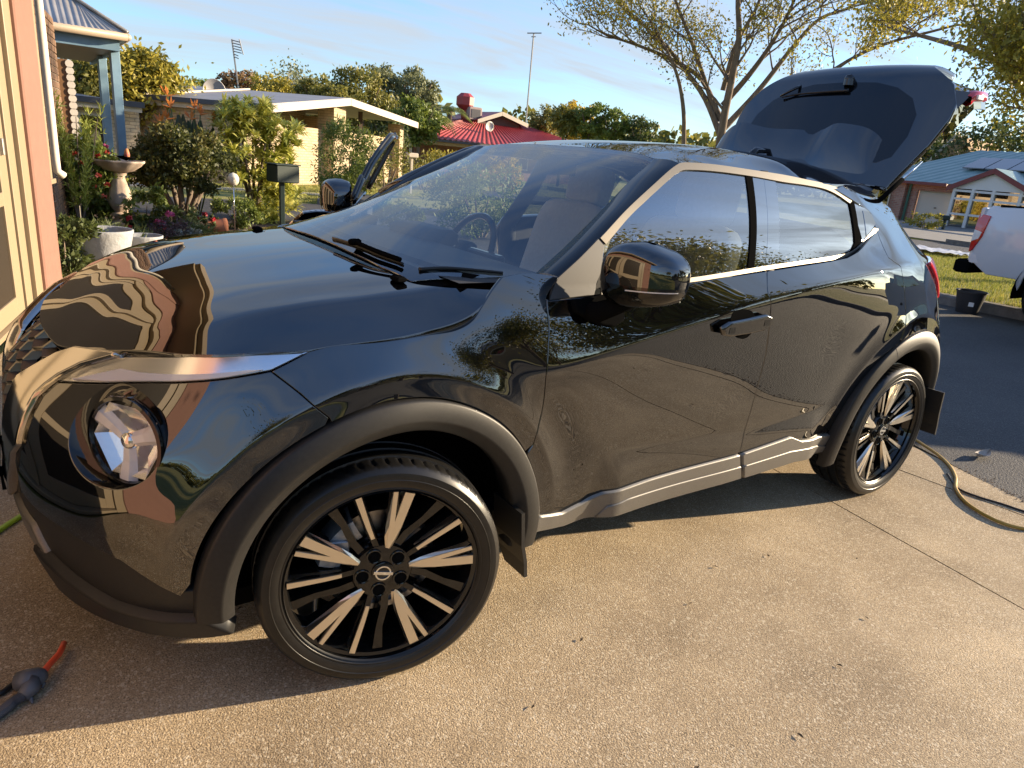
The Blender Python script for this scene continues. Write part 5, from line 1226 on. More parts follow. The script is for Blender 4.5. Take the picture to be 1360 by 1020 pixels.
for k in range(nx):
    f = k/(nx-1); xo = cx0+.10-2.8*f; wv = .012*math.sin(f*2.8/.085*2*math.pi)
    x_top = min(xo, cx0-.32*2.4+ -(2.8*f)*.0) if False else xo
    up_ = min(2.2, 99); rows = []
    for t in (0, .33, .66, 1.0): rows.append((xo-(0 if xo < cx0-.75*t*2.2 else 0), cy0-.12+2.2*t, gz+.02+1.25*t+wv))
    G.append(rows)
G = np.array(G)
# hip cut on the right: rows shrink towards the ridge
for t in range(4):
    lim = cx0+.10-.55*t; G[:, t, 0] = np.minimum(G[:, t, 0], lim)
m = MB(); m.grid(G); m.build('porch_roof', M['zinc'], house, smooth=True)
m = MB(); m.grid([[(cx0+.10, cy0-.12, gz+.02), (cx0-1.55, cy0+2.08, gz+1.27)], [(cx0+.10, cy0+4.1, gz+.02), (cx0-1.55, cy0+4.0, gz+1.27)]]); m.build('porch_roof_side', M['zinc'], house)
m = MB()
for k in range(2): m.tube([(cx0+.10, cy0-.12, gz+.045), (cx0-1.55, cy0+2.08, gz+1.30)], .03, 6)
m.build('hip_cap', M['zinc'], house, smooth=True)
# timber bracket with a scalloped white edge under the porch
sb_ = at((84, 110), 'y', 9.6); m = MB(); m.box((sb_[0]-W0[0], sb_[1]-W0[1], sb_[2]-.25), (.16, .03, 1.1)); br = m.build('bracket', mat('brown_timber', (.20, .10, .04), .7), house)
m = MB()
for k in range(12): m.lathe([(0, -.012), (.05, -.012), (.05, .012), (0, .012)], 10, (sb_[0]-W0[0]+.09, sb_[1]-W0[1]-.02, sb_[2]+.25-k*.088), axis='y')
m.build('scalloped_edge', mat('white_trim', (.6, .56, .5), .6), br)

# ------------------------------------------------------------------ garden
stone = varied('pinkish_cast_stone', [(.48, .37, .28), (.60, .47, .37)], 7, rough=.9, bump=.25, bscale=60)
bb = gpt((163, 305)); bath = tag(empty('birdbath', tuple(bb)), 'pale stone birdbath with scalloped bowl on a fluted pedestal', 'birdbath')
hb = at((150, 214), 'y', bb[1])[2]
fl = lambda a, h: 1+.05*abs(math.sin(4*a))
m = MB(); m.lathe([(0, 0), (.21, 0), (.215, .03), (.19, .07), (.13, .11), (.095, .13), (.085, .17), (.12, .19), (.12, .225), (.08, .25)], 28); m.build('foot', stone, bath, angle=40)
m = MB(); m.lathe([(.08, .25), (.13, .32), (.145, .40), (.125, .52), (.085, hb-.24), (.075, hb-.19), (.10, hb-.17), (.10, hb-.145), (.12, hb-.14)], 40, rad=fl); m.build('pedestal', stone, bath, smooth=True)
m = MB(); m.lathe([(.10, hb-.14), (.20, hb-.11), (.29, hb-.045), (.32, hb-.01), (.335, hb+.0), (.335, hb+.022), (.31, hb+.02), (.24, hb-.02), (.10, hb-.055), (0, hb-.06)], 72, rad=lambda a, h: 1+(.045*math.sin(9*a) if h > hb-.05 else .01)); m.build('bowl', stone, bath, smooth=True)
fd = tag(empty('bird_feeder', (bb[0]+.10, bb[1]-.05, hb+.02)), 'small black dish with pink and yellow flowers on the birdbath rim', 'ornament')
m = MB(); m.lathe([(0, .03), (.09, .045), (.12, .055), (.09, .035), (0, .0)], 20); m.build('dish', M['soft_black'], fd, smooth=True)
m = MB(); m.lathe([(0, .02), (.03, .03), (.035, .09), (.02, .15), (0, .16)], 12, (.02, 0, .0)); m.build('petals', varied('pink_yellow', [(.6, .08, .16), (.6, .35, .06)], 18, rough=.6), fd, smooth=True)
# white pots
def pot(px_base, r, h, label, name='plant_pot'):
    b = gpt(px_base); t = tag(empty(name, tuple(b)), label, 'plant pot', 'white garden pots')
    mt = M.setdefault('pot', varied('whitewashed_pot', [(.27, .28, .29), (.38, .39, .40)], 9, rough=.8, bump=.5, bscale=30, dist=.012))
    m = MB(); m.lathe([(0, 0), (r*.66, 0), (r*.70, .02), (r*.86, h*.55), (r*.97, h*.88), (r, h*.95), (r, h), (r*.965, h*1.01), (r*.90, h*.985), (r*.86, h*.80)], 40); m.build('pot_body', mt, t, smooth=True)
    m = MB(); m.lathe([(0, h*.83), (r*.885, h*.82)], 24); m.build('soil', M['soil'], t)
    return t, b
_, pb = pot((142, 358), .265, .40, 'large white textured pot with a few sprigs, left of the smaller pot')
_, pb2 = pot((193, 350), .19, .30, 'smaller white pot half hidden behind the bonnet')
C, ti = clumps(60, 6, .07, (1, 1, .5), .4); C += [0, 0, .37]; tg_ = tag(leaf_mesh('sprigs', C, .09, M['lf_mid'], None, ti, aspect=.3, up=.8), 'few thin green sprigs growing in the large white pot', 'plant'); tg_.location = tuple(pb+np.array([-.05, .03, 0]))
# letterbox
mbp = pd((375, 300), 11.4); mbp[2] = 0; mbx = tag(empty('letterbox', tuple(mbp)), 'dark green box letterbox on a square green post', 'letterbox')
grn = mat('dark_green_paint', (.003, .017, .014), .5)
zt_ = at((375, 219), 'y', mbp[1])[2]; zb_ = at((375, 242), 'y', mbp[1])[2]
m = MB(); m.box((0, 0, zb_/2), (.07, .07, zb_), bev=.006); m.build('post', grn, mbx)
m = MB(); m.box((0.02, 0, (zt_+zb_)/2), (.38, .30, zt_-zb_), rz=.25, bev=.012); bx_ = m.build('box', grn, mbx); m = MB(); m.box((.02, 0, zt_+.008), (.41, .33, .016), rz=.25, bev=.005); m.build('lid', grn, mbx)
# dense dark shrub on several bare trunks
sp = gpt((243, 295)); sp = pd((243, 290), 11.9); sp[2] = .03
sh = tag(empty('domed_shrub', tuple(sp)), 'dense dark domed shrub on bare forked trunks', 'shrub')
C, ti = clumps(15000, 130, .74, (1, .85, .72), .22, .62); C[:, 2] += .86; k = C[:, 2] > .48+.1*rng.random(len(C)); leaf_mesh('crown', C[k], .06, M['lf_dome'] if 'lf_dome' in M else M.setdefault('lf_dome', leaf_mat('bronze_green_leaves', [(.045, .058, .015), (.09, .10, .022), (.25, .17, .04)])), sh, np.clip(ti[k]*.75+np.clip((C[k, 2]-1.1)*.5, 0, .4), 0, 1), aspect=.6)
for a in np.linspace(0, 6.28, 8)[:-1]:
    m = MB(); e = np.array([math.cos(a), math.sin(a), 0]); m.tube([e*.07-[0, 0, .08], e*.16+[0, 0, .25], e*.30+[0, 0, .52], e*.42+[0, 0, .85]], [.05, .042, .035, .02], 7, cap=False); m.build('trunk', M['bark'], sh, smooth=True)
# bird of paradise behind it
bp_ = pd((252, 285), 13.2); bp_[2] = .03; bop = tag(empty('bird_of_paradise', tuple(bp_)), 'clump of paddle leaves with orange crested flowers behind the dark shrub', 'plant')
lfm = varied('blue_green_paddle', [(.035, .06, .035), (.07, .10, .06)], 6, rough=.45); orm = varied('orange_petals', [(.55, .14, .02), (.68, .26, .05)], 10, rough=.5); gst = mat('green_stalk', (.10, .13, .04), .6)
for px in ((222, 160), (229, 155), (237, 152), (243, 152), (250, 160), (258, 158), (266, 160), (275, 166), (283, 170)):
    tp = at(px, 'y', bp_[1])-bp_; hgt = tp[2]; bs = np.array([tp[0]*.25, rng.normal(0, .05), 0]); n = 9; G = []
    ax = np.array([.5+rng.normal(0, .3), rng.normal(0, .5)-.5, 0]); ax /= np.linalg.norm(ax)
    for i in range(n):
        f = i/(n-1); c = bs+(tp-bs)*f; w = .012 if f < .68 else .012+.075*math.sin(math.pi*min(1, (f-.68)/.32*.96+.02))
        G.append([c-ax*w, c+np.array([0, .015, 0])*(w/.08), c+ax*w])
    thick(np.array(G), .004, (0, 1, 0)).build('paddle_leaf', lfm, bop)
for px in ((222, 127), (227, 143), (222, 158), (213, 164), (258, 145), (266, 152), (253, 158), (284, 160), (293, 173)):
    tp = at(px, 'y', bp_[1])-bp_; bs = np.array([tp[0]*.3, 0, 0]); m = MB(); m.tube([bs, bs*.4+tp*.6, tp], [.014, .012, .010], 6); fs = m.build('flower_stalk', gst, bop, smooth=True)
    m = MB()
    for q in range(5):
        a = rng.uniform(-.9, .9); d = np.array([math.sin(a), rng.normal(0, .3), abs(math.cos(a))+.3]); d /= np.linalg.norm(d); L = rng.uniform(.12, .20); s = np.cross(d, [0, 1, 0]); s /= np.linalg.norm(s)
        m.add([tp, tp+d*L*.5+s*.018, tp+d*L, tp+d*L*.5-s*.018, tp+d*L*.5+[0, .014, 0]], [(0, 1, 2), (0, 2, 3), (0, 4, 1), (1, 4, 2), (2, 4, 3), (3, 4, 0)])
    m.tube([tp, tp+[rng.choice((-1, 1))*.13, -.03, .03]], [.018, .003], 6); m.build('flower', orm, fs)
# variegated shrub of rosettes
vp = pd((338, 290), 13.2); vp[2] = .03; vs_ = tag(empty('variegated_shrub', tuple(vp)), 'tall yellow and green variegated shrub of strap leaf rosettes', 'shrub')
M['lf_var'] = leaf_mat('variegated_leaves', [(.20, .25, .04), (.52, .52, .10), (.80, .74, .26)], trans=.3)
def rosettes(name, cents, nl, L, w, mt, par, jit=.25):
    V = []; T = []
    for c, dr in cents:
        t0 = rng.random()*.5
        for k in range(nl):
            a = 2*math.pi*k/nl*2.4+rng.normal(0, .2); el = rng.uniform(-.35, 1.1); d = np.array([math.cos(a)*math.cos(el), math.sin(a)*math.cos(el), math.sin(el)])+np.array(dr)*.5; d /= np.linalg.norm(d); s = np.cross(d, [0, 0, 1]); s /= np.linalg.norm(s)+1e-9
            l = L*rng.uniform(.7, 1.15); m1 = c+d*l*.5+[0, 0, l*.06]; e = c+d*l-[0, 0, l*.18]
            V += [c-s*w*.25, c+s*w*.25, m1+s*w*.5, m1-s*w*.5, m1-s*w*.5, m1+s*w*.5, e+s*w*.06, e-s*w*.06]; T += [t0+rng.random()*.5]*2
    V = np.array(V); F = np.arange(len(V)).reshape(-1, 4); return fast_mesh(name, V, F, mt, par, smooth=False, attr=np.array(T))
pxs = [(318, 150), (303, 158), (345, 148), (300, 185), (330, 180), (360, 182), (380, 195), (312, 205), (345, 210), (372, 215), (325, 235), (355, 240), (342, 165), (385, 180), (295, 200), (350, 260), (370, 255), (380, 265), (345, 280), (365, 285)]
cents = []
for (x, y) in pxs:
    for q in range(11):
        c = at((x+rng.normal(0, 9), y+rng.normal(0, 8)), 'y', vp[1]+rng.normal(0, .32))-vp; cents.append((c, (c[0]*.8, c[1], .3)))
rosettes('crown', cents, 30, .25, .042, M['lf_var'], vs_)
m = MB()
for a in range(5): e = np.array([math.cos(a*1.3), math.sin(a*1.3), 0]); m.tube([e*.05, e*.15+[0, 0, .7], e*.3+[0, 0, 1.3]], [.03, .025, .015], 6, cap=False)
m.build('stems', M['bark'], vs_, smooth=True)
# low plants, flowers, tufts
def lowbush(px, dist, r, sq, label, mt, n=1600, size=.05, k=22, cat='plant', aspect=.45, group=None, up=.3, name='garden_plant'):
    p = pd(px, dist); p[2] = .03; return bush(name, tuple(p), r, sq, label, mt, n=n, k=k, size=size, cat=cat, stems=3, aspect=aspect, group=group, up=up)
lowbush((318, 298), 11.6, .33, (1.25, .8, .8), 'low rounded green shrub below the stake ornament', M['lf_mid'], 2600, .05)
M['lf_fern'] = leaf_mat('feathery_yellow_green', [(.16, .22, .03), (.28, .33, .05), (.40, .42, .08)])
fp_ = pd((103, 250), 11.0); fp_[2] = .03; fe = tag(empty('feathery_bush', tuple(fp_)), 'feathery upright yellow green plant beside the house wall', 'plant')
C = []
for q in range(16):
    a = rng.normal(0, .12); b = rng.normal(0, .18); hh_ = rng.uniform(.9, 1.45); f = rng.random(150)**.8
    C.append(np.stack([a+.12*f*np.sign(a)+rng.normal(0, .018, 150), b+rng.normal(0, .018, 150), .25+f*hh_], 1))
C = np.vstack(C); leaf_mesh('crown', C, .10, M['lf_fern'], fe, rng.random(len(C)), aspect=.14, up=.0, droop=-1.4)
m = MB()
for q in range(6): a = rng.normal(0, .1); m.tube([(0, 0, 0), (a, 0, .8), (a*1.6, 0, 1.4)], [.015, .01, .004], 5, cap=False)
m.build('stems', M['bark'], fe, smooth=True)
fb = pd((114, 300), 11.4); fb[2] = .03; fbu = bush('flowering_shrub', tuple(fb), .62, (.85, .8, 1.0), 'leafy green shrub with scattered orange red flowers left of the birdbath', M['lf_mid'], 7000, 60, .07, cat='shrub')
red_f = varied('red_petals', [(.45, .03, .02), (.62, .12, .06)], 9, rough=.55); pink_f = varied('pink_petals', [(.45, .05, .16), (.62, .14, .28)], 9, rough=.55); drk_f = varied('crimson_petals', [(.22, .008, .015), (.38, .02, .03)], 9, rough=.55)
def blossom(c, r, mt, par, name='flower'):
    m = MB()
    for q in range(9):
        d = rng.normal(size=3); d[2] = abs(d[2]); d /= np.linalg.norm(d); s = np.cross(d, rng.normal(size=3)); s /= np.linalg.norm(s); c_ = np.array(c)+d*r*.35
        m.add([c_-s*r*.5, c_+d*r*.55, c_+s*r*.5, c_-d*r*.3], [(0, 1, 2, 3)])
    return m.build(name, mt, par)
for px in ((100, 205), (108, 218), (131, 208), (96, 228), (131, 234), (142, 246), (138, 262), (127, 250), (140, 195), (143, 203)): blossom(at(px, 'y', fb[1]-.5)-fb, .055, red_f if px[1] > 200 else pink_f, fbu)
def flowerplant(px, dist, label, mt, n, r=.16, fr=.07):
    t = lowbush(px, dist, r, (1.2, 1, .8), label, M['lf_dark'], 500, .05, 10); 
    for q in range(n): blossom((rng.normal(0, r*.6), -r*.7+rng.normal(0, .03), r*1.3+rng.normal(0, .05)), fr, mt, t)
flowerplant((216, 308), 10.4, 'pink flower cluster in the bed between birdbath and dark shrub', pink_f, 5)
flowerplant((272, 308), 10.9, 'crimson flower low in front of the dark shrub', drk_f, 3)
flowerplant((176, 292), 10.2, 'dark red flower beside the birdbath pedestal', drk_f, 2)
flowerplant((214, 325), 9.9, 'small red flower near the smaller white pot', red_f, 2, .12, .05)
lowbush((84, 330), 7.4, .30, (1, 1, 1.1), 'dark leafy plant at the foot of the salmon pier', M['lf_dark'], 2200, .06)
lowbush((192, 300), 10.8, .34, (1.1, .9, .95), 'leafy green plant right of the birdbath pedestal', M['lf_mid'], 1800, .075)
lowbush((235, 300), 10.6, .30, (1.1, .8, .7), 'dark leafy plant at the foot of the dark shrub', M['lf_dark'], 1300, .06)
lowbush((230, 318), 9.8, .28, (1.3, .9, .5), 'purple grey spreading plant in the mulch', leaf_mat('purple_grey_leaves', [(.07, .045, .055), (.13, .09, .10)]), 1300, .035)
M['lf_tuft'] = leaf_mat('tuft_grass', [(.05, .075, .02), (.10, .13, .04), (.14, .16, .06)])
for px, dist, r, lb in (((135, 322), 8.6, .30, 'spiky green tuft behind the large white pot'), ((178, 332), 8.9, .22, 'grassy tuft between the birdbath base and the small pot'), ((97, 335), 8.0, .18, 'small pale green tuft beside the pier'), ((262, 322), 10.0, .2, 'pale green tuft near the bonnet edge')):
    lowbush(px, dist, r, (1.3, 1, .6), lb, M['lf_tuft'], 900, .13, 20, aspect=.12, up=0, name='grass_tuft')
lowbush((252, 325), 9.7, .16, (1.3, 1, .7), 'silvery leafed plant by the bonnet', leaf_mat('silver_leaves', [(.16, .19, .17), (.26, .29, .27)]), 500, .05)
op = pd((287, 303), 10.9); op[2] = .03; t = tag(empty('terracotta_pot', tuple(op)), 'terracotta pot lying in the garden bed', 'plant pot'); m = MB(); m.lathe([(0, -.14), (.07, -.14), (.11, .08), (.12, .10), (.12, .14), (.10, .14), (.07, -.1)], 20, (0, 0, .10), axis='x'); m.build('pot_body', varied('terracotta', [(.38, .14, .07), (.46, .19, .10)], 9, rough=.85), t, angle=40)
sg = pd((311, 275), 11.2); zs2 = at((309, 241), 'y', sg[1])[2]; t = tag(empty('stake_ornament', (sg[0], sg[1], .03)), 'cracked white globe ornament on a thin stake', 'ornament')
m = MB(); m.tube([(0, 0, 0), (0, 0, zs2-.05)], .008, 6); m.build('stake', M['chrome'], t, smooth=True); m = MB(); G = superq(np.array([0, 0, zs2]), np.array([.08, 0, 0]), np.array([0, .08, 0]), np.array([0, 0, .095]), 1, 1, 18, 10, -.999, .999); m.grid(G, closed=True); m.build('globe', varied('crackle_globe', [(.5, .46, .36), (.7, .66, .55), (.2, .17, .12)], 14, rough=.3), t)
ck = pd((109, 310), 8.4); t = tag(empty('garden_stake', (ck[0], ck[1], .03)), 'thin bare metal stake in front of the flowering shrub', 'stake'); m = MB(); m.tube([(0, 0, 0), (.0, 0, .55)], .007, 6); m.tube([(0, 0, .55), (.02, 0, .57)], .007, 6); m.build('rod', M['trim_metal'], t)
# ------------------------------------------------------------------ neighbour's cream brick house
def bricks(name, c1, c2, mo, bw=.24, bh=.086):
    m = mat(name, c1, .9); t = m.node_tree; b = t.nodes['Principled BSDF']; u = t.nodes.new('ShaderNodeTexCoord'); br = t.nodes.new('ShaderNodeTexBrick')
    br.inputs['Scale'].default_value = 1; br.inputs['Brick Width'].default_value = bw; br.inputs['Row Height'].default_value = bh; br.inputs['Mortar Size'].default_value = .010; br.inputs['Color1'].default_value = (*c1, 1); br.inputs['Color2'].default_value = (*c2, 1); br.inputs['Mortar'].default_value = (*mo, 1)
    t.links.new(u.outputs['UV'], br.inputs['Vector']); n = t.nodes.new('ShaderNodeTexNoise'); n.inputs['Scale'].default_value = .9; n.inputs['Detail'].default_value = 6; t.links.new(u.outputs['Object'], n.inputs['Vector'])
    x = t.nodes.new('ShaderNodeMix'); x.data_type = 'RGBA'; x.blend_type = 'MULTIPLY'; x.inputs[0].default_value = .5; t.links.new(br.outputs['Color'], x.inputs[6]); t.links.new(n.outputs[0], x.inputs[7]); 
    g = t.nodes.new('ShaderNodeMix'); g.data_type = 'RGBA'; g.blend_type = 'MULTIPLY'; g.inputs[0].default_value = 1; g.inputs[7].default_value = (1.5, 1.5, 1.5, 1); t.links.new(x.outputs[2], g.inputs[6]); t.links.new(g.outputs[2], b.inputs['Base Color'])
    bp = t.nodes.new('ShaderNodeBump'); bp.inputs['Strength'].default_value = .6; bp.inputs['Distance'].default_value = .01; bp.invert = True; t.links.new(br.outputs['Fac'], bp.inputs['Height']); t.links.new(bp.outputs[0], b.inputs['Normal'])
    return m
def wall_obj(name, p, q, z0, z1, th, mt, par=None):
    "upright wall slab from p to q with metric UVs on its faces"
    p, q = np.array(p[:2], float), np.array(q[:2], float); d = q-p; L = np.linalg.norm(d); d /= L; n = np.array([-d[1], d[0]])*th/2
    V = [(*(p-n), z0), (*(q-n), z0), (*(q+n), z0), (*(p+n), z0), (*(p-n), z1), (*(q-n), z1), (*(q+n), z1), (*(p+n), z1)]
    F = [(0, 1, 5, 4), (1, 2, 6, 5), (2, 3, 7, 6), (3, 0, 4, 7), (4, 5, 6, 7), (3, 2, 1, 0)]; o = new_mesh(name, V, F, mt, par, smooth=False)
    uv = o.data.uv_layers.new(name='UVMap'); hl = [(0, L), (0, th), (0, L), (0, th), (0, L), (0, L)]
    for fi, pl_ in enumerate(o.data.polygons):
        a = hl[fi][1]; cs = [(0, z0), (a, z0), (a, z1), (0, z1)]
        if fi >= 4: cs = [(0, 0), (a, 0), (a, th), (0, th)]
        for li, c in zip(pl_.loop_indices, cs): uv.data[li].uv = c
    return o
M['brick_cream'] = bricks('cream_brick', (.38, .29, .185), (.46, .36, .24), (.26, .205, .14))
M['roof_grey'] = varied('grey_deck_roof', [(.24, .23, .235), (.31, .30, .30)], 2, rough=.5, metal=.2)
M['fascia'] = mat('beige_fascia', (.52, .45, .36), .6); M['dark_gutter'] = mat('dark_gutter', (.05, .05, .06), .5)
nb = tag(empty('neighbour_house'), 'low cream brick house with shallow grey roof, open gable and brick pier', 'house')
A0 = gpt((330, 246)); A0[2] = 0; A1 = gpt((527, 242)); A1[2] = 0
gd2 = A1-A0; GL_ = np.linalg.norm(gd2); gdir = gd2/GL_; rd = np.array([-gdir[1], gdir[0], 0])
def nh(f, back, z): q = A0+gdir*(GL_*f)+rd*back; return np.array([q[0], q[1], z])
def zray(px, f, back=0.0):
    "height at which the sight line passes over a spot of the gable"
    q = nh(f, back, 0); d = rays(px)[0]; t = ((q-CAM_P)[:2]@d[:2])/(d[:2]@d[:2]); return CAM_P[2]+d[2]*t
zL, zP, zR = zray((338, 140), .0), zray((427, 128), .46), zray((530, 161), 1.02)
wall_obj('gable_wall', nh(.0, .25, 0), nh(1.0, .25, 0), -.1, zray((396, 168), .34), .22, M['brick_cream'], nb)
wall_obj('brick_pier', nh(.42, .0, 0), nh(.50, .0, 0), -.1, zray((432, 141), .46), .62, M['brick_cream'], nb)
wall_obj('end_column', nh(.965, .05, 0), nh(1.0, .05, 0), -.1, zR-.15, .55, M['brick_cream'], nb)
wall_obj('back_wall', nh(.0, 4.5, 0), nh(1.0, 4.5, 0), -.1, zR+.2, .2, M['brick_cream'], nb)
wall_obj('side_wall', nh(.01, .25, 0), nh(.01, 7.0, 0), -.1, zL-.14, .22, M['brick_cream'], nb)
wall_obj('far_wall', nh(.99, 3, 0), nh(.99, 11, 0), -.1, zR-.1, .22, M['brick_cream'], nb)
m = MB(); q = nh(.46, .0, 0); m.box((q[0], q[1], zP-.18), (.12, .12, .3)); m.build('ridge_post', M['fascia'], nb)
for f in (.14, .72):
    m = MB(); q = nh(f, .3, 0); z1_ = np.interp(f, [0, .46, 1], [zL, zP, zR])-.08; m.box((q[0], q[1], z1_/2+.9), (.14, .10, z1_-1.8)); m.build('timber_post', mat('dark_timber', (.07, .045, .03), .8), nb)
def roofslab(name, corners, th, mt, par):
    C = [np.array(c) for c in corners]; V = C+[c-[0, 0, th] for c in C]; n = len(C); m = MB(); m.add(V, [tuple(range(n)), tuple(range(2*n-1, n-1, -1))]+[(i, n+i, n+(i+1) % n, (i+1) % n) for i in range(n)]); return m.build(name, mt, par)
RB = 11.0
roofslab('roof', [nh(-.03, -.7, zL+.03), nh(.46, -.7, zP+.03), nh(.46, RB, zP+.03), nh(-.03, RB, zL+.03)], .05, M['roof_grey'], nb)
roofslab('roof', [nh(.463, -.7, zP+.028), nh(1.035, -.7, zR+.028), nh(1.035, RB, zR+.028), nh(.463, RB, zP+.028)], .05, M['roof_grey'], nb)
def beam(name, p, q, w, h, mt, par, up=0):
    p, q = np.array(p), np.array(q); d = q-p; s = np.cross(d, [0, 0, 1]); s = s/np.linalg.norm(s)*w/2; u = np.array([0, 0, h/2]); m = MB()
    m.add([p-s-u, p+s-u, p+s+u, p-s+u, q-s-u, q+s-u, q+s+u, q-s+u], [(0, 1, 2, 3), (7, 6, 5, 4), (0, 4, 5, 1), (1, 5, 6, 2), (2, 6, 7, 3), (3, 7, 4, 0)]); return m.build(name, mt, par)
beam('fascia', nh(-.03, -.70, zL-.10), nh(.46, -.70, zP-.10), .05, .22, M['fascia'], nb); beam('fascia', nh(.46, -.71, zP-.10), nh(1.035, -.71, zR-.10), .05, .22, M['fascia'], nb)
beam('gutter', nh(-.032, -.70, zL-.03), nh(-.032, RB, zL-.03), .14, .13, M['dark_gutter'], nb); beam('fascia', nh(-.022, -.66, zL-.16), nh(-.022, RB, zL-.16), .04, .14, M['fascia'], nb)
for f, b in ((.2, 3.2), (.2, 6.5)): beam('flashing', nh(-.02, b, zL+.06), nh(.45, b, zP+.06), .14, .05, M['fascia'], nb)
# rear wing further left
W1 = pd((182, 190), 21.5); W1[2] = 0; wd = -rd*0+np.array([-.80, .60, 0]); wd2 = np.array([-.97, -.10, 0]); wd2 /= np.linalg.norm(wd2)
zw = CAM_P[2]+rays((182, 137))[0][2]*21.5/math.hypot(*rays((182, 137))[0][:2])
E1 = pd((216, 190), 21.0); E1[2] = 0
wall_obj('wing_wall', W1, nh(.01, 7.0, 0)*1.0, -.1, zw-.1, .2, M['brick_cream'], nb); wall_obj('wing_wall', W1, W1+wd2*7, -.1, zw-.1, .2, M['brick_cream'], nb)
roofslab('roof', [W1+[.15, -.5, zw+.02], W1+wd2*7+[0, -.5, zw+.0], W1+wd2*7+[0, 9, zw+.75], W1+[8.5, 9.5, zw+.85], nh(.0, 6.8, zw+.20), nh(.0, 5.2, zw-.02)], .05, M['roof_grey'], nb)
beam('gutter', W1+[.15, -.55, zw-.05], W1+wd2*7+[0, -.55, zw-.05], .12, .13, M['dark_gutter'], nb); beam('fascia', W1+[.1, -.48, zw-.17], W1+wd2*7+[0, -.48, zw-.17], .04, .12, M['fascia'], nb)
ww = W1+wd2*1.0; m = MB(); 
fr_ = wall_obj('window_frame', W1+wd2*.7+[0, -.12, 0], W1+wd2*1.3+[0, -.12, 0], .5, zw-.35, .06, M['fascia'], nb); wall_obj('window_pane', W1+wd2*.76+[0, -.155, 0], W1+wd2*1.24+[0, -.155, 0], .56, zw-.41, .02, M['dark_glass'], fr_)
beam('flashing', W1+wd2*1.2+[0, 5.5, zw+.56], W1+[4.5, 5.5, zw+.62], .2, .06, M['fascia'], nb)
dsh = pd((283, 112), 28); t = tag(empty('satellite_dish', tuple(dsh-[0, 0, .5])), 'grey satellite dish standing on the neighbouring roof', 'satellite dish')
m = MB(); m.lathe([(0, 0), (.2, .03), (.34, .10), (.38, .14), (.36, .13), (.2, .05), (0, .02)], 24, (0, .0, .3), axis='y'); m.build('dish', M['roof_grey'], t, smooth=True); m = MB(); m.tube([(0, .05, -.6), (0, .05, .5)], .03, 6); m.build('mast', M['roof_grey'], t)
# ------------------------------------------------------------------ red roofed house
rh = tag(empty('red_roof_house'), 'brick bungalow with a corrugated red hip roof and red flue', 'house')
M['red_roof'] = varied('red_sheet_roof', [(.27, .030, .035), (.36, .050, .050)], 1.5, rough=.45)
Y0 = 38.0
EL = at((543, 181), 'y', Y0); zE = EL[2]; RW = 17.5; DP = 9.0
M['brick_brown'] = bricks('dark_brown_brick', (.16, .08, .06), (.21, .11, .08), (.16, .12, .10))
wall_obj('front_wall', (EL[0]+1.2, Y0+1.7), (EL[0]+RW-.5, Y0+1.7), -.1, zE+.05, .2, M['brick_brown'], rh); wall_obj('end_wall', (EL[0]+.7, Y0+1.7), (EL[0]+.7, Y0+DP), -.1, zE+.05, .2, M['brick_brown'], rh)
m = MB(); m.tube([(EL[0]+.3, Y0+.3, 0), (EL[0]+.3, Y0+.3, zE)], .09, 8); m.build('verandah_post', M['fascia'], rh)
for x_ in (8.5, 11.5):
    f_ = wall_obj('window_frame', (EL[0]+x_, Y0+1.56), (EL[0]+x_+1.6, Y0+1.56), .7, 1.9, .06, M['fascia'], rh); wall_obj('window_pane', (EL[0]+x_+.1, Y0+1.52), (EL[0]+x_+.75, Y0+1.52), .78, 1.82, .03, M['dark_glass'], f_); wall_obj('window_pane', (EL[0]+x_+.85, Y0+1.52), (EL[0]+x_+1.5, Y0+1.52), .78, 1.82, .03, M['dark_glass'], f_)
beam('gutter', (EL[0], Y0-.05, zE-.06), (EL[0]+RW, Y0-.05, zE-.06), .14, .14, M['dark_gutter'], rh); beam('fascia', (EL[0], Y0+.05, zE-.22), (EL[0]+RW, Y0+.05, zE-.22), .05, .22, mat('mustard_fascia', (.33, .22, .09), .7), rh)
zRg = at((640, 159), 'y', Y0+4.2)[2]; x1r = at((622, 158), 'y', Y0+4.2)[0]; x2r = at((692, 160), 'y', Y0+4.2)[0]
def ribbed(name, a0, a1, b0, b1, n, mt, par, h=.05):
    "corrugated sheet: eave line a0-a1, top line b0-b1"
    a0, a1, b0, b1 = map(np.array, (a0, a1, b0, b1)); G = []
    for k in range(n*4+1):
        f = k/(n*4); w = h*(1 if k % 4 in (1, 2) else 0); G.append([a0+(a1-a0)*f+[0, 0, w], b0+(b1-b0)*f+[0, 0, w]])
    m = MB(); m.grid(G); return m.build(name, mt, par)
ribbed('roof', (EL[0]-.1, Y0-.1, zE), (EL[0]+RW, Y0-.1, zE), (x1r, Y0+4.2, zRg), (x2r, Y0+4.2, zRg), 44, M['red_roof'], rh)
ribbed('roof', (EL[0]-.1, Y0+DP, zE), (EL[0]-.1, Y0-.1, zE), (x1r, Y0+4.2, zRg), (x1r, Y0+4.2, zRg), 20, M['red_roof'], rh)
ribbed('roof', (EL[0]+RW, Y0-.1, zE), (EL[0]+RW, Y0+DP, zE), (x2r, Y0+4.2, zRg), (x2r, Y0+4.2, zRg), 20, M['red_roof'], rh)
ribbed('roof', (EL[0]+RW, Y0+DP, zE), (EL[0]-.1, Y0+DP, zE), (x2r, Y0+4.2, zRg), (x1r, Y0+4.2, zRg), 44, M['red_roof'], rh)
ga = at((634, 158.5), 'y', Y0+3.0); gb = at((667, 148.5), 'y', Y0+3.0); gc = at((701, 165), 'y', Y0+3.0)
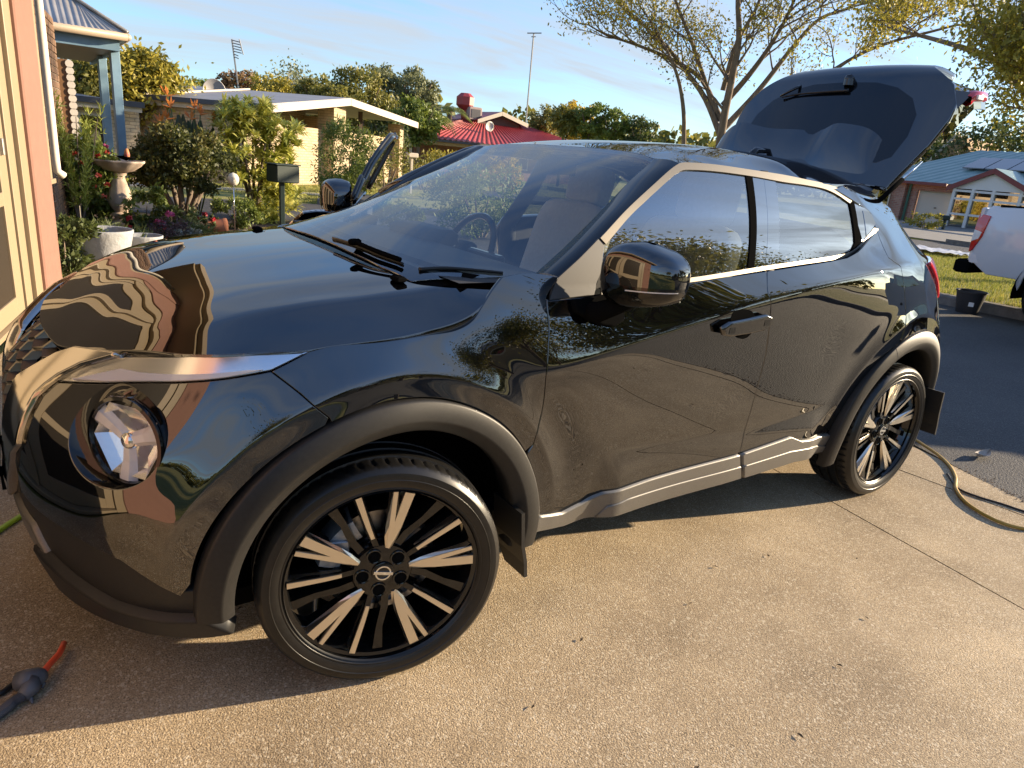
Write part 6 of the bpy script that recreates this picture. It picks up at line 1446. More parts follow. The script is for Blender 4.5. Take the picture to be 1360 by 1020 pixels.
roofslab('gable_roof', [ga, gb, gb+[0, 5, 0], ga+[0, 5, 0]], .08, M['red_roof'], rh); roofslab('gable_roof', [gb, gc, gc+[0, 5, 0], gb+[0, 5, .0]], .08, M['red_roof'], rh)
beam('barge_board', ga-[0, .06, .12], gb-[0, .06, .12], .05, .26, M['fascia'], rh); beam('barge_board', gb-[0, .065, .12], gc-[0, .065, .12], .05, .26, M['fascia'], rh)
m = MB(); m.add([ga+[.5, .4, -.1], gb+[0, .4, -.25], gc+[-.5, .4, -.1], gc+[-.5, .4, -1.0], ga+[.5, .4, -1.0]], [(0, 1, 2, 3, 4)]); m.build('gable_vent', M['dark_timber'] if 'dark_timber' in M else mat('brown_vent', (.10, .06, .05), .8), rh)
cb = at((619, 160), 'y', Y0+4.0); ct = at((618, 131), 'y', Y0+4.0); m = MB(); m.tube([cb-[0, 0, .5], ct-[0, 0, .5]], .30, 12); m.lathe([(.30, -.75), (.62, -.42), (.62, .10), (.34, .34), (0, .34)], 8, tuple(ct)); m.build('flue', M['red_roof'], rh, angle=30)
ac = at((627, 151), 'y', Y0+3.8); m = MB(); m.box(ac, (1.05, 1.0, .85), bev=.06); a_ = m.build('cooler', varied('dusty_cooler', [(.30, .22, .20), (.36, .28, .26)], 4, rough=.8), rh); m = MB(); m.box(ac-[0, .51, 0], (.7, .03, .55)); m.build('cooler_grille', M['dark_gutter'], a_)
rdp = at((649, 168), 'y', Y0+1.6); m = MB(); m.lathe([(0, 0), (.25, .05), (.34, .12), (.25, .07), (0, .03)], 20, tuple(rdp), axis='y'); m.build('dish', mat('pale_dish', (.55, .52, .48), .5), rh, smooth=True)
# television masts
tm = pd((700, 145), 70); tt_ = pd((709, 44), 70); t = tag(empty('tv_mast', (tm[0], tm[1], 0)), 'tall thin guyed television mast with a crossbar aerial', 'aerial')
grm = mat('galvanised', (.22, .22, .23), .5, .6); o_ = np.array([tm[0], tm[1], 0]); m = MB(); m.tube([(0, 0, 0), tt_-o_], .07, 5); m.build('mast', grm, t); m = MB(); m.tube([tt_-o_-RGT*.6, tt_-o_+RGT*.7], .05, 5); m.tube([tt_-o_-RGT*.2-[0, 0, .3], tt_-o_+RGT*.2-[0, 0, .3]], .04, 5); m.build('crossbar', grm, t)
t0_, t1_ = pd((316, 112), 45), pd((308, 52), 45); t = tag(empty('tv_aerial', (t0_[0], t0_[1], 0)), 'leaning lattice television aerial above the neighbouring roof', 'aerial'); o_ = np.array([t0_[0], t0_[1], 0.])
m = MB(); m.tube([(0, 0, 0), t0_-o_, t1_-o_], .045, 5); m.build('mast', grm, t); m = MB()
for k in range(7):
    c = t1_-o_+(t0_-t1_)*(.02+.06*k); m.tube([c-RGT*.02, c+RGT*(.45 if k < 5 else .25)-UPV*.12], .025, 4)
m.tube([t1_-o_+RGT*.40, t1_-o_+(t0_-t1_)*.34+RGT*.52], .03, 4); m.build('elements', grm, t)
# ------------------------------------------------------------------ teal roofed house across the far street
th = tag(empty('teal_roof_house'), 'brick house with teal metal roof, solar panels, garage and white gabled porch', 'house')
XF = 38.0
def fx(px, x=XF): return at(px, 'x', x)
M['teal'] = varied('teal_sheet_roof', [(.15, .235, .222), (.20, .285, .268)], 1.2, rough=.4, metal=.1); M['brick_pinkred'] = bricks('red_mottled_brick', (.24, .10, .075), (.32, .17, .125), (.30, .24, .20))
M['white_wall'] = mat('white_boards', (.62, .61, .60), .7); M['maroon'] = mat('maroon_barge', (.17, .035, .035), .55)
gl0, gl1, gr0, gr1 = fx((1222, 252)), fx((1209, 297)), fx((1271, 261)), fx((1262, 302)); zb = .13
yg0, yg1 = (gl0[1]+gl1[1])/2, (gr0[1]+gr1[1])/2; zg = (gl0[2]+gr0[2])/2+.05; zev = fx((1240, 243))[2]
yl = fx((1170, 290))[1]+1.0
wall_obj('front_wall', (XF, yg0+.02), (XF, yl), zb-.3, zev, .22, M['brick_pinkred'], th); wall_obj('front_wall', (XF, yg1-.02), (XF, yg0+.02), zg, zev, .22, M['brick_pinkred'], th); wall_obj('pier', (XF-.15, yg0+.55), (XF-.15, yg0+1.0), zb-.3, zev+.0, .5, M['brick_pinkred'], th)
wall_obj('end_wall', (XF+.2, yl), (XF+9, yl), zb-.3, zev, .22, M['brick_pinkred'], th)
gdz = wall_obj('garage_door', (XF+.10, yg1), (XF+.10, yg0), zb-.02, zg, .05, mat('cream_garage_door', (.50, .45, .39), .6), th); m = MB(); m.box((XF+.05, (yg0+yg1)/2, (zb+zg)/2), (.04, .10, .05)); m.build('door_handle', M['dark_gutter'], gdz)
m = MB(); m.tube([(XF-.22, yg0+.38, zb), (XF-.22, yg0+.38, zev)], .07, 8); m.build('downpipe', mat('green_pipe', (.03, .10, .07), .5), th)
wy = fx((1180, 268))[1]
f_ = wall_obj('window_frame', (XF-.14, wy-.1), (XF-.14, wy+1.5), zb+.62, zg-.05, .06, M['fascia'], th); wall_obj('window_pane', (XF-.18, wy-.02), (XF-.18, wy+.55), zb+.68, zg-.1, .02, M['dark_glass'], f_); wall_obj('blind', (XF-.18, wy+.62), (XF-.18, wy+1.42), zb+.68, zg-.1, .02, mat('pale_blind', (.55, .53, .38), .8), f_)
# white gabled porch front with dark glazed screens
py0, py1 = yg1-.05, fx((1420, 270), XF-.6)[1]; PX = XF-.6; zpe = fx((1272, 250), PX)[2]; apex = fx((1322, 231), PX)
wall_obj('porch_wall', (PX+.12, py1), (PX+.12, py0), zb-.2, zpe, .1, M['dark_glass'], th)
m = MB(); m.add([(PX, py0+.1, zpe), (PX, apex[1], apex[2]), (PX, 2*apex[1]-py0-.1, zpe), (PX+.15, py0+.1, zpe), (PX+.15, apex[1], apex[2]), (PX+.15, 2*apex[1]-py0-.1, zpe)], [(0, 2, 1), (3, 4, 5), (0, 1, 4, 3), (1, 2, 5, 4), (0, 3, 5, 2)]); m.build('gable', M['white_wall'], th)
for y in (py0, py0-.85, py0-1.75, py0-2.9, py0-4.0): m = MB(); m.box((PX, y, (zpe+zb)/2), (.12, .13, zpe-zb)); m.build('mullion', M['white_wall'], th)
for z in (zpe-.10, zpe-.48, zb+.62): m = MB(); m.box((PX+.01, (py0+py1)/2, z), (.10, abs(py1-py0), .10)); m.build('transom', M['white_wall'], th)
P0 = np.array([PX-.15, py0+.35, zpe-.05]); PA = np.array([PX-.15, apex[1], apex[2]+.12]); P2_ = np.array([PX-.15, 2*apex[1]-py0-.35, zpe-.05])
beam('barge_board', P0, PA, .06, .24, M['maroon'], th); beam('barge_board', PA+[.01, 0, 0], P2_, .06, .24, M['maroon'], th)
roofslab('porch_roof', [P0+[0, 0, .13], PA+[0, 0, .13], PA+[5, 0, .13], P0+[5, 0, .13]], .05, M['teal'], th); roofslab('porch_roof', [PA+[0, 0, .131], P2_+[0, 0, .131], P2_+[5, 0, .131], PA+[5, 0, .131]], .05, M['teal'], th)
rt = fx((1270, 199), XF+5.5); zr_ = rt[2]
ribbed('roof', (XF-.6, yl+.6, zev-.02), (XF-.6, -12, zev-.02), (XF+5.5, yl-2.6, zr_), (XF+5.5, -12, zr_), 60, M['teal'], th, .03)
ribbed('roof', (XF+11, yl+.6, zev-.02), (XF-.6, yl+.6, zev-.02), (XF+5.5, yl-2.6, zr_), (XF+5.5, yl-2.6, zr_), 18, M['teal'], th, .03)
beam('gutter', (XF-.65, yl+.6, zev-.06), (XF-.65, py0+.4, zev-.06), .14, .14, M['maroon'], th)
sl0 = (np.array([XF+5.5, 0, zr_])-np.array([XF-.6, 0, zev])); sl0 /= np.linalg.norm(sl0); pan = mat('solar_cell', (.05, .065, .10), .15)
for k in range(5):
    y0 = fx((1290, 215), XF+2.5)[1]-k*1.06; m = MB(); c0 = np.array([XF+1.7, y0, zev+(zr_-zev)*2.3/6.1+.12]); 
    m.add([c0, c0-[0, 1.0, 0], c0-[0, 1.0, 0]+sl0*2.0, c0+sl0*2.0]+[q+[0, 0, .05] for q in (c0, c0-[0, 1.0, 0], c0-[0, 1.0, 0]+sl0*2.0, c0+sl0*2.0)], [(3, 2, 1, 0), (4, 5, 6, 7), (0, 1, 5, 4), (1, 2, 6, 5), (2, 3, 7, 6), (3, 0, 4, 7)]); m.build('solar_panel', pan, th)
yb_ = fx((1276, 182), 52); o = wall_obj('gable', (52, yb_[1]-1), (52, yb_[1]+4), 0, 2, .2, M['fascia'], None)
bpy.data.objects.remove(o)
t = tag(empty('cream_gable_house'), 'cream rendered gable end rising behind the teal roof', 'house'); a, b, c = at((1276, 181), 'x', 52), at((1200, 250), 'x', 52), at((1300, 215), 'x', 52)
m = MB(); m.add([(52, a[1]-1.3, 0), (52, a[1]-.9, a[2]-1.0), (52, a[1], a[2]), (52, b[1], b[2]), (52, b[1], 0), (58, a[1]-1.3, 0), (58, a[1]-.9, a[2]-1.0), (58, a[1], a[2]), (58, b[1], b[2]), (58, b[1], 0)], [(0, 4, 3, 2, 1), (5, 6, 7, 8, 9), (0, 1, 6, 5), (1, 2, 7, 6), (2, 3, 8, 7), (3, 4, 9, 8)]); m.build('gable_wall', mat('sand_render', (.46, .31, .17), .85), t)
beam('barge_board', (51.9, a[1]+.1, a[2]+.15), (51.9, b[1], b[2]+.15), .3, .3, M['fascia'], t)
# far letterbox, litter, bush by the far drive
lp = gpt((1252, 305), .13); t = tag(empty('letterbox', tuple(lp)), 'green letterbox on a post in front of the far garage', 'letterbox'); hh_ = at((1255, 289), 'x', lp[0])[2]-.13; m = MB(); m.box((0, 0, hh_/2), (.1, .1, hh_)); m.build('post', grn, t); m = MB(); m.box((0, .05, hh_), (.35, .6, .2), bev=.03); m.build('box', grn, t)
p = gpt((1228, 304), .13); bush('small_shrub', tuple(p), .6, (1, 1.6, .6), 'small sparse shrub beside the far driveway', M['lf_yellow'], 700, 14, .12)
p = gpt((1232, 336), .11); t = tag(empty('dust_sheet', tuple(p)), 'crumpled pale blue sheet lying at the far kerb', 'sheet'); xs = np.linspace(-1, 1, 14); m = MB(); m.grid([[(x*.6, y*.9, .06+.08*rng.random()) for x in xs] for y in xs]); m.build('cloth', varied('pale_blue_cloth', [(.42, .46, .54), (.55, .58, .64)], 4, rough=.8), t, smooth=True)
# ------------------------------------------------------------------ white utility parked by the kerb
ut = tag(empty('white_ute', (9.2, 0, -.008)), 'white utility with red tail lamp and black bumper parked by the kerb', 'ute')
wp2 = mat('white_car_paint', (.62, .64, .67), .25, Coat_Weight=1.0, Coat_Roughness=.03)
yR, yW = 1.72, .62; Z0, Z1 = .62, 1.37
# body side: outline in (y, z) with a round wheel arch; x from 9.2 to 10.95
def ute_side(x, sgn):
    t = np.linspace(0, math.pi, 24); arch_ = [(yW+.47*math.cos(a), .42+.50*math.sin(a)) for a in t]
    O = [(yR, Z0+.10), (yR-.03, Z1-.06), (yR-.10, Z1), (-1.0, Z1), (-1.02, .52), (yW-.48, .50)]+arch_[::-1]+[(yW+.50, .56), (yR-.25, .56)]
    return O
O = np.array(ute_side(0, 1)); S_ = Surf(lambda q: np.stack([9.2+.055*((q[:, 1]-.95)/.42)**2+.10*np.clip((q[:, 0]-1.25)/.5, 0, 1)**2, q[:, 0], q[:, 1]], 1))
if S_.nrm(np.array([[0, 1.]]))[0][0] > 0: S_.sign = -1
b_ = panel('bed_side', S_, O, wp2, None, gap=0, depth=.04, step=.05, edge=.012); b_.parent = ut; b_.location = (-9.2, 0, .008)
def uo(mb, name, mt, par=None, **kw):
    o = mb.build(name, mt, par or ut, **kw); o.location = (-9.2, 0, .008) if par is None else (0, 0, 0); return o
m = MB(); m.box((10.1, yR-.02, 1.0), (1.62, .06, .70), bev=.02); uo(m, 'tailgate', wp2)
m = MB(); m.box((10.1, .4, .72), (1.66, 2.6, .10)); m.box((10.9, .4, .98), (.06, 2.6, .70)); uo(m, 'load_bed', wp2)
m = MB(); m.box((10.12, yR+.05, .61), (1.74, .18, .17), bev=.025); uo(m, 'rear_bumper', M['soft_black'])
tl_ = np.array([(yR+.012, Z1-.10), (yR-.13, Z1-.12), (yR-.10, 1.0), (yR-.02, .82), (yR+.014, .80)]); SL = Surf(lambda q: S_(q)); SL.sign = S_.sign
l_ = panel('tail_light', SL, tl_, M['red_lens'], None, lift=.018, gap=0, depth=.03, step=.03); l_.parent = ut; l_.location = (-9.2, 0, .008)
wl = np.array([(yR+.008, 1.07), (yR-.09, 1.05), (yR-.07, .97), (yR+.01, .93)]); k_ = panel('reverse_lens', SL, wl, M['white_lens'], l_, lift=.024, gap=0, depth=.01, step=.03)
m = MB(); t = np.linspace(-.2, math.pi+.2, 26); m.grid([[(9.2+d, yW+.50*math.cos(a), .42+.53*math.sin(a)) for d in (.02, .5)] for a in t]); uo(m, 'wheel_arch', M['soft_black'], smooth=True)
def ute_wheel(y, x, sg):
    w = empty('wheel', parent=ut); w.location = (x-9.2, y, .40)
    m = MB(); m.lathe([(.22, -.10*sg), (.24, -.12*sg), (.34, -.125*sg), (.385, -.10*sg), (.395, 0), (.385, .10*sg), (.3, .12*sg)], 48, axis='x'); m.build('tyre', M['rubber'], w, smooth=True)
    m = MB(); m.lathe([(0, -.06*sg), (.06, -.07*sg), (.15, -.05*sg), (.20, -.09*sg), (.225, -.11*sg)], 30, axis='x', rad=lambda a, h: 1); m.build('rim', M['machined'], w, angle=30)
for y in (yW, -2.6):
    ute_wheel(y, 9.36, 1); ute_wheel(y, 10.75, -1)
m = MB(); cab = [(-1.05, .5), (-1.05, 1.40), (-1.25, 1.80), (-2.0, 1.84), (-2.6, 1.40), (-3.5, 1.28), (-3.68, .9), (-3.65, .5)]
m.prism([(y, z) for y, z in cab], 9.24, 10.92, axis='x'); uo(m, 'cab', wp2)
wv = [(-1.22, 1.40), (-1.32, 1.72), (-1.95, 1.76), (-2.45, 1.40)]; m = MB(); m.prism(wv, 9.225, 9.24, axis='x'); uo(m, 'side_window', M['dark_glass'])
m = MB(); m.prism([(yW-.3, 1.372), (yW+.9, 1.372), (yW+.9, 1.40), (yW-.3, 1.40)], 9.27, 10.9, axis='x'); uo(m, 'bed_cover', M['soft_black'])
# bucket at the kerb
bk = gpt((1283, 415), -.008); t = tag(empty('bucket', tuple(bk)), 'black plastic bucket with white sticker standing at the kerb', 'bucket'); m = MB(); m.lathe([(0, 0), (.125, 0), (.13, .01), (.175, .27), (.185, .275), (.185, .295), (.17, .29), (.125, .02), (0, .02)], 32); m.build('bucket_body', mat('charcoal_plastic', (.03, .03, .033), .5), t, angle=40)
vd = CAM_P[:2]-bk[:2]; vd = vd/np.linalg.norm(vd); m = MB(); m.box((vd[0]*.155+vd[1]*-.03, vd[1]*.155+vd[0]*.03, .13), (.06, .004, .055), rz=math.atan2(vd[0], -vd[1])*-1*-1); m.build('sticker', mat('white_sticker', (.7, .7, .68), .6), t)
# ------------------------------------------------------------------ hoses, spray gun, leaf
def hose(name, px, r, mt, label, z=None, cat='hose', n=80):
    P = np.array([gpt(q, r) for q in px]); P = smooth_line(P, n); m = MB(); m.tube(P, r, 8); o = m.build(name, mt, None, smooth=True); return tag(o, label, cat)
yl_m = mat('yellow_hose', (.40, .25, .04), .45); bk_m = mat('black_cable', (.012, .012, .012), .5)
hose('garden_hose', [(1203, 575), (1225, 590), (1247, 605), (1262, 620), (1269, 634), (1270, 650), (1284, 668), (1310, 685), (1335, 696), (1360, 702), (1400, 704)], .0085, yl_m, 'yellow hose snaking from behind the rear wheel over the slab')
hose('power_cable', [(1258, 629), (1275, 650), (1300, 660), (1330, 669), (1360, 679), (1400, 690)], .005, bk_m, 'thin black cable beside the yellow hose', cat='cable')
hose('garden_hose', [(52, 668), (30, 684), (8, 698), (-30, 725)], .010, mat('lime_hose', (.42, .62, .03), .4), 'lime green hose on the ground beside the front bumper')
gp_ = gpt((38, 905), .03); sgn = tag(empty('spray_gun', tuple(gp_)), 'grey spray gun with orange red nozzle lying on the concrete', 'spray gun')
def gq(px, z): return gpt(px, z)-gp_
gm_ = mat('blue_grey_plastic', (.095, .105, .125), .45); m = MB(); m.tube([gq((24, 905), .03), gq((36, 903), .035), (gq((52, 898), .03)), gq((57, 894), .03)], [.024, .028, .024, .018], 10); m.tube([gq((40, 906), .03), gq((40, 915), .025), gq((30, 925), .02)], [.026, .022, .017], 10); m.build('gun_body', gm_, sgn, smooth=True)
m = MB(); m.tube([gq((55, 896), .03), gq((66, 882), .028), gq((78, 869), .026), (gq((82, 862), .024)), gq((85, 854), .022)], [.0085, .0085, .0085, .0085, .008], 8); m.build('nozzle', mat('orange_red_plastic', (.85, .10, .035), .4), sgn, smooth=True)
m = MB(); m.tube([gq((37, 918), .025), gq((41, 926), .01), gq((43, 934), .006)], [.007, .006, .003], 6); m.tube([gq((52, 904), .02), gq((59, 908), .012), gq((55, 914), .006)], [.005, .005, .003], 6); m.build('trigger', gm_, sgn, smooth=True)
hs_p = smooth_line([gq((31, 924), .02), gq((18, 932), .016), gq((6, 942), .014), gq((-20, 960), .014)], 60); m = MB(); m.tube(hs_p, [.0125 if k % 2 else .0145 for k in range(60)], 8); m.build('ribbed_tail', gm_, sgn, smooth=False)
hose('air_hose', [(25, 903), (12, 913), (0, 921), (-25, 930)], .0075, bk_m, 'black rubber hose joined to the spray gun')
lf_ = gpt((1304, 607), -.003); t = tag(empty('dry_leaf', tuple(lf_)), 'pale dry curled leaf lying on the asphalt', 'leaf'); m = MB(); m.grid([[(x*.085, y*.034*(1-abs(x)**2), .004+.018*abs(y)+.018*x*x) for y in (-1, -.4, 0, .4, 1)] for x in np.linspace(-1, 1, 9)]); m.build('blade', varied('dry_leaf', [(.30, .27, .24), (.42, .38, .33)], 40, rough=.9), t, smooth=True)
# bits of leaf and grit blown over the slabs
m = MB()
for k in range(46):
    a, b = rng.uniform(-.6, 3.2), rng.uniform(-2.6, -.4); p = np.array(hf(a, b, .003)); L = rng.uniform(.004, .013); t = rng.uniform(0, 6.28); d = np.array([math.cos(t), math.sin(t), 0]); s_ = np.array([-d[1], d[0], 0])
    m.add([p-d*L, p-s_*L*.35+[0, 0, .003], p+d*L+[0, 0, .002], p+s_*L*.4+[0, 0, .004]], [(0, 1, 2, 3)])
tag(m.build('leaf_litter', varied('dry_bits', [(.03, .022, .015), (.10, .07, .04)], 30, rough=.9)), kind='stuff')
# ------------------------------------------------------------------ trees behind
def bg_tree(px_c, px_top, dist, label, mt, w_px, kind='round', group=None, n=5000, size=.3, bark='bark', base_px=None, **kw):
    p = pd(px_c, dist); top = pd(px_top, dist)[2]; loc = (p[0], p[1], 0.0); h = top; rad = span(w_px/2, 1, dist)
    if kind == 'round':
        t = tag(empty('tree', loc), label, 'tree', group); zc = h-rad*kw.get('sq', .9); C, ti = clumps(n, kw.get('k', 60), rad, (1, 1, kw.get('sq', .9)), kw.get('cl', .26), .5); C[:, 2] += max(zc, rad*.5); k = C[:, 2] > .3
        leaf_mesh('crown', C[k], size, mt, t, ti[k], aspect=.55); mb = MB(); mb.tube([(0, 0, -.2), (rad*.05, 0, zc*.5), (0, 0, zc+rad*.3)], [h*.025, h*.02, h*.008], 6); 
        for a in range(4): e = np.array([math.cos(a*1.7), math.sin(a*1.7), 0]); mb.tube([np.array([0, 0, max(zc-rad*.3, .5)]), np.array([0, 0, zc])+e*rad*.5, np.array([0, 0, zc+rad*.4])+e*rad*.75], [h*.012, h*.009, h*.004], 5, cap=False)
        mb.build('trunk', M[bark], t, smooth=True); return t
    return tree('tree', loc, h, label, mt, group, nleaf=n, size=size, bark=bark, **kw)
G_ = 'gum trees behind the neighbouring roofs'
bg_tree((320, 130), (325, 92), 48, 'russet leaved tree behind the lattice aerial', M['lf_red'], 45, n=2600, size=.22, k=40)
bg_tree((408, 130), (412, 58), 55, 'tallest airy gum tree above the neighbouring ridge', M['lf_gum'], 44, 'b', n=2600, size=.26, bark='bark_pale', spread=.38, jit=.55, kids=(2, 4), up=.5, shrink=.66)
bg_tree((378, 130), (385, 76), 52, 'slim grey gum left of the tallest one', M['lf_gum'], 40, 'b', n=1700, size=.24, bark='bark_pale', spread=.4, jit=.5, kids=(2, 4), up=.45)
bg_tree((360, 140), (362, 100), 46, 'yellow green tree low behind the grey roof', M['lf_yellow'], 70, n=3600, size=.22)
bg_tree((425, 140), (425, 98), 47, 'tawny bushy tree behind the roof ridge', M['lf_olive'], 60, n=3400, size=.22)
bg_tree((480, 150), (480, 88), 50, 'broad olive tree with golden tips behind the open gable', M['lf_olive'], 82, n=6500, size=.24, k=80)
bg_tree((508, 150), (505, 84), 58, 'pale crown rising behind the broad olive tree', M['lf_gum'], 46, n=2600, size=.26)
bg_tree((552, 150), (552, 92), 56, 'domed grey green gum beside the red roof', M['lf_gum'], 62, n=5200, size=.26, k=70)
bg_tree((555, 170), (550, 128), 44, 'dark bushy tree under the domed gum', M['lf_mid'], 62, n=4200, size=.24)
bg_tree((515, 190), (515, 150), 40, 'dark green shrubby tree beside the open gable', M['lf_dark'], 56, n=4000, size=.2)
bg_tree((447, 150), (445, 112), 46, 'small dark tree at the roof end', M['lf_olive'], 48, n=2400, size=.2)
# palms
def palm(px_c, px_top, dist, label):
    p = pd(px_c, dist); h = pd(px_top, dist)[2]-.6; t = tag(empty('palm_tree', (p[0], p[1], 0)), label, 'palm'); mb = MB(); mb.tube([(0, 0, 0), (.1, 0, h*.5), (0, 0, h)], [.2, .16, .13], 8); mb.build('trunk', M['bark'], t, smooth=True)
    for k in range(14):
        a = 2*math.pi*k/14+rng.normal(0, .15); el = rng.uniform(.1, 1.0); d = np.array([math.cos(a), math.sin(a), 0]); L = rng.uniform(1.3, 1.9); P = [np.array([0, 0, h])+d*L*f*math.cos(el*.6)+np.array([0, 0, L*(f*math.sin(el)-f*f*.75)]) for f in np.linspace(0, 1, 7)]
        V, F = [], []; P = np.array(P); s = np.cross(d, [0, 0, 1])
        for i in range(len(P)-1):
            for sg in (-1, 1):
                for q in (0, .33, .66):
                    c = P[i]*(1-q)+P[i+1]*q; w = .5*math.sin(math.pi*(i+q+1)/8); b = len(V); e = c+s*sg*w+(P[i+1]-P[i])*.8-[0, 0, w*.35]; V += [c, c+(P[i+1]-P[i])*.22, e]; F.append((b, b+1, b+2))
        fast_mesh('frond', np.array(V), np.array(F), M['lf_mid'], t, smooth=False, attr=rng.random(len(F)))
palm((597, 165), (597, 135), 50, 'fan palm left of the red flue'); palm((578, 170), (578, 140), 47, 'short leafy palm in front of the domed gum')
bg_tree((716, 160), (716, 122), 58, 'thin pale gum beside the television mast', M['lf_gum'], 34, 'b', n=1300, size=.26, bark='bark_pale', spread=.4, jit=.5, kids=(2, 4), up=.5)
bg_tree((725, 170), (722, 140), 55, 'small olive tree below the pale gum', M['lf_olive'], 40, n=1800, size=.24)
for x, y, w, mt, lb in ((765, 132, 44, 'lf_gold', 'golden topped conifer left of the sparse street tree'), (782, 130, 50, 'lf_mid', 'rounded green conifer behind the car roof'), (812, 140, 46, 'lf_mid', 'green bushy tree behind the car roof, right of the conifers'), (748, 140, 36, 'lf_olive', 'olive tree at the left end of the conifer row'), (850, 152, 50, 'lf_dark', 'dark shrub at the foot of the sparse street tree')):
    bg_tree((x, 175), (x, y), 46 if mt != 'lf_gold' else 48, lb, M[mt], w, n=3000, size=.2, sq=1.1)
# sparse street tree behind the car
def street_tree(px_base, dist, trunks, label, mt, group, nleaf, size, jit):
    p = pd(px_base, dist); t = tag(empty('street_tree', (p[0], p[1], .1)), label, 'tree', group); o_ = np.array([p[0], p[1], .1]); tips = []; mb = MB()
    side = np.array([RGT[0], RGT[1], 0]); side /= np.linalg.norm(side); dep = np.array([-side[1], side[0], 0])
    def grow(p, d, L, r, lv):
        P = [p]; dd = d.copy(); q = p.copy()
        for i in range(6): dd = dd+rng.normal(size=3)*.11+np.array([0, 0, .03]); dd /= np.linalg.norm(dd); q = q+dd*L/6; P.append(q.copy())
        mb.tube(P, np.linspace(r, r*.5, 7), 7 if lv < 2 else 4, cap=False)
        if lv >= 4: tips.extend(P[2:]); return
        if lv == 3: tips.extend(P[4:])
        for k in range(rng.integers(2, 4)):
            i = rng.integers(2, 7); a = rng.normal(size=3); a -= dd*(a@dd); a /= np.linalg.norm(a); nd = dd*.8+a*rng.uniform(.45, .85)+np.array([0, 0, .1]); nd /= np.linalg.norm(nd); grow(P[i], nd, L*rng.uniform(.55, .8), r*.5, lv+1)
        grow(P[-1], dd, L*.72, r*.5, lv+1)
    for pxs_, r in trunks:
        P = np.array([pd(q, dist) for q in pxs_])-o_; P[0] = [0, 0, -.1] if r > .1 else P[0]; P = P+dep*np.linspace(0, rng.normal(0, 1.0), len(P))[:, None]; S = smooth_line(P, 16); mb.tube(S, np.linspace(r, r*.35, 16), 8, cap=False)
        for k in range(7):
            i = rng.integers(5, 16); dd = S[min(i+1, 15)]-S[i-1]; dd /= np.linalg.norm(dd); a = side*rng.choice((-1, 1))*rng.uniform(.4, 1)+dep*rng.normal(0, .7); nd = dd*.7+a*.7+np.array([0, 0, .15]); nd /= np.linalg.norm(nd); grow(S[i], nd, rng.uniform(.8, 1.35)*dist/24, r*.32, 2)
        dd = S[-1]-S[-2]; dd /= np.linalg.norm(dd); grow(S[-1], dd, 1.1*dist/24, r*.35, 2)
    mb.build('trunk', M['bark'], t, smooth=True); tips = np.array(tips); i = rng.integers(0, len(tips), nleaf); ct = rng.random(len(tips))
    C = tips[i]+rng.normal(size=(nleaf, 3))*jit; leaf_mesh('crown', C, size, mt, t, ct[i]*.6+rng.random(nleaf)*.4, droop=.3, aspect=.5); return t
street_tree((958, 200), 24, [([(958, 215), (957, 160), (963, 110), (968, 60), (962, 10), (960, -30)], .15), ([(957, 180), (935, 130), (905, 90), (880, 60), (850, 35)], .10), ([(958, 160), (930, 105), (890, 80), (840, 60), (805, 50)], .085), ([(960, 140), (1000, 90), (1030, 40), (1050, -10)], .10), ([(962, 170), (1010, 120), (1060, 60), (1100, 20), (1140, 5)], .10), ([(960, 190), (1040, 130), (1110, 80), (1180, 60)], .08), ([(908, 200), (904, 150), (893, 108), (874, 72), (852, 42)], .075), ([(960, 120), (975, 60), (1000, 10), (1010, -40)], .08), ([(950, 150), (915, 60), (890, 10), (870, -30)], .08)],
            'big sparse street tree with bare twigs and few yellowing leaves', M['lf_yellow'], None, 17000, .10, .19)
tg2 = pd((1400, 250), 15.5)
street_tree((1425, 300), 15.5, [([(1425, 330), (1405, 230), (1380, 150), (1350, 115), (1330, 80)], .17), ([(1405, 230), (1405, 120), (1390, 50), (1370, 0)], .12), ([(1410, 240), (1425, 120), (1410, 30), (1400, -40)], .12), ([(1380, 150), (1345, 135), (1325, 120), (1300, 108)], .05), ([(1390, 120), (1365, 60), (1340, 20), (1330, -10)], .07)],
            'leafy tree overhanging the picture at right above the teal roof', M['lf_yellow'], None, 20000, .088, .20)
for x, y, w, d_, mt, lb in ((1310, 150, 110, 58, 'lf_dark', 'dark tree mass behind the solar panels'), (1370, 155, 110, 56, 'lf_olive', 'olive tree behind the teal roof at the frame edge'), (1240, 165, 60, 64, 'lf_olive', 'olive tree behind the cream gable'), (1180, 190, 70, 60, 'lf_olive', 'tree half hidden by the raised tailgate')):
    bg_tree((x, 200), (x, y), d_, lb, M[mt], w, n=4500, size=.3, k=60)
# left trees behind the porch
bg_tree((158, 150), (160, 18), 24, 'tall yellow green tree behind the blue porch', M['lf_yellow'], 40, 'b', n=4500, size=.17, spread=.42, jit=.42, up=.3)
bg_tree((195, 130), (190, 62), 25, 'bushy yellow green tree right of the porch', M['lf_yellow'], 70, n=5200, size=.15, k=70)
bg_tree((108, 130), (108, 66), 24, 'olive tree seen between the porch posts', M['lf_olive'], 75, n=4200, size=.15)
bg_tree((215, 125), (212, 85), 30, 'low green tree sloping down to the grey roof', M['lf_mid'], 55, n=2600, size=.15)
bg_tree((265, 125), (265, 103), 42, 'small rounded dark tree beside the satellite dish', M['lf_mid'], 30, n=1300, size=.16)
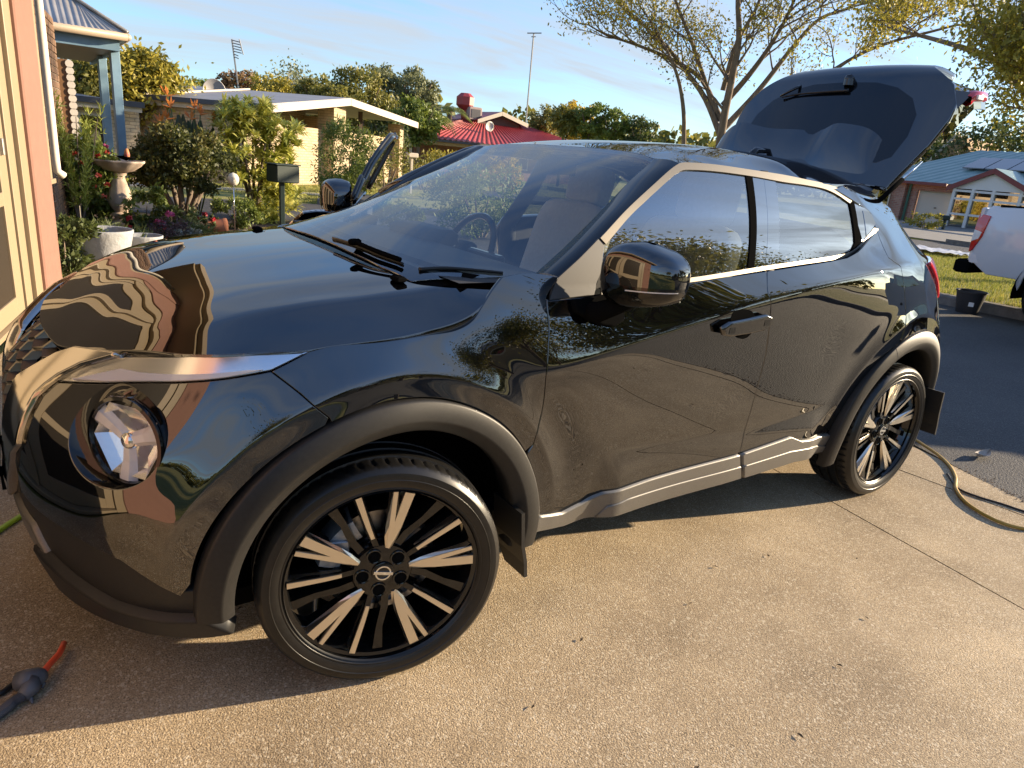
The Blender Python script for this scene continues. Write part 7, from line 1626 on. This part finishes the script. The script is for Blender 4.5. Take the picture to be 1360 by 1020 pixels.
# shrubs in the middle distance
p = gpt((462, 250)); bush('bottlebrush_shrub', tuple(pd((462, 245), 19.0)*[1, 1, 0]), span(40, 1, 19), (1, 1, 1.25), 'rounded green shrub in front of the brick pier', M['lf_mid'], 7000, 70, .12, aspect=.25, droop=.6)
bush('shrub', tuple(pd((590, 225), 30)*[1, 1, 0]), span(30, 1, 30), (1, 1, .85), 'yellow green shrub in front of the red roofed house', M['lf_yellow'], 4200, 50, .13)
for x, w in ((660, 22), (686, 22)): bush('golden_conifer', tuple(pd((x, 200), 29.5)*[1, 1, 0]), span(w/2, 1, 29.5), (1, 1, 2.4), 'golden upright conifer against the red roof, ' + ('left one' if x < 670 else 'right one'), M['lf_gold'], 1800, 40, .10, group='golden conifers', up=1)
bush('shrub', tuple(pd((673, 195), 31)*[1, 1, 0]), span(9, 1, 31), (1, 1, 3.2), 'thin bare pinkish shrub between the golden conifers', M['lf_red'], 400, 20, .10)
bush('low_hedge', tuple(pd((528, 262), 13.5)*[1, 1, 0]), .42, (1.5, .8, .6), 'low bright green shrub beside the open car door', M['lf_mid'], 2600, 40, .06)
bush('shrub', tuple(pd((512, 240), 22)*[1, 1, 0]), .8, (1, 1, 1.2), 'thin shrub by the brick column', M['lf_olive'], 1400, 30, .1)
bush('shrub', tuple(pd((640, 275), 13.0)*[1, 1, 0]), .85, (1.2, 1, .75), 'leafy green bush on the verge seen through the windscreen', M['lf_mid'], 5000, 60, .09, aspect=.3)
bush('shrub', tuple(pd((563, 235), 28)*[1, 1, 0]), .9, (1.2, 1, .8), 'straggly shrub behind the pale letterbox', M['lf_olive'], 700, 20, .12)
pl_ = pd((546, 235), 24.5); pl_[2] = 0; t = tag(empty('letterbox', tuple(pl_)), 'pale letterbox on a post in front of the red roofed house', 'letterbox'); z_ = pd((546, 206), 24.5)[2]; m = MB(); m.box((0, 0, z_/2), (.07, .07, z_)); m.build('post', M['fascia'], t); m = MB(); m.box((0, 0, z_), (.36, .25, .15), bev=.02); m.build('box', M['fascia'], t)
# far wood all round the horizon
C = []
for k in range(210):
    a = 2*math.pi*k/210; dd = rng.uniform(90, 125)
    if abs((a-math.atan2(SUN_DIR[1], SUN_DIR[0])+math.pi) % (2*math.pi)-math.pi) < .16: continue
    h = rng.uniform(4.5, 8.5); n = 420; q = rng.normal(size=(n, 3)); q /= np.linalg.norm(q, axis=1)[:, None]; C.append(q*np.array([4.2, 4.2, h*.55])*(rng.random(n)**.33)[:, None]+[math.cos(a)*dd, math.sin(a)*dd, h*.5])
C = np.vstack(C); C = C[C[:, 2] > 0]; o = leaf_mesh('far_woods', C, 1.1, M['lf_olive'], None, rng.random(len(C)), aspect=.8); tag(o, kind='stuff')
# grass blades on the near verges
def grass(name, poly, n, z, mt, h=.07):
    P = np.array(poly); lo, hi = P.min(0), P.max(0); q = rng.uniform(lo, hi, (n*2, 2)); q = q[inside(q, P)][:n]; C = np.c_[q, np.full(len(q), z)]; a = rng.uniform(0, 6.28, len(C)); d = np.stack([np.cos(a), np.sin(a), 0*a], 1); hh = h*rng.uniform(.5, 1.3, len(C))[:, None]; w = .006
    V = np.stack([C-d*w, C+d*w, C+d*hh*.5*rng.random((len(C), 1))+np.array([0, 0, 1])*hh], 1).reshape(-1, 3); o = fast_mesh(name, V, np.arange(len(V)).reshape(-1, 3), mt, None, smooth=False, attr=rng.random(len(C))); tag(o, kind='stuff')
M['lf_grass'] = leaf_mat('verge_grass_blades', [(.13, .17, .03), (.27, .28, .05), (.42, .36, .10)], trans=.3)
grass('verge_grass', [(9.9, 4.5), (10.2, .5), (14, -.5), (18.3, 4), (18.2, 9), (12, 9)], 60000, .115, M['lf_grass'], .06)
grass('lawn_grass', [(4.5, 14.5), (8, 13), (14, 19), (9, 22), (3, 19)], 26000, -.03, M['lf_grass'], .07)
# ------------------------------------------------------------------ the street behind the viewer, seen mirrored in the paint and glass
for (x, y, h, n_, lb) in ((9.9, -8.6, 8.8, 11000, 'tall leafy tree past the road, mirrored in the front side window'), (16.0, -11.0, 9.5, 7000, 'street tree further along, mirrored in the rear side window'), (6.5, -13.0, 6.5, 8000, 'street tree beside the road bend'), (0.6, -12.0, 6.5, 8000, 'broad street tree across from the driveway'),
                          (-5.5, -13, 7.0, 7000, 'street tree left of the broad one'), (13.0, -22.0, 8.0, 6000, 'tree at the back of the far lawn')):
    tree('street_tree', (x, y, 0), h, lb, M['lf_olive'], None, nleaf=n_, size=.17, spread=.75, jit=.42, kids=(3, 5), first=.3)
t = tag(empty('brick_bungalow', (3.0, -24.0, 0)), 'brick bungalow with pale roof across the street behind the viewer', 'house')
m = MB(); m.box((0, 0, 1.25), (14, 8, 2.5)); m.build('wall', M['brick_cream'], t)
m = MB(); m.add([(-7.5, -4.5, 2.5), (7.5, -4.5, 2.5), (7.5, 4.5, 2.5), (-7.5, 4.5, 2.5), (-4, 0, 4.2), (4, 0, 4.2)], [(0, 1, 5, 4), (2, 3, 4, 5), (1, 2, 5), (3, 0, 4)]); m.build('roof', M['roof_grey'], t)
for x_ in (-4.5, 0, 4.5): m = MB(); m.box((x_, 4.03, 1.4), (1.8, .08, 1.2)); f_ = m.build('window_frame', M['fascia'], t); m = MB(); m.box((x_, 4.08, 1.4), (1.6, .03, 1.0)); m.build('window_pane', M['dark_glass'], f_)
